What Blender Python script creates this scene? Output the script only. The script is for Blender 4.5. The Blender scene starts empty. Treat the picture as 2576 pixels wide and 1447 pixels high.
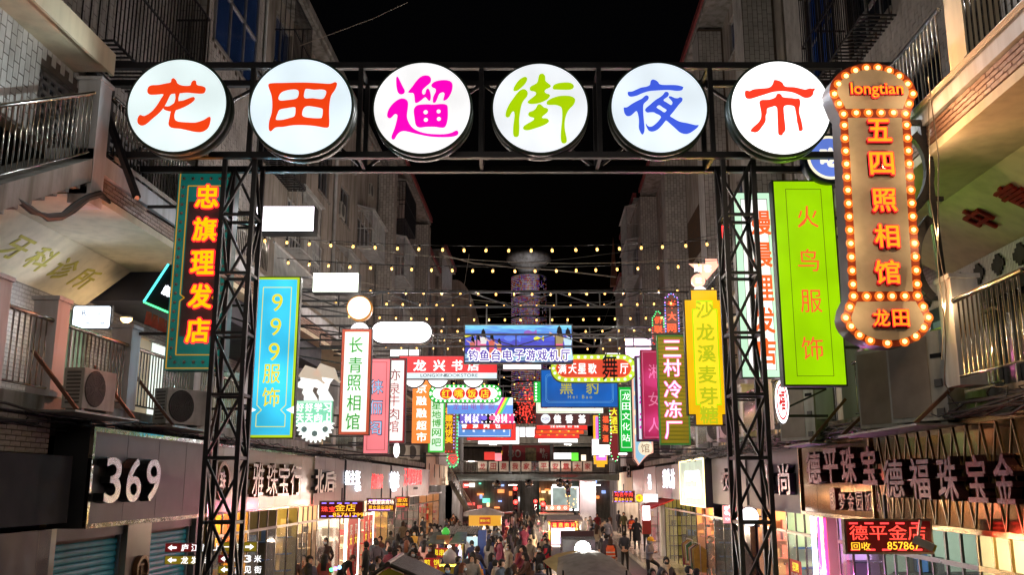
import bpy,math,random
import numpy as np
from mathutils import Matrix,Vector
random.seed(7)
RNG = np.random.default_rng(7)
SC = bpy.context.scene
COL = SC.collection

# ---------------------------------------------------------------- camera, sky, exposure
F = 2350.0; CU = 1288.0; CV = 723.5            # focal length and centre in picture units
PITCH = math.radians(11.9); CH = 3.7           # camera pitch and height above the street
K = 0.0321                                     # the street runs slightly to the right
cd = bpy.data.cameras.new('camera'); cam = bpy.data.objects.new('camera',cd); COL.objects.link(cam)
cd.sensor_width = 36.0; cd.lens = 36.0 * F / 2576.0; cd.clip_start = 0.1; cd.clip_end = 600
cam.location = (0,0,CH); cam.rotation_euler = (math.pi / 2 + PITCH,0,0)
SC.camera = cam
world = bpy.data.worlds.new('World'); SC.world = world; world.use_nodes = True
nt = world.node_tree; nt.nodes.clear()
sky = nt.nodes.new('ShaderNodeTexSky'); sky.sky_type = 'NISHITA'; sky.sun_disc = False
sky.sun_elevation = math.radians(-4.0); sky.sun_rotation = math.radians(200)
bg = nt.nodes.new('ShaderNodeBackground'); bg.inputs['Strength'].default_value = 0.05
wo = nt.nodes.new('ShaderNodeOutputWorld')
nt.links.new(sky.outputs[0],bg.inputs['Color']); nt.links.new(bg.outputs[0],wo.inputs['Surface'])
SC.view_settings.view_transform = 'Standard'; SC.view_settings.look = 'None'
SC.view_settings.exposure = 0.0; SC.view_settings.gamma = 1.0; SC.view_settings.use_curve_mapping = False
cy = SC.cycles
cy.max_bounces = 5; cy.diffuse_bounces = 3; cy.glossy_bounces = 3; cy.transmission_bounces = 3; cy.transparent_max_bounces = 6
cy.caustics_reflective = False; cy.caustics_refractive = False
cy.sample_clamp_indirect = 4.0; cy.use_denoising = True
cy.use_light_tree = True

# ---------------------------------------------------------------- measuring the street from the lens
_cp,_sp = math.cos(PITCH),math.sin(PITCH)
def ray(u,v):
    a = (u - CU) / F; b = (CV - v) / F
    return Vector((a,_cp - b * _sp,_sp + b * _cp))
def at(u,v,Y):
    d = ray(u,v); t = Y / d.y
    return Vector((d.x * t,Y,CH + d.z * t))
def side(u,v,xp):
    d = ray(u,v); t = xp / (d.x - K * d.y)
    return t * d.y,CH + t * d.z
def onz(u,v,z):
    d = ray(u,v); t = (z - CH) / d.z
    return Vector((d.x * t,d.y * t,z))
def W(xp,y,z): return Vector((xp + K * y,y,z))

# ---------------------------------------------------------------- materials
def lin(h):
    if not isinstance(h,str): return tuple(h)
    h = h.lstrip('#'); o = []
    for i in (0,2,4):
        c = int(h[i:i + 2],16) / 255.0
        o.append(c / 12.92 if c <= 0.04045 else ((c + 0.055) / 1.055) ** 2.4)
    return tuple(o)
_M = {}
def M(name,rgb,rough=0.6,metal=0.0,var=0.25,scale=3.0,bump=0.15,bscale=40.0,spec=0.5,dirt=0.0):
    """painted / plaster / metal surface with uneven tone, fine relief and grime"""
    if name in _M: return _M[name]
    m = bpy.data.materials.new(name); m.use_nodes = True; n = m.node_tree; L = n.links
    p = n.nodes['Principled BSDF']; rgb = lin(rgb)
    tc = n.nodes.new('ShaderNodeTexCoord')
    nz = n.nodes.new('ShaderNodeTexNoise'); nz.inputs['Scale'].default_value = scale; nz.inputs['Detail'].default_value = 6
    L.new(tc.outputs['Object'],nz.inputs['Vector'])
    cr = n.nodes.new('ShaderNodeValToRGB'); cr.color_ramp.elements[0].position = 0.3; cr.color_ramp.elements[1].position = 0.7
    cr.color_ramp.elements[0].color = tuple(c * (1 - var) for c in rgb) + (1,)
    cr.color_ramp.elements[1].color = tuple(min(1,c * (1 + var * 0.5)) for c in rgb) + (1,)
    L.new(nz.outputs['Fac'],cr.inputs['Fac']); out = cr.outputs[0]
    if dirt > 0:
        mp = n.nodes.new('ShaderNodeMapping'); mp.inputs['Scale'].default_value = (2.2,2.2,0.25)
        L.new(tc.outputs['Object'],mp.inputs['Vector'])
        n2 = n.nodes.new('ShaderNodeTexNoise'); n2.inputs['Scale'].default_value = 2.0; n2.inputs['Detail'].default_value = 8
        L.new(mp.outputs[0],n2.inputs['Vector'])
        c2 = n.nodes.new('ShaderNodeValToRGB'); c2.color_ramp.elements[0].position = 0.42; c2.color_ramp.elements[1].position = 0.68
        c2.color_ramp.elements[0].color = (1,1,1,1); c2.color_ramp.elements[1].color = (1 - dirt,1 - dirt * 1.05,1 - dirt * 1.15,1)
        L.new(n2.outputs['Fac'],c2.inputs['Fac'])
        mx = n.nodes.new('ShaderNodeMix'); mx.data_type = 'RGBA'; mx.blend_type = 'MULTIPLY'; mx.inputs[0].default_value = 1
        L.new(out,mx.inputs[6]); L.new(c2.outputs[0],mx.inputs[7]); out = mx.outputs[2]
    L.new(out,p.inputs['Base Color'])
    rr = n.nodes.new('ShaderNodeMapRange'); rr.inputs[3].default_value = max(0.03,rough * 0.75); rr.inputs[4].default_value = min(1,rough * 1.25)
    L.new(nz.outputs['Fac'],rr.inputs[0]); L.new(rr.outputs[0],p.inputs['Roughness'])
    p.inputs['Metallic'].default_value = metal; p.inputs['Specular IOR Level'].default_value = spec
    if bump > 0:
        n3 = n.nodes.new('ShaderNodeTexNoise'); n3.inputs['Scale'].default_value = bscale; n3.inputs['Detail'].default_value = 3
        L.new(tc.outputs['Object'],n3.inputs['Vector'])
        b = n.nodes.new('ShaderNodeBump'); b.inputs['Strength'].default_value = bump; b.inputs['Distance'].default_value = 0.01
        L.new(n3.outputs['Fac'],b.inputs['Height']); L.new(b.outputs[0],p.inputs['Normal'])
    _M[name] = m; return m
def E(name,rgb,s=1.0,var=0.12,sample=True,scale=1.3):
    """a lit surface: back-lit sheet, tube or bulb; the light behind it is a little uneven"""
    if name in _M: return _M[name]
    m = bpy.data.materials.new(name); m.use_nodes = True; n = m.node_tree; L = n.links
    p = n.nodes['Principled BSDF']; rgb = lin(rgb)
    p.inputs['Base Color'].default_value = tuple(c * 0.35 for c in rgb) + (1,); p.inputs['Roughness'].default_value = 0.35
    p.inputs['Emission Color'].default_value = rgb + (1,); p.inputs['Emission Strength'].default_value = s
    if var > 0:
        tc = n.nodes.new('ShaderNodeTexCoord'); nz = n.nodes.new('ShaderNodeTexNoise'); nz.inputs['Scale'].default_value = scale
        nz.inputs['Detail'].default_value = 1.5; L.new(tc.outputs['Object'],nz.inputs['Vector'])
        rr = n.nodes.new('ShaderNodeMapRange'); rr.inputs[1].default_value = 0.3; rr.inputs[2].default_value = 0.7
        rr.inputs[3].default_value = s * (1 - var); rr.inputs[4].default_value = s * (1 + var)
        L.new(nz.outputs['Fac'],rr.inputs[0]); L.new(rr.outputs[0],p.inputs['Emission Strength'])
    m.cycles.emission_sampling = 'FRONT' if sample else 'NONE'
    _M[name] = m; return m
def GLASS(name,rgb,rough=0.06,alpha=0.35):
    if name in _M: return _M[name]
    m = bpy.data.materials.new(name); m.use_nodes = True; n = m.node_tree; L = n.links
    p = n.nodes['Principled BSDF']; p.inputs['Base Color'].default_value = lin(rgb) + (1,)
    p.inputs['Roughness'].default_value = rough; p.inputs['Alpha'].default_value = alpha; p.inputs['Specular IOR Level'].default_value = 0.8
    _M[name] = m; return m
def TILE(name,rgb,mort,w=0.145,h=0.26,vertical=True,msize=0.03,bump=0.5,rough=0.45,var=0.2):
    """glazed wall tiles too far away to tell apart"""
    if name in _M: return _M[name]
    m = bpy.data.materials.new(name); m.use_nodes = True; n = m.node_tree; L = n.links
    p = n.nodes['Principled BSDF']; rgb = lin(rgb); mort = lin(mort)
    tc = n.nodes.new('ShaderNodeTexCoord'); sx = n.nodes.new('ShaderNodeSeparateXYZ'); L.new(tc.outputs['Object'],sx.inputs[0])
    ad = n.nodes.new('ShaderNodeMath'); ad.operation = 'ADD'; L.new(sx.outputs[0],ad.inputs[0]); L.new(sx.outputs[1],ad.inputs[1])
    cb = n.nodes.new('ShaderNodeCombineXYZ')
    if vertical == 'floor': L.new(sx.outputs[0],cb.inputs[0]); L.new(sx.outputs[1],cb.inputs[1])
    elif vertical: L.new(sx.outputs[2],cb.inputs[0]); L.new(ad.outputs[0],cb.inputs[1])
    else: L.new(ad.outputs[0],cb.inputs[0]); L.new(sx.outputs[2],cb.inputs[1])
    bt = n.nodes.new('ShaderNodeTexBrick'); L.new(cb.outputs[0],bt.inputs['Vector'])
    bt.inputs['Scale'].default_value = 1.0
    bt.inputs['Brick Width'].default_value = h if vertical is True else w; bt.inputs['Row Height'].default_value = w if vertical is True else h
    bt.inputs['Mortar Size'].default_value = msize * 0.3; bt.inputs['Mortar Smooth'].default_value = 0.1
    bt.inputs['Color1'].default_value = tuple(c * (1 - var) for c in rgb) + (1,)
    bt.inputs['Color2'].default_value = tuple(min(1,c * (1 + var * .6)) for c in rgb) + (1,)
    bt.inputs['Mortar'].default_value = mort + (1,)
    nz = n.nodes.new('ShaderNodeTexNoise'); nz.inputs['Scale'].default_value = 0.8; nz.inputs['Detail'].default_value = 7
    L.new(tc.outputs['Object'],nz.inputs['Vector'])
    rr = n.nodes.new('ShaderNodeMapRange'); rr.inputs[3].default_value = 0.6; rr.inputs[4].default_value = 1.25
    L.new(nz.outputs['Fac'],rr.inputs[0])
    mx = n.nodes.new('ShaderNodeMix'); mx.data_type = 'RGBA'; mx.blend_type = 'MULTIPLY'; mx.inputs[0].default_value = 1
    L.new(bt.outputs[0],mx.inputs[6]); L.new(rr.outputs[0],mx.inputs[7]); L.new(mx.outputs[2],p.inputs['Base Color'])
    b = n.nodes.new('ShaderNodeBump'); b.inputs['Strength'].default_value = bump; b.inputs['Distance'].default_value = 0.01; b.invert = True
    L.new(bt.outputs['Fac'],b.inputs['Height']); L.new(b.outputs[0],p.inputs['Normal'])
    p.inputs['Roughness'].default_value = rough
    _M[name] = m; return m

# ---------------------------------------------------------------- objects
def tag(o,label=None,cat=None,group=None,kind=None):
    if label: o['label'] = label
    if cat: o['category'] = cat
    if group: o['group'] = group
    if kind: o['kind'] = kind
    return o
def empty(name,loc,label,cat,group=None,rz=0.0,mat=None):
    o = bpy.data.objects.new(name,None); COL.objects.link(o)
    if mat is not None: o.matrix_world = mat
    else: o.location = loc; o.rotation_euler = (0,0,rz)
    o.empty_display_size = 0.2
    return tag(o,label,cat,group)
def link(name,me,parent=None,mat=None,mtx=None):
    o = bpy.data.objects.new(name,me); COL.objects.link(o)
    if parent is not None: o.parent = parent
    if mtx is not None: o.matrix_local = mtx
    if mat is not None:
        if not me.materials: me.materials.append(None)
        o.material_slots[0].link = 'OBJECT'; o.material_slots[0].material = mat
    return o
class MB:
    """collects boxes, bars and tubes; build() links them as ONE mesh"""
    def __init__(s,street=False): s.v = []; s.f = []; s.m = []; s.street = street
    def add(s,vs,fs,mi=0):
        n = len(s.v); s.v += [tuple(p) for p in vs]; s.f += [tuple(i + n for i in f) for f in fs]; s.m += [mi] * len(fs)
    def box(s,x0,y0,z0,x1,y1,z1,mi=0):
        if x0 > x1: x0,x1 = x1,x0
        if y0 > y1: y0,y1 = y1,y0
        if z0 > z1: z0,z1 = z1,z0
        s.add([(x0,y0,z0),(x1,y0,z0),(x1,y1,z0),(x0,y1,z0),(x0,y0,z1),(x1,y0,z1),(x1,y1,z1),(x0,y1,z1)],
              [(0,3,2,1),(4,5,6,7),(0,1,5,4),(1,2,6,5),(2,3,7,6),(3,0,4,7)],mi)
    def hexa(s,p,mi=0):   # 8 corners, bottom ring then top ring
        s.add(p,[(0,3,2,1),(4,5,6,7),(0,1,5,4),(1,2,6,5),(2,3,7,6),(3,0,4,7)],mi)
    def quad(s,a,b,c,d,mi=0): s.add([a,b,c,d],[(0,1,2,3)],mi)
    def bar(s,a,b,w,h=None,mi=0,up=(0,0,1)):
        a = Vector(a); b = Vector(b); h = h or w; d = (b - a)
        if d.length < 1e-6: return
        d.normalize(); u = Vector(up)
        if abs(d.dot(u)) > 0.98: u = Vector((1,0,0))
        r = d.cross(u).normalized(); u = r.cross(d)
        c = [r * (-w / 2) + u * (-h / 2),r * (w / 2) + u * (-h / 2),r * (w / 2) + u * (h / 2),r * (-w / 2) + u * (h / 2)]
        s.add([a + k for k in c] + [b + k for k in c],[(3,2,1,0),(4,5,6,7),(0,1,5,4),(1,2,6,5),(2,3,7,6),(3,0,4,7)],mi)
    def tube(s,path,r,n=8,mi=0,cap=True):
        path = [Vector(p) for p in path]; rs = r if isinstance(r,(list,tuple)) else [r] * len(path); rings = []
        for i,p in enumerate(path):
            d = (path[min(i + 1,len(path) - 1)] - path[max(i - 1,0)]).normalized()
            u = Vector((0,0,1)) if abs(d.z) < 0.95 else Vector((1,0,0))
            a = d.cross(u).normalized(); b = d.cross(a)
            rings.append([p + (a * math.cos(t) + b * math.sin(t)) * rs[i] for t in [2 * math.pi * k / n for k in range(n)]])
        vs = [q for g in rings for q in g]; fs = []
        for i in range(len(path) - 1):
            for k in range(n):
                fs.append((i * n + k,i * n + (k + 1) % n,(i + 1) * n + (k + 1) % n,(i + 1) * n + k))
        if cap: fs.append(tuple(range(n))); fs.append(tuple((len(path) - 1) * n + k for k in reversed(range(n))))
        s.add(vs,fs,mi)
    def lathe(s,prof,n=16,c=(0,0,0),mi=0,axis='z'):
        vs = []
        for r,h in prof:
            for k in range(n):
                t = 2 * math.pi * k / n; x,y = r * math.cos(t),r * math.sin(t)
                vs.append((c[0] + x,c[1] + y,c[2] + h) if axis == 'z' else ((c[0] + x,c[1] - h,c[2] + y) if axis == 'y' else (c[0] + h,c[1] + x,c[2] + y)))
        fs = [(i * n + k,i * n + (k + 1) % n,(i + 1) * n + (k + 1) % n,(i + 1) * n + k) for i in range(len(prof) - 1) for k in range(n)]
        fs += [tuple(range(n))[::-1],tuple((len(prof) - 1) * n + k for k in range(n))]
        s.add(vs,fs,mi)
    def prism(s,poly,z0,z1,mi=0):
        n = len(poly)
        s.add([(x,y,z0) for x,y in poly] + [(x,y,z1) for x,y in poly],
              [tuple(range(n))[::-1],tuple(range(n,2 * n))] + [(k,(k + 1) % n,n + (k + 1) % n,n + k) for k in range(n)],mi)
    def mesh(s,name,mats=None,smooth=False):
        me = bpy.data.meshes.new(name)
        vs = [(x + K * y,y,z) for x,y,z in s.v] if s.street else s.v
        me.from_pydata(vs,[],s.f)
        for m in (mats if isinstance(mats,(list,tuple)) else [mats]) if mats is not None else []: me.materials.append(m)
        if mats is not None and isinstance(mats,(list,tuple)) and len(mats) > 1: me.polygons.foreach_set('material_index',s.m)
        if smooth: me.polygons.foreach_set('use_smooth',[True] * len(s.f))
        me.update(); return me
    def build(s,name,mats,parent=None,smooth=False,mtx=None):
        o = bpy.data.objects.new(name,s.mesh(name,mats,smooth)); COL.objects.link(o)
        if parent is not None: o.parent = parent
        if mtx is not None: o.matrix_local = mtx
        return o
def structure(o): o['kind'] = 'structure'; return o

# ---------------------------------------------------------------- flat shapes and lettering
def _tomesh(cu,name):
    o = bpy.data.objects.new(name,cu)
    me = bpy.data.meshes.new_from_object(o); me.name = name
    bpy.data.objects.remove(o); bpy.data.curves.remove(cu)
    me.materials.clear(); me.materials.append(None)
    return me
def smooth_loop(pts,k=3):
    n = len(pts); out = []
    for i in range(n):
        p0,p1,p2,p3 = pts[i - 1],pts[i],pts[(i + 1) % n],pts[(i + 2) % n]
        for j in range(k):
            t = j / k; t2 = t * t; t3 = t2 * t
            out.append(tuple(0.5 * (2 * p1[c] + (p2[c] - p0[c]) * t + (2 * p0[c] - 5 * p1[c] + 4 * p2[c] - p3[c]) * t2 + (3 * p1[c] - p0[c] - 3 * p2[c] + p3[c]) * t3) for c in (0,1)))
    return out
def flat(name,loops,th=0.01):
    cu = bpy.data.curves.new(name,'CURVE'); cu.dimensions = '2D'; cu.fill_mode = 'BOTH'; cu.extrude = th / 2
    for lp in loops:
        sp = cu.splines.new('POLY'); sp.points.add(len(lp) - 1); sp.use_cyclic_u = True
        for i,(x,y) in enumerate(lp): sp.points[i].co = (x,y,0,1)
    return _tomesh(cu,name)
_TX = {}
def txt(s,bold=0.0):
    """lettering mesh, one em high, centred; bold strokes are thickened by overlapping copies"""
    bold = round(max(0,bold),3)
    if (s,bold) in _TX: return _TX[(s,bold)]
    cu = bpy.data.curves.new('lettering','FONT'); cu.body = s; cu.size = 1.0; cu.extrude = 0.5; cu.resolution_u = 5 if s.isascii() else 2
    me = _tomesh(cu,'lettering'); n = len(me.vertices)
    if not n: _TX[(s,bold)] = (me,1,1); return _TX[(s,bold)]
    co = np.empty(n * 3); me.vertices.foreach_get('co',co); co = co.reshape(-1,3)
    if bold > .008:
        fs = [tuple(p.vertices) for p in me.polygons]; r = bold
        k = 4 if bold < .045 else 8
        offs = [(0,0)] + [(r * math.cos(2 * math.pi * (i + .5) / k),r * math.sin(2 * math.pi * (i + .5) / k)) for i in range(k)]
        V = []; FF = []
        for i,(dx,dy) in enumerate(offs):
            c = co.copy(); c[:,0] += dx; c[:,1] += dy; c[:,2] *= (1 - .025 * i)
            V += c.tolist(); FF += [tuple(a + i * n for a in f) for f in fs]
        me2 = bpy.data.meshes.new('lettering'); me2.from_pydata(V,[],FF); me2.materials.append(None); bpy.data.meshes.remove(me); me = me2
        co = np.array(V); n = len(V)
    a = co.min(0); b = co.max(0); co[:,0] -= (a[0] + b[0]) / 2; co[:,1] -= (a[1] + b[1]) / 2
    me.vertices.foreach_set('co',co.ravel()); me.update()
    _TX[(s,bold)] = (me,b[0] - a[0],b[1] - a[1])
    return _TX[(s,bold)]
def rect(x0,y0,x1,y1): return [(x0,y0),(x1,y0),(x1,y1),(x0,y1)]
def rrect(x0,y0,x1,y1,r,n=8):
    o = []
    for cx,cyy,a in ((x1 - r,y0 + r,-90),(x1 - r,y1 - r,0),(x0 + r,y1 - r,90),(x0 + r,y0 + r,180)):
        for k in range(n + 1):
            t = math.radians(a + 90 * k / n); o.append((cx + r * math.cos(t),cyy + r * math.sin(t)))
    return o
def circ(cx,cyy,r,n=32,ry=None):
    ry = ry or r
    return [(cx + r * math.cos(2 * math.pi * k / n),cyy + ry * math.sin(2 * math.pi * k / n)) for k in range(n)]
def along(lp,step,closed=True):
    pts = lp + ([lp[0]] if closed else []); out = []; acc = 0.0
    L = sum(math.dist(pts[i],pts[i + 1]) for i in range(len(pts) - 1)); n = max(1,round(L / step)); step = L / n; nxt = step / 2
    for i in range(len(pts) - 1):
        d = math.dist(pts[i],pts[i + 1])
        while nxt <= acc + d + 1e-9 and d > 0:
            t = (nxt - acc) / d; out.append((pts[i][0] + (pts[i + 1][0] - pts[i][0]) * t,pts[i][1] + (pts[i + 1][1] - pts[i][1]) * t)); nxt += step
        acc += d
    return out
_BULB = {}
def bulb_mesh(r):
    r = round(r,3)
    if r not in _BULB:
        b = MB(); b.lathe([(r * .55,-.3 * r),(r,0.1 * r),(r * .85,.6 * r),(r * .4,.95 * r)],8); me = b.mesh('bulb',None,True); me.materials.append(None); _BULB[r] = me
    return _BULB[r]
DARK = M('black_paint',(.010,.010,.012),.7,bump=.05,spec=.2)
CASE = M('sign_casing',(.03,.032,.035),.4,bump=.05)
class Sign:
    """a sign: local x to its right, y up, z out of its face"""
    def __init__(s,mtx,label,name='shop_sign',cat='sign',group=None):
        s.M = mtx; s.inv = mtx.inverted(); s.root = empty(name,None,label,cat,group,mat=mtx)
    @staticmethod
    def facing(u0,v0,u1,v1,Y,label,name='shop_sign',cat='sign',group=None):
        uc,vc = (u0 + u1) / 2,(v0 + v1) / 2
        top,bot = at(uc,v0,Y),at(uc,v1,Y); l,r = at(u0,vc,Y),at(u1,vc,Y)
        mt = Matrix.Translation(((l.x + r.x) / 2,Y,(top.z + bot.z) / 2)) @ Matrix.Rotation(math.pi / 2,4,'X')
        g = Sign(mt,label,name,cat,group); g.w = r.x - l.x; g.h = top.z - bot.z; return g
    @staticmethod
    def wall(sd,d,y0,y1,z0,z1,label,name='shop_fascia',cat='shop sign',group=None,out=0.0):
        yc,zc = (y0 + y1) / 2,(z0 + z1) / 2; a = Vector((K,1,0)).normalized()
        if sd < 0: R,N = a,Vector((1,-K,0)).normalized()
        else: R,N = -a,Vector((-1,K,0)).normalized()
        p = W(sd * (d - out),yc,zc); U = Vector((0,0,1))
        mt = Matrix(((R.x,U.x,N.x,p.x),(R.y,U.y,N.y,p.y),(R.z,U.z,N.z,p.z),(0,0,0,1)))
        g = Sign(mt,label,name,cat,group); g.w = abs(y1 - y0); g.h = z1 - z0; return g
    def px(s,u,v):
        o = s.inv @ Vector((0,0,CH)); d = s.inv.to_3x3() @ ray(u,v); t = -o.z / d.z; q = o + d * t
        return q.x,q.y
    def scale(s): return s.px(CU,600)[0]
    def box(s,name,x0,y0,x1,y1,z0,z1,mat,parent=None):
        b = MB(); b.box(x0,y0,z0,x1,y1,z1); return b.build(name,mat,parent or s.root)
    def shape(s,name,loops,z0,z1,mat,parent=None,k=0):
        if k: loops = [smooth_loop(l,k) for l in loops]
        me = flat(name,loops,z1 - z0)
        return link(name,me,parent or s.root,mat,Matrix.Translation((0,0,(z0 + z1) / 2)))
    def ring(s,name,x0,y0,x1,y1,t,z0,z1,mat):
        b = MB(); b.box(x0,y0,z0,x1,y0 + t,z1); b.box(x0,y1 - t,z0,x1,y1,z1); b.box(x0,y0 + t,z0,x0 + t,y1 - t,z1); b.box(x1 - t,y0 + t,z0,x1,y1 - t,z1)
        return b.build(name,mat,s.root)
    def text(s,t,x,y,h,mat,z=0.012,th=0.012,bold=0.0,name='lettering',fit=None,sx=1.0,rot=0.0,parent=None):
        me,w0,h0 = txt(t,bold)
        k = h if fit is None else fit / w0
        m = Matrix.Translation((x,y,z + th / 2)) @ Matrix.Rotation(rot,4,'Z') @ Matrix.Diagonal((k * sx,h if fit is not None else k,th,1))
        return link(name,me,parent or s.root,mat,m)
    def glyph(s,t,x,y,w,h,mat,z=0.012,th=0.012,bold=0.0,name='character'):
        me,w0,h0 = txt(t,bold)
        k = 1.0 if t in '三一二厂' else 0
        W0 = max(w0,.7) if k else w0; H0 = max(h0,.8) if k else h0
        return link(name,me,s.root,mat,Matrix.Translation((x,y,z + th / 2)) @ Matrix.Diagonal((w / W0,h / H0,th,1)))
    def col(s,t,pts,w,h,mat,z=0.012,th=0.012,bold=0.0,mat2=None,bold2=0.06):
        """one character at each point of pts"""
        for c,(x,y) in zip(t,pts):
            if mat2: s.glyph(c,x,y,w * 1.12,h * 1.12,mat2,z - .004,th,bold2,'character_outline')
            s.glyph(c,x,y,w,h,mat,z,th,bold)
    def glow(s,e,c,n=2,back=False,z=.35):
        """the light this sign throws on its surroundings"""
        key = 'sign_light_%d_%02d%02d%02d' % (e,*[int(q * 99) for q in c]); L_ = bpy.data.lights.get(key)
        if L_ is None: L_ = bpy.data.lights.new(key,'SPOT'); L_.energy = e * 1.4; L_.color = c; L_.shadow_soft_size = 0; L_.spot_size = math.radians(172); L_.spot_blend = .9
        for zz in ((.05,-.4) if back else (.05,)):
            for i in range(n):
                o = bpy.data.objects.new('sign_light',L_); COL.objects.link(o); o.parent = s.root; o.location = (0,s.h * (.5 - (i + .5) / n) * .9,zz)
                if zz > 0: o.rotation_euler = (math.pi,0,0); o.rotation_euler = (0,math.pi,0)
    def bulbs(s,pts,r,mats,z=0.0,name='bulb'):
        mats = mats if isinstance(mats,(list,tuple)) else [mats]; me = bulb_mesh(r)
        for i,(x,y) in enumerate(pts): link(name,me,s.root,mats[i % len(mats)],Matrix.Translation((x,y,z)))
def lerp(a,b,n): return [(a[0] + (b[0] - a[0]) * i / (n - 1),a[1] + (b[1] - a[1]) * i / (n - 1)) for i in range(n)]

# ---------------------------------------------------------------- palette
STUC = M('stucco',(.40,.36,.32),.85,dirt=.45,var=.2,scale=1.5,bump=.5,bscale=25)
STUC2 = M('grey_stucco',(.30,.28,.27),.85,dirt=.5,var=.25,scale=1.2,bump=.5,bscale=25)
PLAST = M('cream_plaster',(.72,.62,.44),.75,dirt=.15,var=.12,scale=.8,bump=.2,bscale=18)
WHITEP = M('white_plaster',(.62,.63,.66),.7,dirt=.3,var=.12,scale=1.0,bump=.15)
CONC = M('concrete',(.30,.29,.27),.85,dirt=.5,var=.3,scale=1.6,bump=.5,bscale=30)
MORT = M('mortar_backing',(.10,.075,.06),.9,bump=.2)
TIL = M('glazed_tile',(.55,.53,.51),.38,var=.25,scale=2.2,bump=.1,dirt=.25)
BRK = M('terracotta_strip',(.34,.19,.13),.55,var=.4,scale=3.0,bump=.25,dirt=.3)
TILF = TILE('tiled_facade',(.48,.44,.40),(.12,.10,.09))
REDR = M('red_roof',(.25,.04,.04),.7,dirt=.3)
GLB = M('blue_window_glass',(.02,.05,.16),.12,var=.4,scale=.7,bump=0,spec=.9)
GLD = M('dark_window_glass',(.02,.025,.035),.1,var=.4,bump=0,spec=.9)
ALU = M('aluminium',(.42,.42,.43),.4,metal=.6,bump=.05)
STEEL = M('stainless_steel',(.62,.60,.56),.16,metal=1.0,var=.15,bump=.03)
WHM = M('white_painted_steel',(.55,.56,.56),.5,dirt=.3,bump=.05)
BLM = M('black_steel',(.013,.013,.017),.42,var=.4,scale=5,bump=.1,spec=.6)
RUST = M('rusty_steel',(.16,.07,.04),.8,var=.5,bump=.4)
ACW = M('air_conditioner_shell',(.55,.54,.50),.5,dirt=.35,bump=.03)
GRILL = M('grille_grey',(.12,.115,.11),.6,bump=.3,bscale=150)
CABLE = M('cable_black',(.015,.014,.014),.6,bump=0)
CABW = M('cable_pale',(.30,.26,.21),.6,bump=0)
BROWN = M('brown_hoarding',(.085,.045,.02),.8,var=.6,scale=6,bump=.6,bscale=12)
SHUT = M('teal_shutter',(.01,.30,.40),.42,var=.25,bump=.1)

def wall_grid(mb,xa,xb,y0,y1,z0,z1,holes=(),mi=0):
    ys = sorted({y0,y1,*[h[0] for h in holes],*[h[1] for h in holes]}); zs = sorted({z0,z1,*[h[2] for h in holes],*[h[3] for h in holes]})
    ys = [y for y in ys if y0 <= y <= y1]; zs = [z for z in zs if z0 <= z <= z1]
    for j in range(len(zs) - 1):
        run = None
        for i in range(len(ys) - 1):
            yc,zc = (ys[i] + ys[i + 1]) / 2,(zs[j] + zs[j + 1]) / 2
            solid = not any(h[0] < yc < h[1] and h[2] < zc < h[3] for h in holes)
            if solid and run is None: run = ys[i]
            if not solid and run is not None: mb.box(xa,run,zs[j],xb,ys[i],zs[j + 1],mi); run = None
        if run is not None: mb.box(xa,run,zs[j],xb,ys[-1],zs[j + 1],mi)

def tile_field(parent,name,O,A,N,a1,b1,holes=(),w=.145,h=.26,gap=.017,th=.014,indiv=0,mat=None,horizontal=False,B=Vector((0,0,1))):
    """real tiles on a wall from O along A (length a1) and B (height b1), nearest ones single parts, the rest one part"""
    mat = mat or TIL; cells = []
    if not horizontal:
        n = int(a1 / w)
        for i in range(n):
            z = -(h / 2 if i % 2 else 0)
            while z < b1 - .02:
                za,zb = max(z,0),min(z + h,b1)
                if zb - za > .05: cells.append((i * w,(i + 1) * w,za,zb))
                z += h
    else:
        for j in range(int(b1 / h)):
            a = -(w / 2 if j % 2 else 0)
            while a < a1 - .02:
                aa,ab = max(a,0),min(a + w,a1)
                if ab - aa > .05: cells.append((aa,ab,j * h,(j + 1) * h))
                a += w
    cells = [c for c in cells if not any(c[1] > q[0] + .02 and c[0] < q[1] - .02 and c[3] > q[2] + .02 and c[2] < q[3] - .02 for q in holes)]
    A = Vector(A); N = Vector(N); O = Vector(O)
    R = Matrix(((A.x,B.x,N.x,0),(A.y,B.y,N.y,0),(A.z,B.z,N.z,0),(0,0,0,1)))
    g = gap / 2; meshes = {}; k = 0; rest = MB(); inv = parent.matrix_world.inverted() if parent else Matrix()
    for c in cells:
        ca,cb = (c[0] + c[1]) / 2,(c[2] + c[3]) / 2; W2,H2 = (c[1] - c[0]) / 2 - g,(c[3] - c[2]) / 2 - g
        t = th + random.uniform(-.003,.004)
        if k < indiv:
            key = (round(W2,3),round(H2,3))
            if key not in meshes:
                b = MB(); b.box(-W2,-H2,0,W2,H2,th); meshes[key] = b.mesh(name,mat)
            p = O + A * ca + B * cb + N * random.uniform(-.002,.002)
            o = link(name,meshes[key],parent); o.matrix_local = inv @ Matrix.Translation(p) @ R; k += 1
        else:
            q = [O + A * (ca + i * W2) + B * (cb + j * H2) + N * zz for zz in (0,t) for i,j in ((-1,-1),(1,-1),(1,1),(-1,1))]
            n = len(rest.v); rest.v += [tuple(x) for x in q]
            rest.f += [tuple(n + i for i in f) for f in ((4,5,6,7),(0,1,5,4),(1,2,6,5),(2,3,7,6),(3,0,4,7))]; rest.m += [0] * 5
    if rest.f:
        o = rest.build(name + '_facing',mat,parent); o['kind'] = 'stuff'
        if parent: o.matrix_local = inv
    return k

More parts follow.
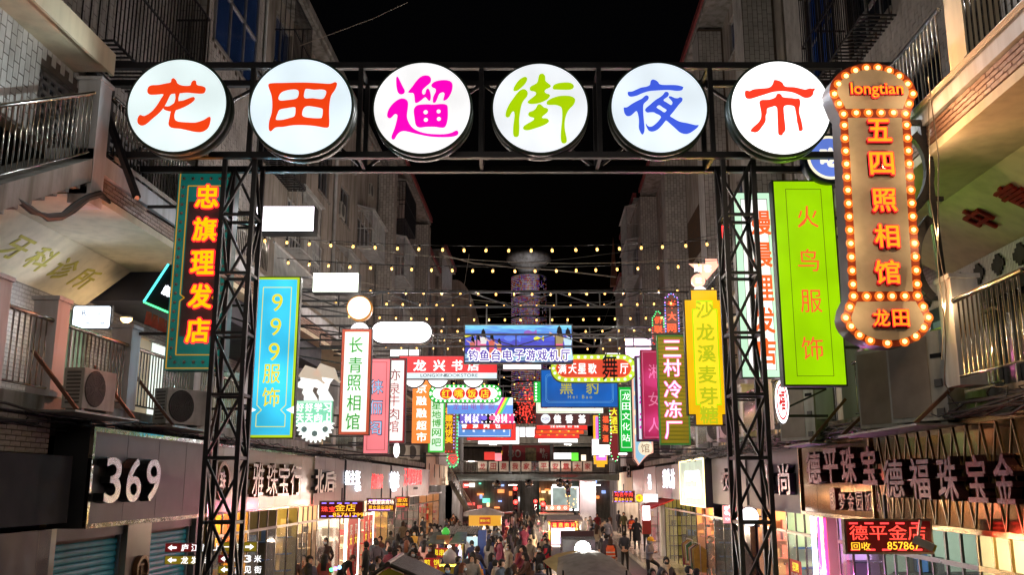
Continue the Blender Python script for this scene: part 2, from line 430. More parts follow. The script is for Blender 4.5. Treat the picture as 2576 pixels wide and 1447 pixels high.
AD = Vector((K,1,0)).normalized()
def along_tiles(parent,sd,d,y0,y1,z0,z1,holes=(),**kw):
    N = Vector((1,-K,0)).normalized() * (-sd)
    hh = [((h[0] - y0) / AD.y,(h[1] - y0) / AD.y,h[2] - z0,h[3] - z0) for h in holes]
    return tile_field(parent,kw.pop('name','tile'),W(sd * d,y0,z0),AD,N,(y1 - y0) / AD.y,z1 - z0,hh,**kw)
def face_tiles(parent,x0,x1,y,z0,z1,holes=(),**kw):
    hh = [(h[0] - x0,h[1] - x0,h[2] - z0,h[3] - z0) for h in holes]
    return tile_field(parent,kw.pop('name','tile'),(x0,y,z0),(1,0,0),(0,-1,0),x1 - x0,z1 - z0,hh,**kw)

def window(par,sd,d,y0,y1,z0,z1,glass=None,nv=2,nh=1,frame=None,back=.12):
    glass = glass or GLB; frame = frame or ALU; x = sd * (d + back)
    f = MB(True); t = .06
    def bx(ya,yb,za,zb): f.box(x - sd * .03,ya,za,x + sd * .03,yb,zb)
    bx(y0,y1,z0,z0 + t); bx(y0,y1,z1 - t,z1); bx(y0,y0 + t,z0,z1); bx(y1 - t,y1,z0,z1)
    for i in range(1,nv): yy = y0 + (y1 - y0) * i / nv; bx(yy - t / 2,yy + t / 2,z0,z1)
    for i in range(1,nh): zz = z0 + (z1 - z0) * i / nh; bx(y0,y1,zz - t / 2,zz + t / 2)
    w = f.build('window',frame,par)
    p = MB(True); p.box(x + sd * .005,y0 + .02,z0 + .02,x + sd * .02,y1 - .02,z1 - .02); p.build('pane',glass,w)
    s = MB(True); s.box(sd * (d - .06),y0 - .05,z0 - .08,sd * (d + back - .03),y1 + .05,z0 - .005); s.build('sill',CONC,w)
    return w
def cage(par,sd,d,y0,y1,z0,z1,out=.6,mat=None,roof=True,step=.14,floor=True):
    mat = mat or BLM; b = MB(True); xo,xi = sd * (d - out),sd * (d - .01)
    for z in (z0,(z0 + z1) / 2,z1):
        b.bar((xo,y0,z),(xo,y1,z),.035); b.bar((xo,y0,z),(xi,y0,z),.035); b.bar((xo,y1,z),(xi,y1,z),.035)
    n = int((y1 - y0) / step)
    for i in range(n + 1): y = y0 + (y1 - y0) * i / n; b.bar((xo,y,z0),(xo,y,z1),.02)
    n = max(2,int(out / step))
    for yy in (y0,y1):
        for i in range(n): x = xo + (xi - xo) * i / n; b.bar((x,yy,z0),(x,yy,z1),.02)
    if floor:
        n = int((y1 - y0) / .16)
        for i in range(n + 1): y = y0 + (y1 - y0) * i / n; b.bar((xo,y,z0),(xi,y,z0),.03,.03)
    c = b.build('security_cage',mat,par)
    if roof:
        r = MB(True); r.hexa([(xo - sd * .12,y0 - .1,z1 + .02),(xo - sd * .12,y1 + .1,z1 + .02),(xi,y1 + .1,z1 + .22),(xi,y0 - .1,z1 + .22),
                              (xo - sd * .12,y0 - .1,z1 + .05),(xo - sd * .12,y1 + .1,z1 + .05),(xi,y1 + .1,z1 + .25),(xi,y0 - .1,z1 + .25)])
        r.build('awning',mat if mat is WHM else CONC,c)
    return c

_AC = None
def aircon(loc,rz,label,sc=1.0,group='air conditioner units on the gallery ledges'):
    global _AC
    if _AC is None:
        r = empty('air_conditioner',(0,0,0),label,'air conditioner',group)
        b = MB(); b.box(-.42,0,0.03,.42,.32,.62); b.box(-.36,.04,0,-.28,.28,.03); b.box(.28,.04,0,.36,.28,.03); b.build('shell',ACW,r)
        b = MB()
        for k in range(7): b.lathe([(.035 * k + .03,0),(.035 * k + .03,.012),(.035 * k + .042,.012),(.035 * k + .042,0)],20,(-.12,-.005,.33),axis='y')
        for k in range(12):
            t = math.pi * 2 * k / 12; b.bar((-.12,-.012,.33),(-.12 + .26 * math.cos(t),-.012,.33 + .26 * math.sin(t)),.008)
        b.build('fan_grille',GRILL,r)
        b = MB(); b.lathe([(.27,0),(.27,.004)],24,(-.12,-.0,.33),axis='y'); b.build('fan_opening',M('fan_dark',(.03,.03,.03),.7),r)
        b = MB()
        for k in range(9): b.box(-.426,.05,.1 + k * .055,-.42,.27,.13 + k * .055)
        b.build('side_vent',GRILL,r)
        _AC = r; new = r
    else:
        new = _AC.copy(); COL.objects.link(new)
        for ch in _AC.children: c = ch.copy(); COL.objects.link(c); c.parent = new
    new['label'] = label; new['group'] = group
    new.location = loc; new.rotation_euler = (0,0,rz); new.scale = (sc,sc,sc)
    return new

_BAL = {}
def railing(label,sd,d,y0,y1,z,h=1.1,mat=None,step=.13,n_single=60,post=None,name='balcony_railing',group='steel railings along the galleries',rake=0.0,ro=.035):
    """handrail, lower rail and balusters; rake lifts the far end"""
    mat = mat or STEEL; p0 = W(sd * d,y0,z); p1 = W(sd * d,y1,z + rake)
    r = empty(name,p0,label,'railing',group); D = p1 - p0
    b = MB(); b.tube([(0,0,h),(D.x,D.y,D.z + h)],ro,10); b.build('handrail',mat,r,True)
    b = MB(); b.tube([(0,0,.1),(D.x,D.y,D.z + .1)],.018,6); b.build('bottom_rail',mat,r,True)
    key = (round(h,2),mat.name)
    if key not in _BAL:
        b = MB(); b.tube([(0,0,.1),(0,0,h - .03)],.013,6); _BAL[key] = b.mesh('baluster',mat,True)
    n = max(2,int((y1 - y0) / step)); rest = MB()
    for i in range(1,n):
        q = D * (i / n)
        if i <= n_single: link('baluster',_BAL[key],r,None,Matrix.Translation(q))
        else: rest.tube([(q.x,q.y,q.z + .1),(q.x,q.y,q.z + h - .03)],.013,4)
    if rest.f: rest.build('far_balusters',mat,r)['kind'] = 'stuff'
    return r

# ---------------------------------------------------------------- ground
g = MB(); g.quad((-150,-20,0),(150,-20,0),(150,400,0),(-150,400,0))
structure(g.build('ground',M('ground_asphalt',(.05,.05,.052),.8,bump=.6)))
g = MB(True); g.quad((-4.9,-5,.004),(4.5,-5,.004),(4.5,150,.004),(-4.9,150,.004))
structure(g.build('road',M('wet_asphalt',(.06,.06,.065),.38,var=.4,scale=.7,bump=.5,bscale=60)))
PAVE = TILE('paving_tiles',(.42,.36,.30),(.16,.14,.12),w=.6,h=.6,vertical='floor',rough=.22,bump=.2,var=.12)
for nm,xa,xb in (('pavement',-7.6,-5.05),('pavement',4.65,7.0)):
    g = MB(True); g.box(xa,0,.0,xb,130,.15); structure(g.build(nm,PAVE))
for nm,xa,xb in (('kerb',-5.05,-4.9),('kerb',4.5,4.65)):
    b0 = MB(True)
    for k in range(60): b0.box(xa,30 + k * 1.0,0.0,xb,30.985 + k * 1.0,.146)
    b0.box(xa,0,0,xb,29.98,.146); structure(b0.build(nm,CONC))

# ---------------------------------------------------------------- buildings, both sides
def block(sd,label,y0,y1,d,z0,z1,holes,tiles_to=None,indiv=0,mat=None,roofmat=None,eave=.45,thick=.25,coping=None):
    r = empty('apartment_building',W(sd * d,y0,0),label,'building'); inv = r.matrix_world
    bpy.context.view_layer.update(); inv = Matrix.Translation(-W(sd * d,y0,0))
    w = MB(True); wall_grid(w,sd * d,sd * (d + thick),y0,y1,z0,z1,holes)
    if mat: o = w.build('wall',mat,r,mtx=inv)
    w = MB(True); w.box(sd * (d + 3.5),y0,z0,sd * (d + 3.7),y1,z1); w.box(sd * (d + thick),y0,z0,sd * (d + 3.5),y0 + .2,z1); w.box(sd * (d + thick),y1 - .2,z0,sd * (d + 3.5),y1,z1)
    w.build('inner_wall',STUC2,r,mtx=inv)
    w = MB(True); w.box(sd * (d - eave),y0 - .1,z1,sd * (d + 4),y1 + .1,z1 + .22); w.build('roof',roofmat or CONC,r,mtx=inv)
    w = MB(True); w.box(sd * (d - eave - .08),y0 - .2,z1 + .22,sd * (d - eave + .15),y1 + .2,z1 + .5); w.build('roof_coping',coping or REDR,r,mtx=inv)
    return r
def reparent(o,r):
    o.parent = r; o.matrix_parent_inverse = Matrix(); o.matrix_basis = Matrix.Translation(-r.location) @ o.matrix_basis
class Kids:
    """things built in street coordinates and hung under r"""
    def __init__(s,r): s.r = r; s.before = set(bpy.data.objects)
    def __enter__(s): return s
    def __exit__(s,*a):
        for o in set(bpy.data.objects) - s.before:
            if o.parent is None and 'category' not in o and o.get('kind') != 'structure': reparent(o,s.r)

# LEFT near block: tiled wall with windows above the gallery
hl = [(32.1,33.8,14.1,16.2),(35.8,37.6,14.1,15.6),(26.1,27.9,16.2,17.9),(25.6,28.2,12.9,14.6),(28.8,31.4,14.6,16.8),
      (28.3,30.6,11.0,12.7),(31.6,33.4,10.9,12.2),(35.4,37.4,10.9,12.4),(39.3,42.6,13.9,15.3),(39.6,42.4,10.6,12.1),(13.9,15.6,9.15,10.3),(16.2,18.4,9.15,10.3),(24.2,25.4,10.2,11.8)]
LA = block(-1,'long tiled apartment block above the left gallery, dark windows and cages',8.0,43.8,8.0,9.06,18.6,hl,mat=STUC,coping=CONC)
with Kids(LA):
    for i,h in enumerate(hl):
        kw = dict(glass=GLB if i == 2 else GLD,nv=3 if h[1] - h[0] > 2 else 2,nh=1)
        if i in (5,6,7,9): kw['frame'] = WHM; kw['nv'] = 6; kw['nh'] = 3
        if i in (10,11,12): kw['nv'] = 7; kw['nh'] = 7; kw['frame'] = ALU
        window(None,-1,8.0,*h,**kw)
    cage(None,-1,8.0,26,28,16.1,18.2,.6); cage(None,-1,8.0,25.5,28.3,12.8,14.9,.55); cage(None,-1,8.0,28.7,31.5,14.5,17.0,.6)
    cage(None,-1,8.0,28.2,30.7,10.9,12.9,.5,WHM); cage(None,-1,8.0,39.2,42.7,13.8,15.4,.65,WHM); cage(None,-1,8.0,35.3,37.5,10.8,12.6,.5,WHM)
    b = MB(True); wall_grid(b,-7.994,-7.9995,10,25,9.07,18.55,hl); b.build('tile_backing',MORT,None)
    b = MB(True); b.tube([(-7.93,34.6,9.1),(-7.93,34.6,18.5)],.07,10); b.build('drainpipe',WHM,None,True)
    b = MB(True); b.tube([(-7.95,25.0,9.1),(-7.95,25.0,18.5)],.045,10); b.build('drainpipe',WHM,None,True)
# tiles on that wall (lie in world coordinates, hung under the block)
bpy.context.view_layer.update()
along_tiles(LA,-1,8.0,11.0,25.0,9.1,18.5,hl,indiv=150)
# LEFT pier at Y 19 and its balcony cage
b = MB(True); b.box(-7.37,19.1,9.06,-7.985,22.9,18.5)
LP = empty('corner_pier',(0,0,0),'broad tiled corner pier rising beside the barred balcony on the left','pier')
b.build('core',MORT,LP)
x0 = -8.0 + K * 19.1
face_tiles(LP,x0 + .005,x0 + .62,19.1,9.1,18.45,indiv=60)
hw = (19.4,22.4,13.5,16.4); along_tiles(LP,-1,7.37,19.1,22.9,9.1,18.45,[hw])
window(LP,-1,7.37,*hw,nv=3,nh=2,back=-.025)
with Kids(LA):
    cage(None,-1,8.0,14.7,18.9,11.1,13.7,.75,roof=False,step=.14)
    cage(None,-1,8.0,14.9,18.9,14.6,17.2,.7,roof=False,step=.14)
    b = MB(True); b.box(-7.35,9.5,10.62,-8.0,14.9,10.8); b.box(-7.3,9.5,10.55,-7.35,14.92,10.95); b.build('balcony_slab',PLAST,None)
    b = MB(True); b.box(-7.2,9.0,13.9,-8.0,14.3,14.1); b.build('balcony_slab',CONC,None)
# LEFT second block with far pier
hb = [(46.2,49.8,14.2,16.0),(46.2,49.8,10.6,12.6),(51.5,54.5,14.0,16.0),(51.5,54.5,10.5,12.5),(46.2,49.8,17.3,18.7),(51.5,54.5,17.2,18.7)]
LB = block(-1,'second tiled block on the left with red coping and caged balconies',43.9,56.5,7.9,9.06,19.6,hb,mat=TILF,roofmat=CONC,eave=1.0)
with Kids(LB):
    for h in hb: window(None,-1,7.9,*h,glass=GLB,nv=3)
    b = MB(True); b.box(-7.15,43.7,9.0,-7.9,44.6,19.4); b.build('pier',TILF,None)
    b = MB(True); b.box(-6.9,55.6,9.0,-7.9,56.5,19.4); b.build('pier',TILF,None)
    for z in (10.4,14.0,17.0): cage(None,-1,7.9,46.0,50.0,z,z + 2.0,.95,WHM if z < 17 else BLM)
hc = [(59,61.5,11,13),(59,61.5,14.5,16.5)]
LC = block(-1,'narrow gabled house behind the second block on the left',57.0,63.0,7.3,9.06,17.8,hc,mat=STUC,eave=.3)
with Kids(LC):
    for h in hc: window(None,-1,7.3,*h,glass=GLB)
    b = MB(True); b.add([(-7.0,57,18.0),(-11,57,18.0),(-9.0,57,22.2),(-7.0,63,18.0),(-11,63,18.0),(-9.0,63,22.2)],[(0,1,2),(5,4,3),(0,2,5,3),(1,4,5,2),(0,3,4,1)]); b.build('gable',M('gable_plaster',(.33,.28,.19),.8,dirt=.4),None)
hd = [(65,67.5,9.5,11.5),(65,67.5,13.5,16)]
LD = block(-1,'small tiled house with red coping next to the gabled house',63.5,70.5,6.9,5.0,19.6,hd,mat=TILF,eave=.25)
with Kids(LD):
    for h in hd: window(None,-1,6.9,*h,glass=GLD)
def arch_house(sd,label,y,d,zt):
    r = empty('arched_building',W(sd * d,y,0),label,'building')
    b = MB(); n = 20; o = []
    for k in range(n + 1):
        t = math.pi / 2 * k / n; o.append((math.cos(t),math.sin(t)))
    # quarter-round crown leaning over the street
    b.add([(-sd * (-.2 + 2.6 * c) ,yy,8.5 + (zt - 8.5) * s_) for yy in (0,5) for c,s_ in o] + [(sd * 4,yy,8.5) for yy in (0,5)] + [(sd * 4,yy,zt) for yy in (0,5)],
          [tuple(list(range(n + 1)) + [2 * n + 4,2 * n + 2]),tuple(list(range(n + 1,2 * n + 2))[::-1] + [2 * n + 3,2 * n + 5])] + [(k + 1,k,k + n + 1,k + n + 2) for k in range(n)])
    b.build('crown',STUC,r)
    b = MB(); b.box(-sd * .3,.0,0,sd * 4,5,8.4); b.build('wall',STUC2,r)
    b = MB(); pts = [(math.cos(math.pi * k / 14),math.sin(math.pi * k / 14)) for k in range(15)]
    b.add([(sd * 1.1 + 1.15 * x,-.06,11.0 + 2.4 * z) for x,z in pts] + [(sd * 1.1 + 1.15 * x,-.01,11.0 + 2.4 * z) for x,z in pts],[tuple(range(15))[::-1]] + [(k,k + 1,k + 16,k + 15) for k in range(14)])
    w = b.build('window',GLD,r)
    b = MB()
    for k in range(5): x = -1.0 + .5 * k; b.bar((sd * 1.1 + x,-.1,11.0),(sd * 1.1 + x,-.1,11.0 + 2.4 * math.sqrt(max(0,1 - (x / 1.15) ** 2))),.06)
    for z in (0,.8,1.6): q = 1.15 * math.sqrt(max(0,1 - (z / 2.4) ** 2)); b.bar((sd * 1.1 - q,-.1,11 + z),(sd * 1.1 + q,-.1,11 + z),.06)
    b.build('frame',ALU,w)
    return r
arch_house(-1,'curved white building with an arched window at the far left end',72.5,6.6,19.6)
arch_house(1,'curved pale building with an arched window at the far right end',74.0,6.0,16.0)

# RIGHT blocks
def rows(y0,y1): return [(y0,y1,9.8,11.2),(y0,y1,12.9,14.3),(y0,y1,16.0,17.5),(y0,y1,19.0,20.4)]
hr = [(20.4,22.6,13.6,16.2),(17.0,19.5,13.0,14.6),(17.2,19.2,16.6,18.4),(13.5,15.5,13.2,15.0),(15.2,18.2,9.9,11.4),(20.2,22.4,9.9,11.6)] 
RA = block(1,'near tiled apartment block above the right gallery with blue window and barred balconies',8.0,24.6,7.0,8.95,20.9,hr,mat=MORT,eave=.9)
with Kids(RA):
    for i,h in enumerate(hr): window(None,1,7.0,*h,glass=M('bright_blue_glass',(.02,.09,.42),.15,var=.3,bump=0) if i == 0 else GLD,nv=3,nh=2)
    cage(None,1,7.0,20.3,22.7,13.5,16.3,.12,roof=False,step=.3,floor=False)
    cage(None,1,7.0,16.8,19.7,12.7,15.0,.7,roof=False,step=.12); cage(None,1,7.0,17,19.4,16.3,18.6,.6,roof=False)
    cage(None,1,7.0,13.2,15.6,12.8,15.2,.7,roof=False)
bpy.context.view_layer.update()
along_tiles(RA,1,7.0,12.2,24.6,9.0,20.8,hr,indiv=120)
hq = rows(28.9,31.9) + rows(36.6,38.5) + rows(46.5,52.4) + [(43.9,45.3,17.2,18.8)]
hq = [h for h in hq if not (36 < h[0] < 40 and h[2] < 16)]
RB = block(1,'long stuccoed apartment block on the right with projecting tiled piers',24.8,54.4,7.0,8.95,20.9,hq,mat=STUC,eave=.95)
with Kids(RB):
    for h in hq: window(None,1,7.0,*h,glass=GLB,nv=2 if h[1] - h[0] < 3 else 4)
    b = MB(True); b.box(6.96,37.7,13.7,6.999,42.8,15.8); b.build('boarded_opening',BROWN,None)
    for y in (43.1,54.3):
        b = MB(True); b.box(6.0,y,8.9,7.0,y + 1.3,20.8); b.build('pier',TILF,None)
    cage(None,1,7.0,45.2,46.2,12,18,.5,WHM); 
for y,lab in ((25.6,'nearest tiled pier of the right apartment block, beside the gallery railing'),(33.0,'second tiled pier of the right apartment block, behind the lattice tower')):
    P = empty('corner_pier',(0,0,0),lab,'pier')
    b = MB(True); b.box(6.05,y,8.95,7.0,y + 1.2,20.8); b.build('core',MORT,P)
    face_tiles(P,6.06 + K * y,6.99 + K * y,y,9.0,20.7,indiv=60 if y < 30 else 0)
    along_tiles(P,1,6.05,y,y + 1.2,9.0,20.7)
hs = [(57.2,60.5,10,12),(57.2,60.5,13.4,15.4),(57.2,60.5,17,19)]
RC = block(1,'far right block with enclosed grey balconies over the street',56.0,66.0,6.1,8.95,21.0,hs,mat=TILF,eave=.3)
with Kids(RC):
    for h in hs: window(None,1,6.1,*h,glass=GLB)
    for z in (9.6,13.0,16.4,18.6): cage(None,1,6.1,56.6,61,z,z + 2.2,.7,WHM)
RD = block(1,'low dark house beside the thin spire at the far right',67.0,73.0,5.9,5.0,18.4,[],mat=STUC2,eave=.1)
with Kids(RD):
    b = MB(True); b.add([(5.3,70,18.6),(5.9,70,18.6),(5.9,70.6,18.6),(5.3,70.6,18.6),(5.6,70.3,22.6)],[(0,1,4),(1,2,4),(2,3,4),(3,0,4),(3,2,1,0)]); b.build('spire',RUST,None)

# ---------------------------------------------------------------- galleries (level two walkway and level three floor)
def gallery(sd,label,de,df,dw,dr,yend,ys3=9):
    """de edge of level three, df fascia line, dw upper wall, dr rear wall of level two"""
    r = empty('gallery',(0,0,0),label,'gallery')
    b = MB(True); b.box(sd * de,ys3,8.25,sd * (dr + .6),yend,8.38); b.build('soffit',PLAST,r)
    b = MB(True); b.box(sd * (de + .03),ys3,8.385,sd * (dw - .005),yend,8.70); b.build('edge_beam',MORT,r)
    b = MB(True); b.box(sd * (de - .05),ys3,8.705,sd * (dw - .005),yend,9.02); b.build('edge_band',WHITEP,r)
    b = MB(True); b.box(sd * (df - .02),9,4.70,sd * (dr + .5),yend,4.96); b.build('walkway_floor',CONC,r)
    b = MB(True); wall_grid(b,sd * dr,sd * (dr + .2),9,yend,4.965,8.245,[(y,y + 2.0,5.0,7.3) for y in np.arange(11.5,yend - 3,3.4)]); b.build('rear_wall',TILE('small_tiles',(.45,.42,.40),(.2,.18,.17),w=.2,h=.08,vertical=False),r)
    for i,y in enumerate(np.arange(11.5,yend - 3,3.4)):
        b = MB(True); b.box(sd * (dr + .15),y,5.0,sd * (dr + .18),y + 2.0,7.3)
        w = b.build('shop_window',[E('warm_shop_glass',(.9,.55,.25),.35,.5,scale=2),GLD,E('dim_green_glass',(.3,.5,.35),.22,.5,scale=2)][i % 3],r)
        f = MB(True)
        for q in (0,.66,1.33,1.96): f.box(sd * (dr + .08),y + q,5.0,sd * (dr + .14),y + q + .05,7.3)
        f.build('frame',ALU,w)
    return r
GL = gallery(-1,'left shopping gallery with plastered soffit and brick strip',7.26,7.26,8.0,9.9,70,14.3)
GR = gallery(1,'right shopping gallery with plastered soffit and brick strip',5.5,6.0,7.0,8.2,56)
bpy.context.view_layer.update()
along_tiles(GL,-1,7.29,14.32,32,8.40,8.69,name='brick',w=.21,h=.072,gap=.014,th=.03,indiv=170,mat=BRK,horizontal=True)
along_tiles(GR,1,5.53,9.8,26,8.40,8.69,name='brick',w=.21,h=.072,gap=.014,th=.03,indiv=170,mat=BRK,horizontal=True)
# inclined painted boards under the soffits
YEL = M('faded_yellow_paint',(.54,.47,.08),.8)
b = MB(True); b.hexa([(-8.9,9.5,8.24),(-8.9,19.8,8.24),(-9.88,19.8,7.45),(-9.88,9.5,7.45),(-8.95,9.5,8.245),(-8.95,19.8,8.245),(-9.89,19.8,7.6),(-9.89,9.5,7.6)]); b.build('inclined_board',PLAST,GL)
for i,(c,(u,v)) in enumerate(zip('牙科诊所',((75,650),(165,655),(225,693),(300,722)))):
    me,w0,h0 = txt(c,.02)
    N = Vector((.79,-K,-.98)).normalized(); A = Vector((K,1,0)).normalized(); U = N.cross(A).normalized(); A = U.cross(N)
    y = 16.2 + i * .85; p = W(-9.39,y,7.845) + N * .01
    link('painted_character',me,GL,YEL,Matrix(((A.x,U.x,N.x,p.x),(A.y,U.y,N.y,p.y),(A.z,U.z,N.z,p.z),(0,0,0,1))) @ Matrix.Diagonal((.66,.62,.006,1)))
b = MB(True); b.box(-9.88,19.9,7.6,-7.6,32,8.24); b.build('dark_ceiling',M('navy_ceiling',(.015,.016,.035),.6),GL)
TEAL = M('teal_board',(.02,.24,.20),.5); REDC = M('red_lacquer',(.35,.015,.01),.4); GOLD = M('gold_paint',(.62,.36,.05),.35,metal=.6)
b = MB(True); b.hexa([(6.6,9.5,8.24),(6.6,17.5,8.24),(8.15,17.5,7.4),(8.15,9.5,7.4),(6.65,9.5,8.245),(6.65,17.5,8.245),(8.16,17.5,7.5),(8.16,9.5,7.5)]); b.build('inclined_board',PLAST,GR)
N = Vector((-.84,K,-1.55)).normalized(); A = -Vector((K,1,0)).normalized(); U = N.cross(A).normalized(); A = U.cross(N)
def on_board(par,name,me,mat,y,q,sx,sy,th):
    p = W(6.6 + 1.55 * q,y,8.24 - .84 * q) + N * (.012 + th / 2)
    link(name,me,par,mat,Matrix(((A.x,U.x,N.x,p.x),(A.y,U.y,N.y,p.y),(A.z,U.z,N.z,p.z),(0,0,0,1))) @ Matrix.Diagonal((sx,sy,th,1)))
sq = flat('board',[rect(-.5,-.5,.5,.5)],1.0)
on_board(GR,'teal_panel',sq,TEAL,11.3,.62,2.9,1.3,.02)
for c,y in (('中',14.6),('青',13.4)): on_board(GR,'red_character',txt(c,.03)[0],REDC,y,.35,.62,.6,.05)
for c,y in (('龙',11.9),('福',10.9)): on_board(GR,'gold_character',txt(c,.03)[0],GOLD,y,.6,.6,.6,.05)
# tile band with black stepped crosses above the right walkway
b = MB(True); b.box(7.55,9.5,7.0,8.19,20,7.5); b.build('tile_band',TILE('band_tiles',(.40,.39,.37),(.15,.14,.13),w=.05,h=.5),GR)
cr = [(-.5,-.17),(-.33,-.17),(-.33,-.33),(-.17,-.33),(-.17,-.5),(.17,-.5),(.17,-.33),(.33,-.33),(.33,-.17),(.5,-.17),(.5,.17),(.33,.17),(.33,.33),(.17,.33),(.17,.5),(-.17,.5),(-.17,.33),(-.33,.33),(-.33,.17),(-.5,.17)]
cm = flat('cross',[cr],1.0)
for k in range(12):
    p = W(7.535,11.4 + k * .72,7.25); n_ = Vector((-1,K,0)).normalized(); a_ = -AD
    link('cross_tile',cm,GR,DARK,Matrix(((a_.x,0,n_.x,p.x),(a_.y,0,n_.y,p.y),(0,1,0,p.z),(0,0,0,1))) @ Matrix.Diagonal((.42,.36,.02,1)))

# railings and parapet posts
def posts(sd,d,ys,z,h,label,w=.36,mat=None):
    for i,y in enumerate(ys):
        b = MB(True); b.box(sd * (d - .06),y,z,sd * (d + .3),y + w,z + h); b.box(sd * (d - .09),y - .03,z + h,sd * (d + .33),y + w + .03,z + h + .06)
        o = b.build('parapet_post',mat or WHITEP); tag(o,label % i if '%' in label else label,'post','white parapet posts between the gallery railings')
# left: stair up to level three with raking railing, its landing post
railing('raking stair railing in bare steel at the upper left edge',-1,7.3,10.4,14.4,6.85,1.12,rake=2.05,n_single=60,group='stair railings')
ST = empty('staircase',W(-7.3,10.4,0),'concrete stair flight rising to the third level at the left edge','staircase')
b = MB(True); b.hexa([(-7.2,9.0,5.75),(-8.2,9.0,5.75),(-8.2,14.28,8.45),(-7.2,14.28,8.45),(-7.2,9.0,6.12),(-8.2,9.0,6.12),(-8.2,14.28,8.83),(-7.2,14.28,8.83)])
b.build('stringer',CONC,ST,mtx=Matrix.Translation(-ST.location))
b = MB(True)
for k in range(15): b.box(-7.22,9.2 + .32 * k,5.95 + .163 * k,-8.2,9.52 + .32 * k,6.2 + .163 * k)
b.build('steps',CONC,ST,mtx=Matrix.Translation(-ST.location))
posts(-1,7.26,[14.3],8.1,2.1,'tall bluish post where the stair meets the gantry beam, upper left',.4)
railing('third level railing behind the first white circle',-1,7.2,14.8,24.0,9.0,n_single=75)
railing('third level railing beyond the barber sign on the left',-1,7.2,24.4,44,9.0,n_single=30,mat=WHM)
ys = [12.0,13.6,16.15,19.2,22.4,25.6,29,32.4,36,40]
posts(-1,7.22,[ys[0]],4.96,1.42,'widest white post at the far left of the lower railing'); posts(-1,7.22,[ys[1]],4.96,1.42,'white post beside the air conditioner over the 369 shop')
posts(-1,7.22,[ys[2]],4.96,1.42,'white post between the two left air conditioners'); 
for i,y in enumerate(ys[3:]): posts(-1,7.22,[y],4.96,1.3,'%s white post of the left walkway railing counted beyond the barber sign' % ['first','second','third','fourth','fifth','sixth','seventh'][i])
labs = ['left walkway railing in front of the beauty poster','left walkway railing above the first air conditioner','left walkway railing above the second air conditioner','left walkway railing behind the lattice tower','left walkway railing behind the blue 999 sign']
for i in range(len(ys) - 1): railing(labs[i] if i < 5 else '%s left walkway railing past the gear sign' % ['first','second','third','fourth'][i - 5],-1,7.2,ys[i] + .4,ys[i + 1] - .04,4.96,n_single=25)
posts(1,5.48,[12.1],4.96,1.42,'white post at the end of the golden lit railing on the right',.42); 
for i,y in enumerate([15.2,18.6,22,25.4,29,33]): posts(1,5.48,[y],4.96,1.35,'%s white post of the right walkway counted from the photo studio sign' % ['first','second','third','fourth','fifth','sixth'][i])
yr = [9.8,12.1,15.2,18.6,22,25.4,29,33,40]
for i in range(len(yr) - 1): railing(['near right walkway railing with gleaming handrail','right walkway railing behind the photo studio sign','right walkway railing behind the green clothes sign'][i] if i < 3 else '%s right walkway railing past the lattice tower' % ['first','second','third','fourth','fifth'][i - 3],1,6.2 if i in (1,2) else 5.42,yr[i] + .44,yr[i + 1] - .04,4.96,n_single=25)
railing('third level railing beside the top of the photo studio sign',1,5.45,11.7,18.5,8.95,n_single=60)
railing('third level railing cut by the right edge of the photo',1,5.45,8.5,11.1,8.95,n_single=30)
railing('third level railing far along the right side',1,5.45,19,33,8.95,n_single=20)
for y,z0,z1,lb in ((11.15,8.95,12.6,'plastered column on the third level at the upper right corner'),):
    b = MB(True); b.box(5.5,y,z0,6.0,y + .5,z1); tag(b.build('plastered_column',PLAST),lb,'column')
b = MB(True); b.box(5.5,8,12.6,7.0,11.9,12.75); tag(b.build('balcony_slab',CONC),'concrete slab above the plastered column, upper right','slab')
# square columns carrying the galleries, level two
for sd,d,yy,nm in ((-1,8.3,[23.6,28,33,38],'left'),(1,6.6,[20.6,25,30],'right')):
    for y in yy:
        b = MB(True); b.box(sd * d,y,4.96,sd * (d + .4),y + .4,8.245)
        tag(b.build('gallery_column',WHITEP),'%s square plastered column inside the %s walkway' % (['nearest','second','third','farthest'][yy.index(y)],nm),'column','columns of the walkways')

# ---------------------------------------------------------------- air conditioners on ledges
def ledge(sd,d,y0,y1,z,label,out=.75):
    r = empty('steel_ledge',W(sd * d,y0,z),label,'ledge','steel ledges that carry air conditioners')
    I = Matrix.Translation(-r.location)
    b = MB(True); b.box(sd * (d - out),y0,z - .03,sd * d,y1,z); b.build('plate',M('galvanised',(.35,.35,.33),.5,metal=.5,dirt=.4),r,mtx=I)
    for y in (y0 + .12,y1 - .12):
        b = MB(True); b.bar((sd * (d - out + .03),y,z),(sd * d,y,z + .85),.05); b.build('diagonal_strut',RUST,r,mtx=I)
ledge(-1,7.26,13.1,15.2,4.72,'rusty strutted ledge under the nearer left air conditioner')
aircon(W(-6.62,14.0,4.75),math.radians(82),'white air conditioner over the 369 sign, nearer of the left pair',1.0)
ledge(-1,7.26,16.6,18.9,4.72,'rusty strutted ledge under the farther left air conditioner')
aircon(W(-6.62,17.5,4.75),math.radians(60),'older air conditioner with dark round fan, farther of the left pair',1.1)
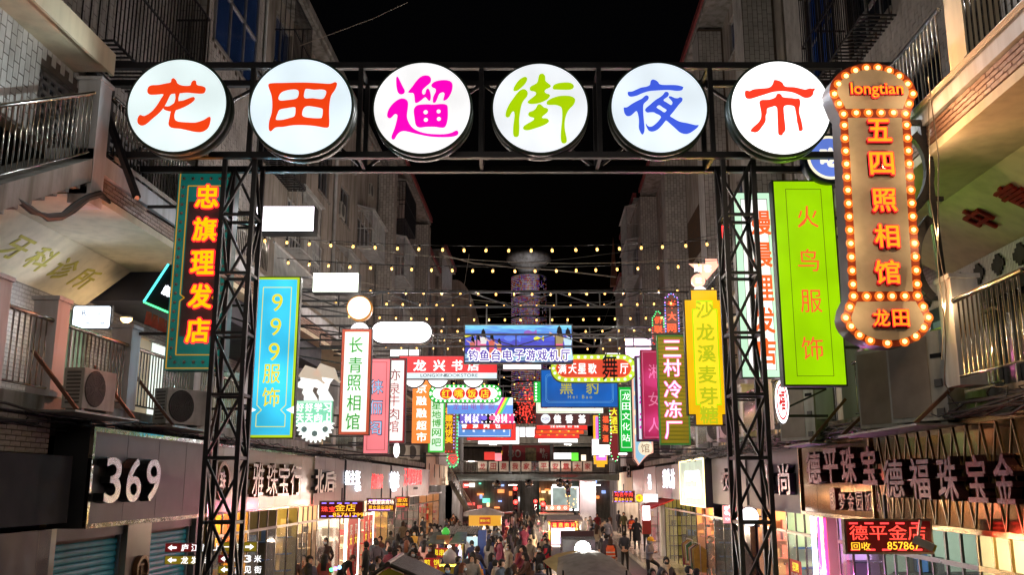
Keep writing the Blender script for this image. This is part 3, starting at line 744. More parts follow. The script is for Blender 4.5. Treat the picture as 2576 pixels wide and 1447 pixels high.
def tall_ac(x,y,z,rz,label):
    r = empty('air_conditioner',(x,y,z),label,'air conditioner','air conditioner units on the gallery ledges',rz=math.radians(rz))
    b = MB(); b.box(-.48,0,.04,.48,.36,1.28); b.box(-.4,.05,0,-.3,.3,.04); b.box(.3,.05,0,.4,.3,.04); b.build('shell',ACW,r)
    b = MB(); b.box(-.44,-.012,.1,.22,-.002,1.22); b.build('front_mesh',M('tan_mesh',(.36,.30,.25),.7,bump=.8,bscale=220),r)
    b = MB(); b.box(.26,-.008,.9,.44,-.001,.96); b.build('badge',DARK,r)
    for z_ in (.5,.1): b = MB(); b.box(.3,-.02,z_,.42,-.001,z_ + .1); b.build('service_cap',GRILL,r)
    b = MB()
    for k in range(14): b.box(-.486,.05,.16 + k * .075,-.48,.31,.2 + k * .075)
    b.build('side_vent',GRILL,r)
tall_ac(5.72,13.2,4.52,-62,'tall air conditioner under the photo studio sign, nearer to the street'); tall_ac(5.78,14.6,4.52,-62,'tall air conditioner just behind the one under the photo studio sign'); tall_ac(5.75,19.0,4.52,-62,'air conditioner beside the red and white oval sign')
ledge(1,6.0,12.6,16.0,4.50,'bright edged ledge under the tall air conditioners',1.0); ledge(1,6.0,18.4,20.4,4.50,'ledge beside the oval sign',.8)
for y,sd,z,lb in ((27.5,1,4.8,'air conditioner above the green lit shop box'),(29.8,1,4.8,'air conditioner above the glowing clothes shop sign'),(42,1,4.75,'air conditioner under the bathhouse sign'),
                     (47,-1,4.75,'air conditioner below the orange supermarket sign'),(51,-1,4.75,'air conditioner below the green internet cafe sign')):
    d_ = 5.55 if sd > 0 else 6.9
    a = aircon(W(sd * d_,y,z + .2),math.radians(-60 if sd > 0 else 60),lb,1.3)
for (u,v,Y,lb) in ((868,418,38,'small air conditioner high on the left wall near the beam'),(846,533,36,'air conditioner beside the drainpipe high on the left wall'),(913,483,42,'air conditioner beside the tall left tile pier')):
    p = at(u,v,Y); aircon((-7.95 + K * Y + .05,Y,p.z - .3),math.radians(90),lb,1.0,'air conditioners hung on the upper left wall')

# ---------------------------------------------------------------- loose cables
def cables(sd,d,y0,y1,z,n,label,rr=.25,mat=None):
    b = MB(True)
    for k in range(n):
        x = sd * (d + random.uniform(-rr,rr)); zz = z + random.uniform(-.16,.12); pts = []; y = y0 + random.uniform(0,1)
        while y < y1: pts.append((x + random.uniform(-.05,.05),y,zz + random.uniform(-.07,.05))); y += random.uniform(.35,.9)
        b.tube(pts,random.uniform(.008,.022),5,cap=False)
    for k in range(int((y1 - y0) * 1.5)):
        y = random.uniform(y0,y1); x = sd * (d + random.uniform(-rr,rr)); r_ = random.uniform(.12,.3)
        b.tube([(x + random.uniform(-.1,.1),y + r_ * math.cos(t) * 1.5,z + .02 + r_ * .6 * math.sin(t)) for t in [j * .7 for j in range(9)]],.009,5,cap=False)
    o = b.build('cable_tangle',mat or CABLE); tag(o,label,'cables',kind='stuff'); return o
cables(-1,7.15,9.5,40,4.62,9,'tangle of black cables running over the left shop fascias')
cables(1,5.75,9.5,40,4.72,16,'tangle of black cables running over the right shop fascias',.3)
cables(1,5.8,10,36,4.68,3,'pale hoses lying among the right hand cables',.25,CABW)
b = MB(True)
for k in range(4):
    o = .035 * math.cos(k * 1.6); b.tube([(-7.2 + o,14.9,8.32 - o),(-7.14,14.5,8.3 - o),(-7.12,14.1,8.12 - o),(-7.14,13.75,7.85 - o * 2),(-7.16,13.45,7.62 - o),(-7.18,13.1,7.5 - o),(-7.2,12.7,7.5 + o),(-7.25,12.2,7.58),(-7.3,11.5,7.6 + .03 * k)],.024 + .004 * k,8)
tag(b.build('cable_bundle',CABLE,None,True),'thick black cable bundle looping under the stair at the left edge','cables')
b = MB(True); b.tube([(5.35,12.0,9.2),(5.34,11.9,8.0),(5.3,12.15,6.6),(5.25,12.0,5.6),(5.3,12.3,5.0),(5.5,12.6,4.9)],.008,6); b.tube([(5.38,12.1,9.0),(5.3,12.2,7.5),(5.33,12.05,6.2),(5.25,12.2,5.3)],.006,6)
tag(b.build('hanging_cable',CABW,None,True),'pale cable hanging down the corner right of the photo studio sign','cable')
for sd,d,z,lb in ((-1,7.15,9.03,'pale conduits along the left third level edge'),(1,5.4,8.93,'pinkish conduits along the right third level edge')):
    b = MB(True)
    for k in range(3): ya_ = 14.9 if sd < 0 else 9.5; b.tube([(sd * d,ya_,z + .03 * k),(sd * (d - .02),20,z + .03 * k),(sd * d,32,z + .03 * k)],.014,6)
    tag(b.build('conduit',CABW,None,True),lb,'conduit')
# overhead wires across the sky
def wire(pts,label,r=.012,mat=None):
    b = MB(); b.tube(pts,r,5); tag(b.build('overhead_wire',mat or CABW,None,True),label,'wire')
wire([at(1025,5,20),at(940,45,21),at(860,75,24),at(740,120,27)],'thin wire crossing the black sky at the top left')
for i_,(a_,b_,Y_) in enumerate((((700,590),(1850,640),24),((760,655),(1800,590),26),((860,700),(1760,760),31),((900,790),(1700,720),33),((1000,850),(1650,800),37),((1440,970),(1560,690),44),((1180,640),(1120,960),46),((930,840),(1250,1020),40))):
    A_,B_ = at(*a_,Y_),at(*b_,Y_ + 2); wire([A_.lerp(B_,t / 8) - Vector((0,0,.5 * (1 - (t / 4 - 1) ** 2))) for t in range(9)],'%s thin slack wire among the bulb strings' % ['highest','second','third','fourth','fifth','steep right','steep left','lowest'][i_],.009,CABLE if i_ % 2 else None)
wire([at(1110,640,40),at(1190,662,40),at(1280,672,40),at(1400,680,40),at(1548,697,44)],'thick pale wire sloping down across the mushroom tower',.03)

# ---------------------------------------------------------------- mushroom tower with LED cage
TW = empty('mushroom_tower',at(1331,900,88) * 1.0,'dark tower topped by a wide disc above a cylinder of coloured lights','tower'); TW.location.z = 0
c0 = 0; s = 88 / (F * _cp)
zt = at(1331,652,88).z; zc0 = at(1331,697,88).z; rd = 58 * 88 / F; rc = 46 * 88 / F * .98
b = MB(); b.lathe([(.6,zt - 1.9),(1.0,zt - 1.2),(rd * .55,zt - .75),(rd * .8,zt - .55),(rd,zt - .1),(rd * .98,zt + .25),(rd * .85,zt + .5),(.5,zt + .6)],40); b.build('disc',M('disc_panels',(.5,.48,.46),.5,dirt=.4),TW,True)
b = MB(); b.lathe([(.9,0),(.9,zt - 1.3)],20); b.build('shaft',CONC,TW,True)
for band in range(12):
    zb = zc0 - 2.05 * band - .1
    if zb < 6: break
    bb = [MB() for _ in range(4)]
    for j in range(11):
        z = zb - .17 * j - .09
        for k in range(46):
            t = math.pi + math.pi * (k + .5) / 46 + (.0 if k < 46 else 0)
            if band < 3 and math.cos(t) > .55 and random.random() < .75: continue
            x,y = rc * math.cos(t),rc * math.sin(t); q = random.choices([0,1,2,3],[4,2,2,1])[0]
            if band in (6,7,8,9): q = 1 if (abs(math.cos(t + .2)) < .5 and random.random() < .55) else (0 if random.random() < .1 else None)
            if q is None: continue
            e = .034; tx,ty = -math.sin(t) * e,math.cos(t) * e
            bb[q].quad((x - tx,y - ty,z - e),(x + tx,y + ty,z - e),(x + tx,y + ty,z + e),(x - tx,y - ty,z + e))
    for q,(nm,c) in enumerate((('white_led',(.9,.7,.8)),('red_led',(1,.08,.06)),('violet_led',(.35,.15,1)),('amber_led',(1,.5,.1)))):
        if bb[q].f: o = bb[q].build('light_band',E(nm,c,.45,0,False),TW); o['kind'] = 'stuff'
    b = MB(); b.lathe([(rc,zb),(rc,zb + .05),(rc - .05,zb + .05),(rc - .05,zb)],40); b.build('ring',ALU,TW)
l = bpy.data.lights.new('disc_fill_light','POINT'); l.energy = 110; l.color = (.9,.9,.95); l.shadow_soft_size = .5; o = bpy.data.objects.new('disc_fill_light',l); COL.objects.link(o); o.parent = TW; o.location = (0,-rd - 1.5,zt - 2.6)  # unseen light added in front of the tower to brighten its disc
# three dancing dots figures made of red lights
for (u,v) in ((1330,1000),(1322,1040)):
    p = at(u,v,84); b = MB()
    for k in range(90):
        x = random.gauss(0,.45); z = random.gauss(0,.55)
        b.box(x - .05,0,z - .05,x + .05,.02,z + .05)
    o = b.build('light_cluster',E('red_led2',(1,.06,.04),1.4,0,False)); o.location = p; tag(o,'cluster of red lights on the mast under the mushroom tower, %s one' % ('upper' if v < 1020 else 'lower'),'lights',kind='stuff')

# ---------------------------------------------------------------- thin trusses over the street and strings of bulbs
def truss(Y,v0,v1,label):
    z0,z1 = at(CU,v0,Y).z,at(CU,v1,Y).z; xa,xb = -6.9 + K * Y,5.3 + K * Y
    r = empty('light_truss',(0,Y,0),label,'truss','thin black trusses that carry the light strings'); I = Matrix.Translation(-r.location)
    for z in (z0,z1):
        b = MB(); b.bar((xa,Y,z),(xb,Y,z),.05); b.build('chord',BLM,r,mtx=I)
    n = 10; d = (xb - xa) / n
    for k in range(n + 1):
        b = MB(); b.bar((xa + d * k,Y,z0),(xa + d * k,Y,z1),.035,up=(0,1,0)); b.build('upright',BLM,r,mtx=I)
    for k in range(n):
        za,zb_ = (z0,z1) if k % 2 else (z1,z0)
        b = MB(); b.bar((xa + d * k,Y,zb_),(xa + d * (k + 1),Y,za),.03,up=(0,1,0)); b.build('diagonal_brace',BLM,r,mtx=I)
truss(25.7,735,772,'nearest thin truss, level with the orange rimmed disc'); truss(31.5,822,850,'second thin truss, just above the bookstore sign')
truss(28.8,842,872,'low thin truss passing over the game hall screen'); truss(37.5,905,930,'fourth thin truss behind the song hall sign'); truss(44,948,972,'fifth thin truss deep in the street'); truss(52,985,1010,'farthest thin truss in front of the red dot lights')
BULBG = E('string_bulb_glow',(1.0,.52,.12),3.6,0,False)
SB = MB(); SB.lathe([(.008,.045),(.013,.04),(.015,.01),(.024,-.01),(.03,-.036),(.026,-.06),(.011,-.074)],10); SBM = SB.mesh('bulb',None,True); SBM.materials.append(None)
SK_ = MB(); SK_.lathe([(.022,.0),(.022,.055),(.012,.06)],8); SKM = SK_.mesh('socket',DARK,True)
LD_ = bpy.data.lights.new('bulb_light','POINT'); LD_.energy = 13; LD_.color = (1.0,.87,.76); LD_.shadow_soft_size = 0
def string(Y,zc,sag,spacing,label,dx0=-6.6,dx1=5.2,lights=2,off=0.0,bulbs=True,dY=0.0):
    r = empty('string_lights',(0,0,0),label,'string lights','strings of warm bulbs across the street')
    xa,xb = dx0 + K * Y,dx1 + K * Y
    def P(t): return Vector((xa + (xb - xa) * t,Y + dY * t,zc + sag * (4 * (t - .5) ** 2)))
    b = MB(); b.tube([P(k / 24) for k in range(25)],.008,5); b.build('cable',CABLE,r,True)
    n = int((xb - xa) / spacing)
    for k in range(n):
        p = P((k + .5 + off) / n) - Vector((0,0,.07))
        p.x += random.uniform(-.02,.02)
        tilt = Matrix.Rotation(random.uniform(-.25,.25),4,'Y') @ Matrix.Rotation(random.uniform(-.2,.2),4,'X')
        o = link('bulb',SBM,r,BULBG,Matrix.Translation(p) @ tilt); link('socket',SKM,o)
        if lights and k % lights == lights // 2:
            l = bpy.data.objects.new('bulb_light',LD_); COL.objects.link(l); l.parent = r; l.location = p - Vector((0,0,.2))
rowsL = [(21.0,627,28,.5),(22.7,679,24,.5),(26.0,738,15,.5),(28.1,768,12,.5),(30.2,803,10,.5),(32.3,833,9,.55),(34.6,856,8,.55),(37,878,8,.6),(39.5,900,7,.6),(42,925,6,.65),(45,948,6,.7),(48.5,966,5,.75),(53,985,5,.8),(58,1003,4,.9)]
nth = ['nearest','second','third','fourth','fifth','sixth','seventh','eighth','ninth','tenth','eleventh','twelfth','thirteenth','farthest']
for i,(Y,v,sg,sp) in enumerate(rowsL):
    string(Y,at(1300,v,Y).z + .07,sg * Y / F * 1.0,sp,'%s string of warm bulbs across the street, counted from the round signs' % nth[i],lights=2 if i < 8 else 3,off=random.uniform(-.2,.2))
# the strings go on over the part of the street behind the lens
for i,Y in enumerate((9.0,5.0,1.0,-3.0,-8)): string(Y,9.4,.25,.5,'%s string of warm bulbs over the street nearer than the round signs' % nth[i],lights=2,dx0=-6.6,dx1=4.9)

# ---------------------------------------------------------------- gantry over the street
GY = 15.35
def gz(v): return at(CU,v,GY).z
GA = empty('entrance_gantry',(0,GY,0),'black steel box truss spanning the street above the crowd with six round signs','gantry'); GI = Matrix.Translation(-GA.location)
xl,xr = at(222,280,GY).x,at(2255,170,GY).x
zt,zb = gz(166),gz(391)
for yy in (GY,GY + .75):
    b = MB(); b.bar((xl,yy,zt),(xr,yy,zt),.11); b.build('top_chord',BLM,GA,mtx=GI)
    b = MB(); b.bar((xl,yy,zb),(xr - .3,yy,zb),.11); b.build('bottom_chord',BLM,GA,mtx=GI)
xs = [xl,at(632,280,GY).x,at(905,280,GY).x,at(1210,280,GY).x,at(1508,280,GY).x,at(1790,280,GY).x,at(2130,280,GY).x]
for i,x in enumerate(xs):
    for yy in (GY,GY + .75):
        b = MB(); b.bar((x,yy,zb),(x,yy,zt),.13 if i == 0 else .08,up=(0,1,0)); b.build('upright',BLM,GA,mtx=GI)
    for z in (zb,zt):
        b = MB(); b.bar((x,GY,z),(x,GY + .75,z),.06); b.build('cross_member',BLM,GA,mtx=GI)
for i in range(len(xs) - 1):
    for yy in (GY + .73,):
        a,c = (zt,zb) if (i + (yy > GY + .1)) % 2 == 0 else (zb,zt)
        b = MB(); b.bar((xs[i],yy,a),(xs[i + 1],yy,c),.055,up=(0,1,0)); b.build('diagonal_brace',BLM,GA,mtx=GI)
b = MB(); p,q = at(232,185,GY - .1),at(345,498,GY - .9); b.bar(p,q,.09); b.bar(at(232,190,GY),at(330,300,GY),.07); b.build('bracing_strut',BLM,GA,mtx=GI)

def lattice(u,v,ztop,label,wd=.52):
    p = at(u,v,GY + .1); r = empty('lattice_tower',(p.x,GY + .1,0),label,'tower','lattice towers carrying the gantry')
    w = wd / 2
    for sx in (-1,1):
        for sy in (0,1):
            b = MB(); b.bar((sx * w,sy * wd,0),(sx * w,sy * wd,ztop),.075,up=(0,1,0)); b.build('leg',BLM,r)
    n = 9; st = ztop / n
    for k in range(1,n):
        z = k * st
        for a,c in (((-w,0),(w,0)),((-w,wd),(w,wd)),((-w,0),(-w,wd)),((w,0),(w,wd))):
            b = MB(); b.bar((a[0],a[1],z),(c[0],c[1],z),.05); b.build('cross_bar',BLM,r)
    for k in range(n):
        z0,z1 = k * st,(k + 1) * st
        for j,(a,c) in enumerate((((-w,0),(w,0)),((w,0),(w,wd)),((w,wd),(-w,wd)),((-w,wd),(-w,0)))):
            if (k + j) % 2: a,c = c,a
            b = MB(); b.bar((a[0],a[1],z0),(c[0],c[1],z1),.045); b.build('diagonal_brace',BLM,r)
    b = MB()
    for sx in (-1,1):
        for sy in (0,1): b.box(sx * w - .14,sy * wd - .14,0.004,sx * w + .14,sy * wd + .14,.03)
    b.build('base_plate',BLM,r)
lattice(573,900,zb,'dark lattice tower on the left, in front of the barber and 999 signs')
lattice(1882,900,zb,'dark lattice tower on the right, beside the yellow candy sign')

# ---------------------------------------------------------------- six round signs
ORANGE = E('vermilion_film',(.90,.055,.005),.95,.04,False); RED2 = E('coral_film',(1.0,.05,.02),1.0,.04,False)
MAG = E('magenta_film',(1.0,.0,.52),1.0,.04,False); LIME = E('lime_film',(.40,.64,.0),1.0,.04,False); BLU = E('royal_blue_film',(.05,.11,.74),1.0,.04,False)
LONG = [[(1160,700),(1185,683),(1240,680),(1300,668),(1335,660),(1340,635),(1358,628),(1378,645),(1390,668),(1430,685),(1490,685),(1500,660),(1515,645),(1535,650),(1545,680),(1590,690),(1615,705),(1612,735),(1590,748),(1530,745),(1470,740),(1412,745),(1370,748),(1340,758),(1310,830),(1270,890),(1210,945),(1165,985),(1130,993),(1103,975),(1098,940),(1115,912),(1150,920),(1200,890),(1240,840),(1270,785),(1285,752),(1230,755),(1180,755),(1157,735)],
        [(1378,735),(1412,735),(1406,780),(1408,808),(1398,860),(1385,910),(1395,950),(1430,965),(1500,970),(1560,970),(1620,950),(1655,928),(1672,935),(1668,985),(1650,1020),(1610,1042),(1560,1042),(1500,1030),(1440,1018),(1370,1010),(1345,985),(1348,940),(1356,880),(1376,820),(1383,780)],
        [(1295,862),(1298,846),(1340,845),(1385,815),(1412,806),(1450,800),(1500,780),(1530,775),(1535,795),(1510,820),(1460,850),(1400,874),(1355,885),(1310,875)]]
TIAN = [[(245,670),(280,660),(360,658),(520,655),(640,660),(730,665),(770,652),(788,665),(775,710),(745,760),(735,830),(735,900),(740,980),(725,1012),(640,1000),(560,992),(460,992),(380,1005),(320,1010),(285,1040),(268,1020),(268,960),(283,900),(285,830),(275,760),(255,710)],
        [(330,775),(350,735),(400,715),(460,710),(487,725),(485,765),(465,785),(400,795),(345,798)],[(535,720),(550,705),(610,712),(670,710),(705,725),(695,770),(670,787),(600,780),(535,778)],
        [(330,900),(345,870),(400,858),(460,850),(470,870),(465,920),(430,935),(370,950),(322,950),(322,925)],[(530,865),(560,842),(620,848),(675,860),(685,880),(680,930),(660,938),(590,935),(528,920)]]
LIU = [[(1258,620),(1270,610),(1285,635),(1310,685),(1328,720),(1322,742),(1298,750),(1275,735),(1262,690)],
       [(1355,730),(1385,690),(1420,640),(1460,605),(1505,600),(1530,620),(1528,655),(1490,690),(1465,720),(1470,750),(1488,745),(1495,715),(1510,703),(1525,725),(1533,760),(1530,795),(1515,798),(1490,772),(1460,795),(1430,815),(1410,812),(1405,770),(1395,740),(1370,738)],
       [(1535,675),(1560,650),(1610,637),(1670,640),(1700,665),(1698,720),(1675,770),(1650,795),(1630,795),(1640,750),(1628,733),(1600,745),(1585,780),(1570,812),(1550,812),(1552,770),(1570,730),(1568,705),(1545,695)],
       [(1430,835),(1500,828),(1560,830),(1620,825),(1660,835),(1668,870),(1668,940),(1655,995),(1630,1012),(1570,1005),(1500,1005),(1450,1010),(1420,990),(1408,930),(1402,870)],
       circ(1495,890,17,10),circ(1596,884,16,10),circ(1498,950,16,10),circ(1599,943,16,10),
       [(1195,915),(1205,870),(1240,820),(1290,785),(1330,785),(1355,810),(1355,860),(1350,920),(1365,970),(1400,1015),(1460,1045),(1540,1060),(1640,1062),(1700,1050),(1735,1033),(1752,1045),(1745,1068),(1700,1082),(1620,1085),(1530,1080),(1430,1060),(1340,1038),(1300,1045),(1275,1070),(1258,1100),(1238,1100),(1235,1075),(1255,1020),(1270,960),(1275,915),(1255,905),(1225,935),(1205,935)]]
JIE = [[(372,470),(385,430),(420,370),(470,315),(530,283),(565,290),(573,320),(550,375),(500,430),(440,480),(400,493),(378,490)],
       [(258,840),(270,780),(310,690),(370,600),(430,520),(480,475),(525,465),(565,485),(580,525),(570,570),(530,620),(500,670),(480,740),(465,830),(455,920),(458,1010),(455,1100),(445,1150),(415,1167),(380,1155),(367,1110),(370,1010),(380,930),(388,850),(382,800),(360,793),(335,830),(315,870),(285,880),(262,868)],
       [(730,330),(745,260),(775,235),(810,238),(835,275),(840,340),(870,370),(915,410),(900,440),(850,465),(825,495),(845,525),(890,540),(903,565),(870,610),(790,655),(700,680),(620,683),(580,665),(585,640),(640,595),(690,555),(703,525),(680,500),(630,490),(608,465),(625,425),(680,395),(715,370)],
       [(700,740),(725,695),(760,687),(790,710),(815,735),(855,745),(877,770),(860,810),(810,850),(785,880),(800,892),(850,895),(882,920),(875,955),(800,1000),(700,1035),(600,1065),(540,1065),(512,1045),(520,1010),(570,975),(640,935),(672,905),(660,885),(610,870),(586,840),(600,805),(650,785),(680,765)],
       [(943,440),(965,400),(1030,375),(1120,365),(1200,370),(1248,405),(1240,450),(1190,472),(1100,474),(1000,470),(955,465)],
       [(852,670),(870,635),(930,600),(1020,570),(1110,560),(1200,568),(1255,595),(1268,640),(1240,700),(1190,750),(1150,810),(1125,880),(1112,960),(1112,1040),(1125,1120),(1138,1190),(1135,1240),(1100,1260),(1065,1245),(1052,1180),(1058,1060),(1070,950),(1078,850),(1072,750),(1040,715),(980,697),(900,698),(862,690)]]
YE = [[(285,530),(295,505),(345,502),(400,480),(480,445),(560,430),(610,405),(625,350),(650,326),(690,332),(730,360),(755,395),(820,405),(930,405),(1010,410),(1090,432),(1090,455),(1070,482),(1000,492),(900,480),(800,480),(700,487),(600,495),(500,525),(420,560),(340,577),(300,565)],
      [(222,760),(228,735),(270,732),(340,685),(420,640),(490,605),(540,562),(575,562),(590,590),(575,625),(530,665),(508,700),(503,780),(505,860),(510,940),(515,1030),(508,1090),(487,1125),(465,1115),(440,1060),(432,1010),(438,930),(430,850),(415,795),(395,790),(340,840),(300,860),(260,855),(232,815)],
      [(530,775),(550,740),(610,690),(680,630),(760,580),(800,545),(830,508),(870,512),(882,545),(860,580),(815,610),(803,635),(850,665),(905,700),(925,680),(930,655),(905,620),(880,590),(885,572),(920,575),(960,595),(1010,600),(1040,585),(1075,600),(1070,640),(1020,695),(960,770),(910,830),(888,860),(930,890),(1020,940),(1120,960),(1200,980),(1255,992),(1293,990),(1280,1020),(1220,1070),(1150,1110),(1090,1118),(1020,1095),(960,1040),(900,985),(840,930),(820,930),(770,990),(710,1050),(640,1082),(580,1075),(550,1030),(535,985),(537,968),(560,1000),(595,1015),(640,1000),(700,950),(750,890),(755,870),(735,845),(690,825),(655,805),(600,805),(560,808)],
      [(697,735),(715,710),(745,702),(790,735),(838,765),(835,785),(805,807),(760,778),(715,750)]]
SHI = [[(275,530),(285,490),(320,485),(350,492),(400,468),(500,455),(600,448),(660,425),(695,375),(710,332),(745,328),(800,345),(835,375),(855,415),(900,430),(1000,435),(1090,455),(1160,470),(1220,452),(1265,458),(1290,448),(1297,475),(1275,500),(1268,540),(1230,580),(1170,595),(1120,585),(1060,550),(980,515),(880,497),(780,495),(680,508),(560,545),(450,580),(370,605),(320,608),(285,590)],
       [(480,680),(485,645),(520,625),(600,622),(670,608),(720,580),(740,540),(775,530),(805,550),(820,580),(870,590),(950,597),(1010,607),(1055,605),(1072,640),(1070,690),(1052,750),(1048,820),(1062,890),(1075,960),(1083,1040),(1078,1070),(1045,1085),(1025,1070),(1018,1000),(1007,950),(1005,880),(995,790),(985,730),(950,708),(890,703),(850,710),(828,735),(825,800),(828,900),(833,1000),(833,1060),(815,1100),(795,1115),(780,1145),(740,1143),(725,1120),(725,1040),(728,900),(732,790),(728,740),(700,715),(660,728),(600,745),(583,770),(578,820),(560,860),(555,930),(530,980),(490,1030),(450,1080),(400,1104),(350,1095),(328,1082),(350,1045),(400,1000),(450,955),(485,900),(497,830),(490,750)]]
BULBBODY = M('green_black_drum',(.03,.05,.035),.4)
CIRC = [('龙',446,266.5,123,LONG,1398,836,386,354,ORANGE,(.80,.93,.93),'first round white sign at the left end, orange calligraphic character'),
        ('田',757.5,269.5,127,TIAN,510,843,398,374,ORANGE,(.80,.93,1.0),'round white sign with a red grid shaped character, second from the left'),
        ('遛',1062,272.5,121,LIU,1466,853,376,355,MAG,(.97,.97,.97),'round white sign with a magenta character'),
        ('街',1359,272.5,118.5,JIE,761,735,683,650,LIME,(.86,.90,.94),'round white sign with a lime green character'),
        ('夜',1658,271.6,119.5,YE,737,730,687,650,BLU,(.80,.90,.97),'round white sign with a blue character'),
        ('市',1964,272,124,SHI,790,733,715,685,RED2,(1.0,1.0,1.0),'brightest round white sign, red character, beside the photo studio sign')]
RR = 118.5 * 15.15 * 1.03 / F
for c,u,v,r,loops,cx,cyy,rx,ry,mat,face,lab in CIRC:
    Y = 15.15 * 118.5 / r
    s_ = Sign.facing(u - r,v - r * .94,u + r,v + r * .94,Y,lab,'round_lightbox','lit sign','round signs on the gantry'); R = s_.w / 2
    b = MB(); b.lathe([(R * 1.0,-.34),(R * 1.05,-.33),(R * 1.05,-.2),(R * 1.025,-.19),(R * 1.025,-.12),(R * 1.05,-.11),(R * 1.05,.0),(R * 1.0,.012)],64); b.v = [(x,-z_,y_) if False else (x,y_,z_) for x,y_,z_ in b.v]
    b.build('drum',BULBBODY,s_.root,True)
    s_.shape('face',[circ(0,0,R,72)],.012,.02,E('round_face_' + 'abcdef'[CIRC.index((c,u,v,r,loops,cx,cyy,rx,ry,mat,face,lab))],face,1.0 if c != '市' else 1.6,.13,scale=.9))
    lp = [[((x - cx) / rx * R,-(y - cyy) / ry * R) for x,y in l] for l in loops]
    if c == '龙':
        for i_,l in enumerate(lp): s_.shape('stroke',[l],.021,.027 + .0012 * i_,mat,k=3)
    else: s_.shape('character',lp,.021,.027,mat,k=3)
    b = MB()
    for sx in (-1,1): b.box(sx * R * .5 - .03,-R * .9,-.42,sx * R * .5 + .03,R * .9,-.34)
    b.build('bracket',BLM,s_.root); s_.h = R; s_.glow(120,face,1)

# ---------------------------------------------------------------- plain building blocks for signs
WHITE = E('white_film',(1,.98,.97),1.5,.1); WHITEHOT = E('white_lightbox',(1.0,.97,1.0),3.0,.05)
WL = E('white_letter',(1,.98,.96),1.4,0,False); YB = E('yellow_neon_face',(1.0,.50,.0),1.25,.1,False); RN = E('red_neon_rim',(1.0,.02,.03),1.6,0,False)
YLT = E('yellow_letter',(.95,.8,.03),1.0,.05,False); GRL = E('leaf_green_letter',(.04,.42,.03),.8,.05,False)
SILV = M('silver_letter',(.44,.44,.46),.25,metal=.7,var=.3,scale=2)
REDB = E('red_film',(.75,.02,.025),.95,.08); WARMB = E('warm_bulb',(1.0,.62,.22),7.0,0,False); WHB = E('white_bulb',(1,.97,.9),2.2,0,False)
BACKS = {}
def case(s,x0,y0,x1,y1,dep=.18,m=None):
    return s.box('casing',x0,y0,x1,y1,-dep,0,m or CASE)
def back_faces():
    """these light boxes shine from both sides"""
    for r in [o for o in bpy.data.objects if o.parent is None and o.get('category') in ('sign','lit sign') and abs(o.matrix_basis[0][0]) > .99]:
        cs = [c for c in r.children if c.name.startswith('casing')]; fc = [c for c in r.children if c.name.split('.')[0] in ('face','blue_panel','white_panel','violet_half')]
        if not cs or not fc: continue
        f = fc[-1]; z = min(v.co.z for v in cs[0].data.vertices) + cs[0].matrix_basis.translation.z
        c = f.copy(); COL.objects.link(c); c.name = 'back_face'; m = c.matrix_basis.copy(); zl = [v.co.z for v in f.data.vertices]; zs = f.matrix_basis.to_scale().z
        c.matrix_basis = Matrix.Translation((0,0,z - .012 - (m.translation.z + (max(zl) + min(zl)) / 2 * zs))) @ m
def bracket(s,sd,top=True):
    """arms that tie the sign back to the wall"""
    b = MB(); p = s.M.translation; wall = 7.2 if sd < 0 else 5.5
    xw = sd * wall + K * p.y - p.x
    for z in (s.h * .32,-s.h * .32): b.bar((sd * s.w / 2 * .98,z,-.1),(xw,z,-.1),.05)
    for z in (s.h * .3,): b.bar((sd * s.w / 2,z - .35,-.1),(xw,z,-.1),.035)
    return b.build('bracket',BLM,s.root)
def legs(s,h=1.2):
    b = MB()
    for x in (-s.w * .3,s.w * .3): b.bar((x,s.h / 2,-.1),(x,s.h / 2 + h,-.1),.04)
    return b.build('hanger',BLM,s.root)

# 1 barber shop sign, teal
s = Sign.facing(432,429,576,932,16.35,'tall teal sign with glowing orange characters and dull bulbs behind the left tower'); w,h = s.w / 2,s.h / 2
case(s,-w,-h,w,h,.3,M('teal_case',(.01,.10,.10),.5)); TE = E('teal_face',(.01,.17,.14),.55,.3); s.box('face',-w,-h,w,h,.001,.012,TE)
YLN = E('amber_line',(.75,.38,.02),.6,.05,False)
s.ring('border_line',-w + .025,-h + .025,w - .025,h - .025,.018,.013,.022,YLN)
yk = -h + .62 * .9
ik = [(-w + .19,h - .3),(w - .19,h - .3),(w - .19,yk + .8),(w - .27,yk + .74),(w - .19,yk + .68),(w - .19,-h + .27),(-w + .19,-h + .27),(-w + .19,yk + .68),(-w + .27,yk + .74),(-w + .19,yk + .8)]
b = MB()
for i in range(len(ik)): b.bar((*ik[i],.018),(*ik[(i + 1) % len(ik)],.018),.018,.01)
b.build('inner_line',YLN,s.root)
s.box('centre_panel',-w + .22,-h + .6,w - .22,h - .6,.0125,.0145,M('slate_panel',(.12,.12,.13),.5))
s.bulbs(along(rect(-w + .10,-h + .14,w - .10,h - .16),.165),.032,M('unlit_bulb',(.45,.42,.40),.3,bump=0),.014)
bx = lerp((.0,h * .72),(.0,-h * .62),5)
s.col('忠旗理发店',[(x + .05,y) for x,y in bx],.42,.44,YB,.05,.02,.035,RN,.07)
bracket(s,-1); s.glow(210,(1,.30,.16),3)
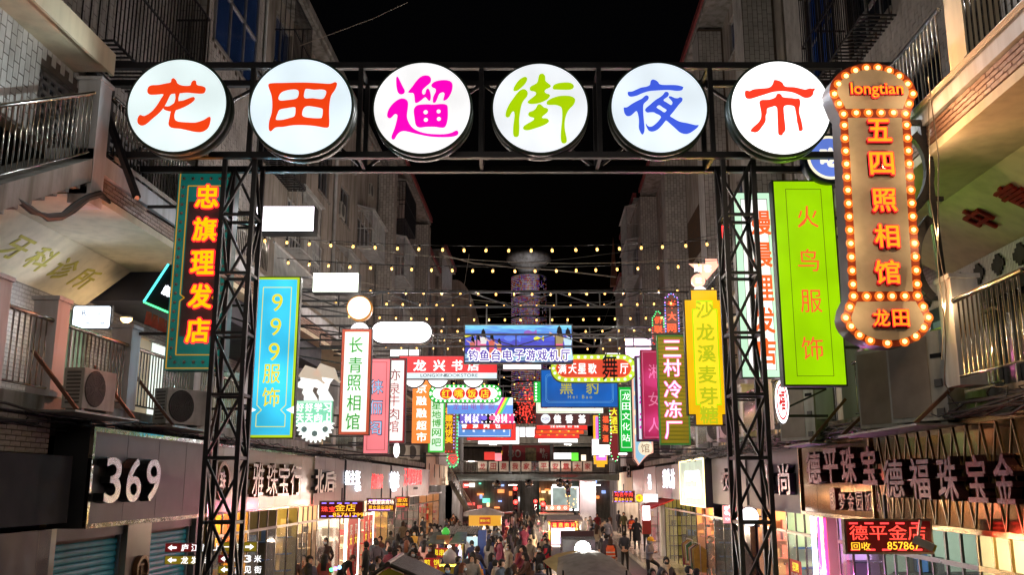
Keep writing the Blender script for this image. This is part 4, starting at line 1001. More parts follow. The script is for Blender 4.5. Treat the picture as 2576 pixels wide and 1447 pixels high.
# 999 clothes
s = Sign.facing(632,696,747,1104,19.5,'tall turquoise sign with yellow green border and digits 999'); w,h = s.w / 2,s.h / 2
case(s,-w,-h,w,h,.2); s.box('face',-w + .02,-h + .02,w - .02,h - .02,.001,.01,E('lime_border',(.55,.75,.02),.9))
s.box('blue_panel',-w + .07,-h + .07,w - .07,h - .07,.0105,.018,E('turquoise_face',(.05,.60,.92),1.1,.35,scale=.9))
kk = -h + .36 * h * .95
ik = [(-w + .18,h - .24),(w - .18,h - .24),(w - .18,kk + .1),(w - .28,kk),(w - .18,kk - .1),(w - .18,-h + .24),(-w + .18,-h + .24),(-w + .18,kk - .1),(-w + .28,kk),(-w + .18,kk + .1)]
b = MB(); 
for i in range(len(ik)): b.bar((*ik[i],.022),(*ik[(i + 1) % len(ik)],.022),.013,.008)
b.build('inner_line',YLT,s.root)
for sx in (-1,1): s.shape('diamond_wing',[[(sx * (w - .01),kk + .08),(sx * (w - .17),kk),(sx * (w - .01),kk - .08)]],.019,.023,WL)
for c,(u,v) in zip('999服饰',((698,762),(694,823),(690,886),(684,941),(682,1000))):
    x,y = s.px(u,v)
    if c == '9': s.text('9',x,y,.54,YLT,.02,.006,-.012,'character',sx=1.0)
    else: s.glyph(c,x,y,.36,.4,YLT,.02,.006,.01)
bracket(s,-1)
s.glow(34,(.25,.75,1),2,True)
# white boxes
for u0,v0,u1,v1,Y,lb,m in ((645,520,789,581,18.9,'blank glowing white box above the blue 999 sign',E('violet_white_box',(1.0,.92,1.0),4.0,.03)),(788,688,901,734,23,'blank glowing greenish white box right of the 999 sign',E('green_white_box',(.90,1.0,.84),3.5,.03)),
                                 (982,880,1056,897,32,'slim glowing white box behind the white pill shaped sign',WHITE),(1490,1106,1533,1145,40,'square glowing white box, left of two beside the green culture station sign',WHITEHOT),(1542,1106,1577,1145,41,'square glowing white box half behind the green culture station sign',WHITEHOT),
                                 (1266,918,1361,929,34,'flat glowing white box just below the big picture screen',WHITE),(1527,889,1560,896,33,'thin glowing white strip above the song hall sign',WHITE)):
    s = Sign.facing(u0,v0,u1,v1,Y,lb); w,h = s.w / 2,s.h / 2; case(s,-w - .02,-h - .03,w + .02,h + .02,.35); s.box('face',-w,-h,w,h,.001,.012,m); bracket(s,-1 if u0 < 1288 else 1); s.glow(36,(1,.97,1),1,True)
for u0,v0,u1,v1,lb in ((1308,1076,1321,1099,'narrow far white light panel under the red dot lights'),(1324,1076,1346,1099,'wider far white light panel under the red dot lights')):
    s = Sign.facing(u0,v0,u1,v1,60,lb); w,h = s.w / 2,s.h / 2; case(s,-w,-h,w,h,.3); s.box('face',-w,-h,w,h,.001,.02,WHITEHOT); legs(s,.8)
# orange rimmed disc and half disc
s = Sign.facing(873,745,934,805,25.3,'glowing white disc with orange rim above the green photo sign','round_lightbox'); R = s.w / 2
b = MB(); b.lathe([(R,-.25),(R * 1.05,-.24),(R * 1.05,0),(R,.01)],40); b.build('drum',E('orange_rim',(.8,.3,.03),.5,.1),s.root,True); s.shape('face',[circ(0,0,R * .95,40)],.011,.02,E('peach_disc',(1,.80,.55),1.8,.05)); bracket(s,-1)
s = Sign.facing(879,810,930,861,25.5,'pale disc mostly hidden behind the top of the green photo sign','round_lightbox'); R = s.w / 2
b = MB(); b.lathe([(R,-.2),(R * 1.05,-.19),(R * 1.05,0),(R,.01)],32); b.build('drum',CASE,s.root,True); s.shape('face',[circ(0,0,R * .95,32)],.011,.02,WHITE); s.text('CHIC',0,R * .45,R * .35,CASE,.021,.004,.01)
# pill
s = Sign.facing(932,808,1088,865,27,'blank glowing white pill shaped sign'); w,h = s.w / 2,s.h / 2
s.shape('casing',[rrect(-w,-h,w,h,h * .98)],-.3,0,CASE); s.shape('face',[rrect(-w + .03,-h + .03,w - .03,h - .03,h * .93)],.001,.012,WHITEHOT); bracket(s,-1)
# green photo studio sign
s = Sign.facing(857,829,931,1094,24.4,'white lit sign with red frame and green brush characters'); w,h = s.w / 2,s.h / 2
case(s,-w - .02,-h - .02,w + .02,h + .02); s.ring('frame',-w,-h,w,h,.07,.001,.016,E('brick_red_frame',(.62,.09,.04),.8)); s.box('face',-w + .07,-h + .07,w - .07,h - .07,.001,.01,E('ivory_face',(.88,.95,.84),1.15))
s.col('长青照相馆',[s.px(u,v) for u,v in ((896,868),(894,919),(891,964),(890,1014),(887,1061))],.36,.42,GRL,.011,.006,.01); bracket(s,-1)
# pink
s = Sign.facing(918,904,978,1141,26,'salmon pink lit sign with light blue characters'); w,h = s.w / 2,s.h / 2
case(s,-w - .02,-h - .02,w + .02,h + .02); s.box('face',-w,-h,w,h,.001,.01,E('salmon_face',(1.0,.24,.27),.95,.1)); s.ring('line',-w + .08,-h + .08,w - .08,h - .08,.012,.0105,.014,M('dark_line',(.25,.03,.03)))
SKYL = E('sky_letter',(.35,.62,.95),.9,0,False); s.col('徕俪阁',[s.px(u,v) for u,v in ((948,974),(946,1025),(944,1077))],.34,.38,SKYL,.015,.006,.005,M('navy_outline',(.02,.03,.15)),.02); bracket(s,-1); s.glow(26,(1,.3,.3),2,True)
# beef
s = Sign.facing(977,903,1019,1114,27.6,'white lit sign with wine red frame and thin wine characters'); w,h = s.w / 2,s.h / 2
WINE = M('wine_frame',(.30,.015,.03),.5); case(s,-w - .02,-h - .02,w + .02,h + .02); s.ring('frame',-w,-h,w,h,.05,.001,.016,WINE); s.box('face',-w + .05,-h + .05,w - .05,h - .05,.001,.01,E('mint_white_face',(.80,.92,.88),1.0))
s.col('亦泉牛肉馆',[s.px(u,v) for u,v in ((993,944),(992,978),(991,1008),(990,1042),(988,1073))],.34,.34,WINE,.011,.006,.0); bracket(s,-1)
# almond
s = Sign.facing(990,1114,1005,1152,29,'white almond shaped lit sign hanging under the wine framed sign'); w,h = s.w / 2,s.h / 2
s.shape('casing',[circ(0,0,w * 1.08,32,h * 1.05)],-.12,0,CASE); s.shape('face',[circ(0,0,w,32,h)],.001,.012,WHITEHOT); bracket(s,-1)
# study hard: workers, gear
s = Sign.facing(742,1009,836,1068,22.4,'pale green slogan sign with two white worker heads above and a cog wheel below'); w,h = s.w / 2,s.h / 2
case(s,-w,-h,w,h,.12,M('mint_case',(.2,.35,.26))); s.box('face',-w,-h,w,h,.001,.01,E('pale_green_face',(.22,.62,.36),.95)); s.ring('line',-w + .03,-h + .03,w - .03,h - .03,.01,.011,.014,WL)
for t_,v in (('好好学习',1026),('天天向上',1052)):
    for i,c in enumerate(t_): x,y = s.px(742 + 13 + 23 * i,v); s.glyph(c,x,y,.18,.2,WL,.011,.02,.02)
def head(x,y,k,nm):
    pr = [(0,0),(.0,.12),(-.06,.2),(-.02,.3),(-.15,.33),(-.2,.36),(-.17,.4),(-.2,.43),(-.1,.52),(-.12,.6),(-.13,.68),(.02,.82),(.28,.72),(.42,.5),(.32,.52),(.25,.42),(.2,.25),(.3,.1),(.36,0)]
    o = s.shape(nm,[[(x + a * k,y + c * k) for a,c in pr]],-.03,.01,E('white_cutout',(1,.96,.93),1.1,.1)); s.shape('cap',[[(x + a * k,y + c * k) for a,c in ((-.17,.62),(.0,.90),(.36,.78),(.46,.5),(.52,.46),(.49,.42),(.34,.52),(-.16,.60))]],.011,.03,E('worker_cap',(.75,.55,.42),.7,.05,False))
head(w * .25,h,1.0,'worker_head'); head(-w * .55,h,.95,'worker_head')
gr = []
for k in range(26):
    a = math.pi + math.pi * k / 25; R = .46 if k % 2 else .40
    gr += [(R * math.cos(a - .03),R * math.sin(a - .03)),(R * math.cos(a + .03),R * math.sin(a + .03))]
s.shape('cog_wheel',[[(x + w * .1,y - h + .02) for x,y in gr]],-.03,.01,E('cog_face',(.95,1,.93),1.2,.1))
for k in range(3): s.shape('cog_hole',[circ(w * .1 - .25 + .25 * k,-h - (.12 if k != 1 else .22),.07,16)],.011,.016,M('cog_hole_grey',(.5,.5,.5)))
bracket(s,-1)
# red mouth restaurant
s = Sign.facing(1078,968,1262,1014,32.5,'green pill sign with white bulbs and four red discs with yellow characters'); w,h = s.w / 2,s.h / 2
s.shape('casing',[rrect(-w,-h,w,h,h * .98)],-.2,0,CASE); s.shape('border',[rrect(-w + .01,-h + .01,w - .01,h - .01,h * .96)],.001,.01,E('green_border',(.02,.55,.06),.95)); s.shape('face',[rrect(-w + .13,-h + .11,w - .13,h - .11,h * .8)],.011,.018,E('white_pill_face',(1,.97,.95),1.3))
s.bulbs(along(rrect(-w + .065,-h + .06,w - .065,h - .06,h * .88),.155),.034,WHB,.012)
for i,c in enumerate('红嘴饭店'):
    x,y = s.px(1122 + 32.5 * i,991); s.shape('disc',[circ(x,y,.215,28,.2)],.019,.023,REDB); s.glyph(c,x,y,.3,.3,YLT,.024,.008,.02)
legs(s)
# bookstore
s = Sign.facing(1005,897,1250,953,31,'wide red bookstore sign with white brush characters over a white strip'); w,h = s.w / 2,s.h / 2
case(s,-w - .03,-h - .03,w + .03,h + .03,.25); s.box('face',-w,-h,w,h,.001,.01,E('crimson_face',(.80,.045,.05),.98,.12)); s.box('lower_strip',-w,-h,w,-h + .27 * 2 * h * .95,.0105,.014,E('bluish_strip',(.75,.9,.95),1.0))
for c,u,fw in zip('龙兴书店',(1056,1105,1150,1191),(.42,.39,.36,.38)): x,y = s.px(u,920); s.glyph(c,x,y,fw,.37,WL,.011,.008,.035)
x,y = s.px(1097,945); s.text('LONGXING',x - .05,y,.15,M('ink_letter',(.03,.04,.06)),.015,.004,.004,fit=.93); x,y = s.px(1158,945); s.text('BOOKSTORE',x + .03,y,.15,_M['ink_letter'],.015,.004,.004,fit=1.1); legs(s)
for u in (1042,1102,1191):
    d = Sign.facing(u - 27,930,u + 27,968,31.4,'glowing white disc peeking out below the bookstore sign','round_lightbox',group='white discs below the bookstore sign'); R = d.w / 2
    b = MB(); b.lathe([(R,-.15),(R * 1.05,-.14),(R * 1.05,0),(R,.01)],32); b.build('drum',CASE,d.root,True); d.shape('face',[circ(0,0,R * .96,32)],.011,.02,WHITE); legs(d)
    d.root['label'] = {1042: 'leftmost glowing white disc below the bookstore sign',1102: 'middle glowing white disc below the bookstore sign',1191: 'rightmost glowing white disc below the bookstore sign'}[u]
# supermarket
s = Sign.facing(1037,958,1083,1116,34,'bright orange supermarket sign with white characters'); w,h = s.w / 2,s.h / 2
case(s,-w,-h,w,h); s.box('face',-w,-h,w,h,.001,.01,E('orange_face',(1.0,.26,.04),1.0,.08)); s.col('京融融超市',[s.px(1060.5,v) for v in (978,1009,1040,1071,1100)],.37,.33,WL,.011,.008,.018); bracket(s,-1)
# net cafe
s = Sign.facing(1078,1005,1119,1139,35,'mint white internet cafe sign with green frame and green characters'); w,h = s.w / 2,s.h / 2
case(s,-w,-h,w,h); s.box('face',-w + .03,-h + .03,w - .03,h - .03,.001,.01,E('mint_face',(.72,.98,.75),1.05)); s.ring('frame',-w,-h,w,h,.06,.0,.02,E('green_frame',(.05,.6,.05),.9)); s.col('星地博网吧',[s.px(1098,v) for v in (1021,1043,1065,1089,1114)],.34,.29,GRL,.011,.008,.018); bracket(s,-1)
# brown
s = Sign.facing(1120,1012,1146,1142,37,'narrow brown sign with glowing yellow characters and violet dots'); w,h = s.w / 2,s.h / 2
case(s,-w,-h,w,h); s.box('face',-w,-h,w,h,.001,.01,E('brown_face',(.20,.05,.012),.7)); s.col('福建光饼美',[s.px(1129.5,v) for v in (1035,1053,1071,1089,1107)],.3,.27,YB,.011,.008,.03)
s.bulbs([(w - .06,h - .1 - .13 * k) for k in range(14)],.025,E('violet_dot',(.4,.3,1),2,0,False),.01); s.bulbs([(-w + .03 + .12 * k,-h + .08) for k in range(3)],.025,RN,.01); bracket(s,-1)
# diamond green bulbs
s = Sign.facing(1125,1012,1156,1178,38.5,'sign outlined by green bulbs with a red neon diamond in its round foot'); w,h = s.w / 2,s.h / 2
lp = [(-w * .1,h),(w * .7,h),(w * .7,-h * .6),(w,-h * .8),(w * .45,-h),(-w * .45,-h),(-w,-h * .8),(-w * .9,-h * .55),(-w * .1,-h * .5)]
s.shape('casing',[lp],-.15,0,CASE); s.shape('face',[[(x * .95,y * .98) for x,y in lp]],.001,.01,M('pale_board',(.5,.5,.4),.5)); s.bulbs(along([(x * .93,y * .97) for x,y in lp],.14),.03,E('green_bulb',(.05,1,.25),2.5,0,False),.01)
b = MB(); D = [(-.2,.1),(-.1,.2),(.1,.2),(.2,.1),(0,-.14)]; yy = -h * .77
for i in range(5): b.bar((D[i][0],D[i][1] + yy,.02),(D[(i + 1) % 5][0],D[(i + 1) % 5][1] + yy,.02),.022)
b.bar((-.2,.1 + yy,.02),(.2,.1 + yy,.02),.018); b.bar((-.07,.1 + yy,.02),(0,-.14 + yy,.02),.016); b.bar((.07,.1 + yy,.02),(0,-.14 + yy,.02),.016); b.build('neon_diamond',RN,s.root); bracket(s,-1)
# cinema
s = Sign.facing(1125,1001,1290,1042,36,'white over blue cinema sign with purple characters and a rainbow stripe'); w,h = s.w / 2,s.h / 2
case(s,-w,-h,w,h); s.box('face',-w,-h,w,h,.001,.01,E('white_blue_face',(.72,.85,.95),1.0)); s.box('blue_half',-w,-h,w,.02,.0105,.013,E('azure_half',(.12,.30,.80),.95)); 
for i,c in enumerate('龙田电影院'): x,y = s.px(1147 + 22.5 * i,1023); s.glyph(c,x,y,.22,.25,E('purple_letter',(.38,.08,.48),.7,0,False),.014,.006,.005)
for i,(nm,c) in enumerate((('magenta_stripe',(.9,.02,.45)),('yellow_stripe',(.9,.8,.02)),('green_stripe',(.1,.7,.2)))): x = w * .62 + i * .09; s.shape('rainbow_stripe',[[(x - .22,-h),(x - .13,-h),(x + .19,h),(x + .1,h)]],.014,.017,E(nm,c,.95,0,False))
legs(s)
# spectacles
s = Sign.facing(1157,1041,1293,1066,39,'spectacle shop sign half violet and half pink with bulb rows'); w,h = s.w / 2,s.h / 2
case(s,-w - .02,-h - .02,w + .02,h + .02); s.box('violet_half',-w,-h,0,h,.001,.01,E('violet_half',(.16,.12,.62),.9)); s.box('pink_half',0,-h,w,h,.001,.01,E('pink_half',(.85,.06,.26),.95))
for yy in (-h + .06,h - .06): s.bulbs([(-w + .1 + .165 * k,yy) for k in range(14)],.032,WHB,.01)
for c,u in zip('精益眼镜',(1177,1196,1250,1268)): x,y = s.px(u,1054); s.glyph(c,x,y,.27,.24,WL,.016,.006,.012)
s.shape('glove_badge',[circ(.05,0,.3,24,.22)],.011,.02,DARK); s.shape('violet_glove',[circ(-.12,.02,.13,20,.1)],.021,.04,E('violet_glove',(.2,.15,.8),.9,0,False)); s.shape('pink_glove',[circ(.22,.02,.13,20,.1)],.021,.04,E('pink_glove',(1,.12,.3),.9,0,False)); legs(s)
# stack of cut off signs, left
def board(u0,v0,u1,v1,Y,lb,m,t=None,tm=None,th_=.6,tv=None,bold=.03,ln=None,dep=.15,tu=None):
    s = Sign.facing(u0,v0,u1,v1,Y,lb); w,h = s.w / 2,s.h / 2; case(s,-w - .02,-h - .02,w + .02,h + .02,dep); s.box('face',-w,-h,w,h,.001,.01,m)
    if ln: s.ring('line',-w + .05,-h + .04,w - .05,h - .04,.012,.0105,.014,ln)
    if t:
        n = len(t); H = th_ * 2 * h; y = 0 if tv is None else s.px(CU,tv)[1]; a,c = tu or (-w * .75,w * .75)
        for i,ch in enumerate(t):
            if ch != ' ': s.glyph(ch,a + (c - a) * (i / max(1,n - 1)),y,H,H,tm or WL,.012,.006,bold)
    legs(s); return s
RF = E('scarlet_face',(.85,.03,.02),.95,.08)
board(1163,1052,1289,1080,41,'red and black steamed bun sign cut by the spectacles sign',RF,'香源肉包',WL,.5,1071,tu=(-1.0,.45))
board(1150,1060,1285,1100,43.5,'blue framed red menu sign low in the left stack',E('azure_frame',(.1,.3,.75),.9),'好吃面不贵',WL,.14,1085,ln=WL)
board(1175,1066,1297,1108,46,'red sign with a yellow mark low in the left stack',RF)
board(1203,1075,1306,1118,48,'white lowest sign of the left stack',WHITE)
# big picture screen
s = Sign.facing(1170,819,1438,912,29,'wide blue underwater picture screen of the game hall above the street'); w,h = s.w / 2,s.h / 2
case(s,-w - .04,-h - .04,w + .04,h + .04,.25)
sea = bpy.data.materials.new('sea_picture'); sea.use_nodes = True; n_ = sea.node_tree; p_ = n_.nodes['Principled BSDF']; tc = n_.nodes.new('ShaderNodeTexCoord'); sp = n_.nodes.new('ShaderNodeSeparateXYZ'); n_.links.new(tc.outputs['Object'],sp.inputs[0])
wv = n_.nodes.new('ShaderNodeTexNoise'); mp_ = n_.nodes.new('ShaderNodeMapping'); mp_.inputs['Scale'].default_value = (.8,6,1); n_.links.new(tc.outputs['Object'],mp_.inputs[0]); n_.links.new(mp_.outputs[0],wv.inputs['Vector']); wv.inputs['Scale'].default_value = 2.2; wv.inputs['Detail'].default_value = 5
ma = n_.nodes.new('ShaderNodeMath'); ma.operation = 'MULTIPLY_ADD'; n_.links.new(wv.outputs[0],ma.inputs[0]); ma.inputs[1].default_value = .7
m2 = n_.nodes.new('ShaderNodeMath'); m2.operation = 'MULTIPLY_ADD'; n_.links.new(sp.outputs[1],m2.inputs[0]); m2.inputs[1].default_value = .5 / h; m2.inputs[2].default_value = .15; n_.links.new(m2.outputs[0],ma.inputs[2])
rp = n_.nodes.new('ShaderNodeValToRGB'); el = rp.color_ramp.elements; el[0].position = .0; el[0].color = (.02,.05,.25,1); el[1].position = 1; el[1].color = (.2,.75,.95,1)
for po,c in ((.16,(.45,.75,.9,1)),(.24,(.02,.06,.3,1)),(.45,(.06,.05,.55,1)),(.68,(.07,.12,.75,1)),(.86,(.08,.35,.85,1))): e = el.new(po); e.color = c
n_.links.new(ma.outputs[0],rp.inputs[0]); n_.links.new(rp.outputs[0],p_.inputs['Emission Color']); p_.inputs['Emission Strength'].default_value = 1.0; p_.inputs['Base Color'].default_value = (.02,.02,.05,1)
s.box('picture',-w,-h,w,h,.001,.01,sea)
def person_flat(x,y,k,cols,nm):
    s.shape(nm,[circ(x,y + 1.55 * k,.13 * k,14,.17 * k)],.012,.014,cols[0]); s.shape(nm + '_hair',[[(x - .14 * k,y + 1.5 * k),(x - .1 * k,y + 1.75 * k),(x,y + 1.9 * k),(x + .12 * k,y + 1.72 * k),(x + .2 * k,y + 1.2 * k),(x + .1 * k,y + 1.35 * k)]],.0145,.0155,DARK)
    s.shape(nm + '_dress',[[(x - .25 * k,y + 1.3 * k),(x,y + 1.38 * k),(x + .25 * k,y + 1.3 * k),(x + .17 * k,y + .85 * k),(x + .28 * k,y + .1 * k),(x - .25 * k,y + .05 * k),(x - .17 * k,y + .85 * k)]],.011,.013,cols[1]); s.shape(nm + '_belt',[rect(x - .19 * k,y + .75 * k,x + .19 * k,y + .92 * k)],.0135,.0145,cols[2])
    s.shape(nm + '_arm',[[(x - .2 * k,y + 1.25 * k),(x - .5 * k,y + 1.45 * k),(x - .52 * k,y + 1.55 * k),(x - .15 * k,y + 1.36 * k)]],.012,.013,cols[0])
SK = E('print_skin',(.8,.5,.35),.8,0,False)
person_flat(w * .77,-h * .95,.6,(SK,E('print_olive',(.45,.35,.15),.7,0,False),E('print_pink',(.8,.1,.3),.8,0,False)),'warrior'); person_flat(w * .93,-h * .97,.57,(SK,E('print_pale_blue',(.55,.8,.95),.9,0,False),E('print_blue',(.1,.35,.7),.8,0,False)),'dancer')
for i,(dx,k,c) in enumerate(((-.86,.38,(.6,.15,.1)),(-.76,.42,(.75,.2,.45)),(-.66,.5,(.85,.85,.85)),(-.5,.42,(.7,.12,.08)),(-.36,.34,(.8,.4,.15)))): person_flat(w * dx,-h * .8,k,(SK,E('print_%d' % i,c,.8,0,False),E('print_pink',(.8,.1,.3),.8,0,False)),'figure')
for x,y,k,c in ((-.12,.3,.26,(.10,.2,.8)),(.22,.6,.2,(.25,.1,.5)),(.38,.28,.16,(.85,.85,.05)),(-.93,.42,.14,(.8,.8,.05))):
    s.shape('fish',[[(w * x - k,h * y),(w * x - .3 * k,h * y + .45 * k),(w * x + .5 * k,h * y + .1 * k),(w * x + k,h * y + .5 * k),(w * x + k,h * y - .5 * k),(w * x + .5 * k,h * y - .1 * k),(w * x - .3 * k,h * y - .45 * k)]],.011,.013,E('fish_%d' % int(c[0] * 100 + c[1] * 7),c,.9,0,False),k=3)
PU = E('violet_letter',(.08,.04,.42),.9,0,False)
for i,c in enumerate('钓鱼台电子游戏机厅'): x,y = s.px(1190 + 29 * i,894); s.glyph(c,x,y,.36,.4,WL,.016,.004,.09,'character_outline'); s.glyph(c,x,y,.30,.34,PU,.021,.004,.03)
legs(s,.6)
# song and dance hall
s = Sign.facing(1386,893,1600,962,30.5,'yellow green pill sign with pale dots and red centre for the song hall'); w,h = s.w / 2,s.h / 2
s.shape('casing',[rrect(-w - .02,-h - .02,w + .02,h + .02,h)],-.2,0,CASE); s.shape('border',[rrect(-w,-h,w,h,h * .98)],.001,.01,E('chartreuse_border',(.52,.72,.02),.95)); s.shape('face',[rrect(-w + .16,-h + .16,w - .16,h - .16,h * .76)],.011,.018,E('brick_red_face',(.68,.05,.015),.95))
s.shape('orange_line',[rrect(-w + .145,-h + .145,w - .145,h - .145,h * .78)],.0102,.0108,E('orange_line',(1,.5,.05),1,0,False))
for x,y in along(rrect(-w + .08,-h + .08,w - .08,h - .08,h * .88),.215): s.shape('dot',[circ(x,y,.052,14)],.011,.016,E('pale_dot',(.75,.9,.75),1.1,0,False))
for c,u in zip('满天星歌',(1414,1440,1464,1490)): x,y = s.px(u,928); s.glyph(c,x,y,.27,.34,WL,.019,.008,.01)
x,y = s.px(1570,928); s.glyph('厅',x,y,.27,.34,WL,.019,.008,.01); x,y = s.px(1534,925); s.glyph('舞',x,y,.5,.84,DARK,.02,.012,.01); legs(s)
# black panther
s = Sign.facing(1362,932,1553,1024,33,'large plain blue sign with olive brush characters below the song hall sign'); w,h = s.w / 2,s.h / 2
case(s,-w - .03,-h - .03,w + .03,h + .03,.2); s.box('face',-w,-h,w,h,.001,.01,E('cobalt_face',(.0,.10,.42),.95,.2))
LB_ = E('pale_blue_line',(.12,.38,.7),.9,0,False)
for q in (.14,.18): s.shape('line',[rrect(-w + q,-h + q,w - q,h - q,.12),rrect(-w + q + .012,-h + q + .012,w - q - .012,h - q - .012,.11)],.0105,.014,LB_)
OL = E('olive_letter',(.50,.50,.06),.75,0,False); x,y = s.px(1425,976); s.glyph('黑',x,y,.46,.46,OL,.012,.008,.02); x,y = s.px(1490,974); s.glyph('豹',x,y,.44,.5,OL,.012,.008,.02)
x,y = s.px(1459,999); s.text('H e i   B a o',x,y,.18,OL,.012,.006,.005,fit=.85); legs(s)
s = Sign.facing(1343,961,1366,1013,34,'strip of green sign with white dots left of the blue panther sign'); w,h = s.w / 2,s.h / 2; case(s,-w,-h,w,h,.1); s.box('face',-w,-h,w,h,.001,.01,E('green_border',(.02,.55,.06),.95)); s.bulbs([(-w + .08,h - .08 - .115 * k) for k in range(6)],.035,WHB,.01); legs(s)
# stack of cut off signs, right
board(1349,1013,1517,1040,35,'cream sign peeking out under the blue panther sign',E('cream_face',(.9,.9,.75),1.15),'红公牛',REDB,.5,1022,ln=GRL)
s = board(1349,1040,1484,1069,37.5,'dark brown snack sign with white initials disc and white characters',E('coffee_face',(.065,.012,.012),.9)); w,h = s.w / 2,s.h / 2
x,y = s.px(1372.5,1054.5); s.shape('badge',[circ(x,y,.19,28)],.011,.016,E('badge_white',(.85,.9,.95),1.0)); s.text('KDS',x,y,.13,M('badge_purple',(.3,.1,.4)),.017,.004,.01,fit=.26)
for c,u in zip('佳香基',(1402,1432,1464)): x,y = s.px(u,1055); s.glyph(c,x,y,.3,.34,WL,.012,.01,.04)
s = board(1350,1060,1477,1082,40,'red menu strip with tiny white characters below the snack sign',RF); w,h = s.w / 2,s.h / 2
x,y = s.px(1420,1074); s.text('主营: 各种炒菜   饭仔   快餐',x,y,.1,WL,.011,.004,.01)
board(1348,1070,1468,1092.5,42.5,'red sign with a row of yellow hearts in the right stack',E('tomato_face',(.85,.07,.01),.95),'喜喜喜喜喜',YLT,.25,1085)
board(1345,1080,1457,1103,45,'narrow red sign with yellow marks in the right stack',RF,'羊肉汤面馆',YLT,.25,1094)
board(1354,1092,1453,1114,47,'white lowest sign of the right stack',WHITE,'小熊店',REDB,.35,1101)
# right side vertical signs
s = Sign.facing(1574,848,1638,902,33,'stacked pink white light strips beside the tall bulb signs'); w,h = s.w / 2,s.h / 2
for k in range(4):
    y1 = h - k * h * .5; s.box('light_strip',-w,y1 - h * .44,w,y1,-.1,.0,E('pink_white_strip',(1,.72,1),1.8,.05))
bracket(s,1)
# LED pagodas
MIXB = [E('blue_bulb',(.1,.3,1),2.4,0,False),E('violet_bulb',(.75,.3,1),2.4,0,False)]
NEON = E('neon_red_char',(1,.10,.03),1.7,0,False)
s = Sign.facing(1672,738,1708,846,29,'tall narrow sign with blue and violet bulbs and red neon characters'); w,h = s.w / 2,s.h / 2
lp = [(-w,-h),(w,-h),(w,h * .8),(w * .5,h * .86),(w * .3,h),(-w * .3,h),(-w * .5,h * .86),(-w,h * .8)]; s.shape('casing',[lp],-.15,0,CASE); s.shape('face',[[(x * .92,y * .97) for x,y in lp]],.001,.01,M('brown_board',(.16,.08,.05),.6))
s.bulbs([p for p in along([(x * .92,y * .97) for x,y in lp],.085) if p[1] > -h * .9],.02,MIXB,.01); s.col('米大网',[s.px(1690,v) for v in (766,796,826)],.27,.27,NEON,.012,.012,.02); bracket(s,1)
s = Sign.facing(1640,783,1672,868,31,'shorter pagoda sign with green and red bulbs and red neon characters'); w,h = s.w / 2,s.h / 2
lp = [(-w,-h),(w,-h),(w,h * .6),(w * .6,h * .75),(w * .3,h),(-w * .3,h),(-w * .6,h * .75),(-w,h * .6)]; s.shape('casing',[lp],-.15,0,CASE); s.shape('face',[[(x * .92,y * .97) for x,y in lp]],.001,.01,_M['brown_board'])
s.bulbs([p for p in along([(x * .9,y * .96) for x,y in lp],.085) if p[1] > 0],.02,_M['green_bulb'],.01); s.bulbs([p for p in along([(x * .9,y * .96) for x,y in lp],.085) if p[1] <= 0],.02,RN,.01); s.col('侨联',[s.px(1656,v) for v in (806,829)],.27,.24,NEON,.012,.012,.02); bracket(s,1)
# cold storage
s = Sign.facing(1656,844,1732,1120,26,'olive slatted sign with hot pink neon characters'); w,h = s.w / 2,s.h / 2
case(s,-w,-h,w,h,.15,M('green_edge',(.03,.12,.03))); s.ring('frame',-w,-h,w,h,.03,.001,.03,E('green_edge_lit',(.04,.25,.04),.6)); OLV = E('olive_slat',(.24,.19,.01),.75,.35,scale=.7)
n = 27; sh = (2 * h - .08) / n; b = MB(); b.box(-w + .04,-sh * .42,0,w - .04,sh * .42,.018); sm = b.mesh('slat',OLV)
for k in range(n): link('slat',sm,s.root,None,Matrix.Translation((0,-h + .04 + sh * (k + .5),.002)))
PK = E('hot_pink_neon',(1,.1,.42),1.8,0,False); PKW = E('pink_white_core',(1,.62,.85),1.8,0,False)
for c,v in zip('三村冷冻厂',(878,926,980,1030,1083)): x,y = s.px(1692 + (v - 980) * .02,v); s.glyph(c,x,y,.5,.5,PK,.021,.01,.04,'character_outline'); s.glyph(c,x,y,.47,.47,PKW,.032,.006,.005)
bracket(s,1); s.glow(50,(1,.12,.45),2,True)
# candy
s = Sign.facing(1728,731,1827,1069,23.2,'tall golden yellow sign with stepped corners and green characters'); w,h = s.w / 2,s.h / 2; q = .17
st = [(-w,-h + q * 1.5),(-w + q,-h + q * 1.5),(-w + q,-h),(w - q,-h),(w - q,-h + q * 1.5),(w,-h + q * 1.5),(w,h - q * 1.5),(w - q,h - q * 1.5),(w - q,h),(-w + q,h),(-w + q,h - q * 1.5),(-w,h - q * 1.5)]
def sc_(l,dx,dy): return [(x * (w - dx) / w,y * (h - dy) / h) for x,y in l]
s.shape('casing',[sc_(st,-.03,-.03)],-.2,0,M('candy_case',(.03,.02,.02),.5)); s.shape('face',[st],.001,.01,E('amber_face',(.90,.50,.0),1.0,.12)); s.shape('lime_line',[sc_(st,.17,.26)],.0105,.013,E('lime_line',(.45,.8,.0),1.0,0,False)); s.shape('inner_face',[sc_(st,.2,.3)],.0135,.016,E('golden_face',(1.0,.74,.02),1.05,.08))
GC = E('moss_letter',(.55,.60,.01),.85,0,False)
for c,(u,v) in zip('沙龙溪麦芽糖',((1772,780),(1774,836),(1777,890),(1779,943),(1782,997),(1784,1045))): x,y = s.px(u,v); s.glyph(c,x,y,.46,.44,GC,.017,.006,.03)
bracket(s,1); s.glow(34,(1,.7,.1),2,True)
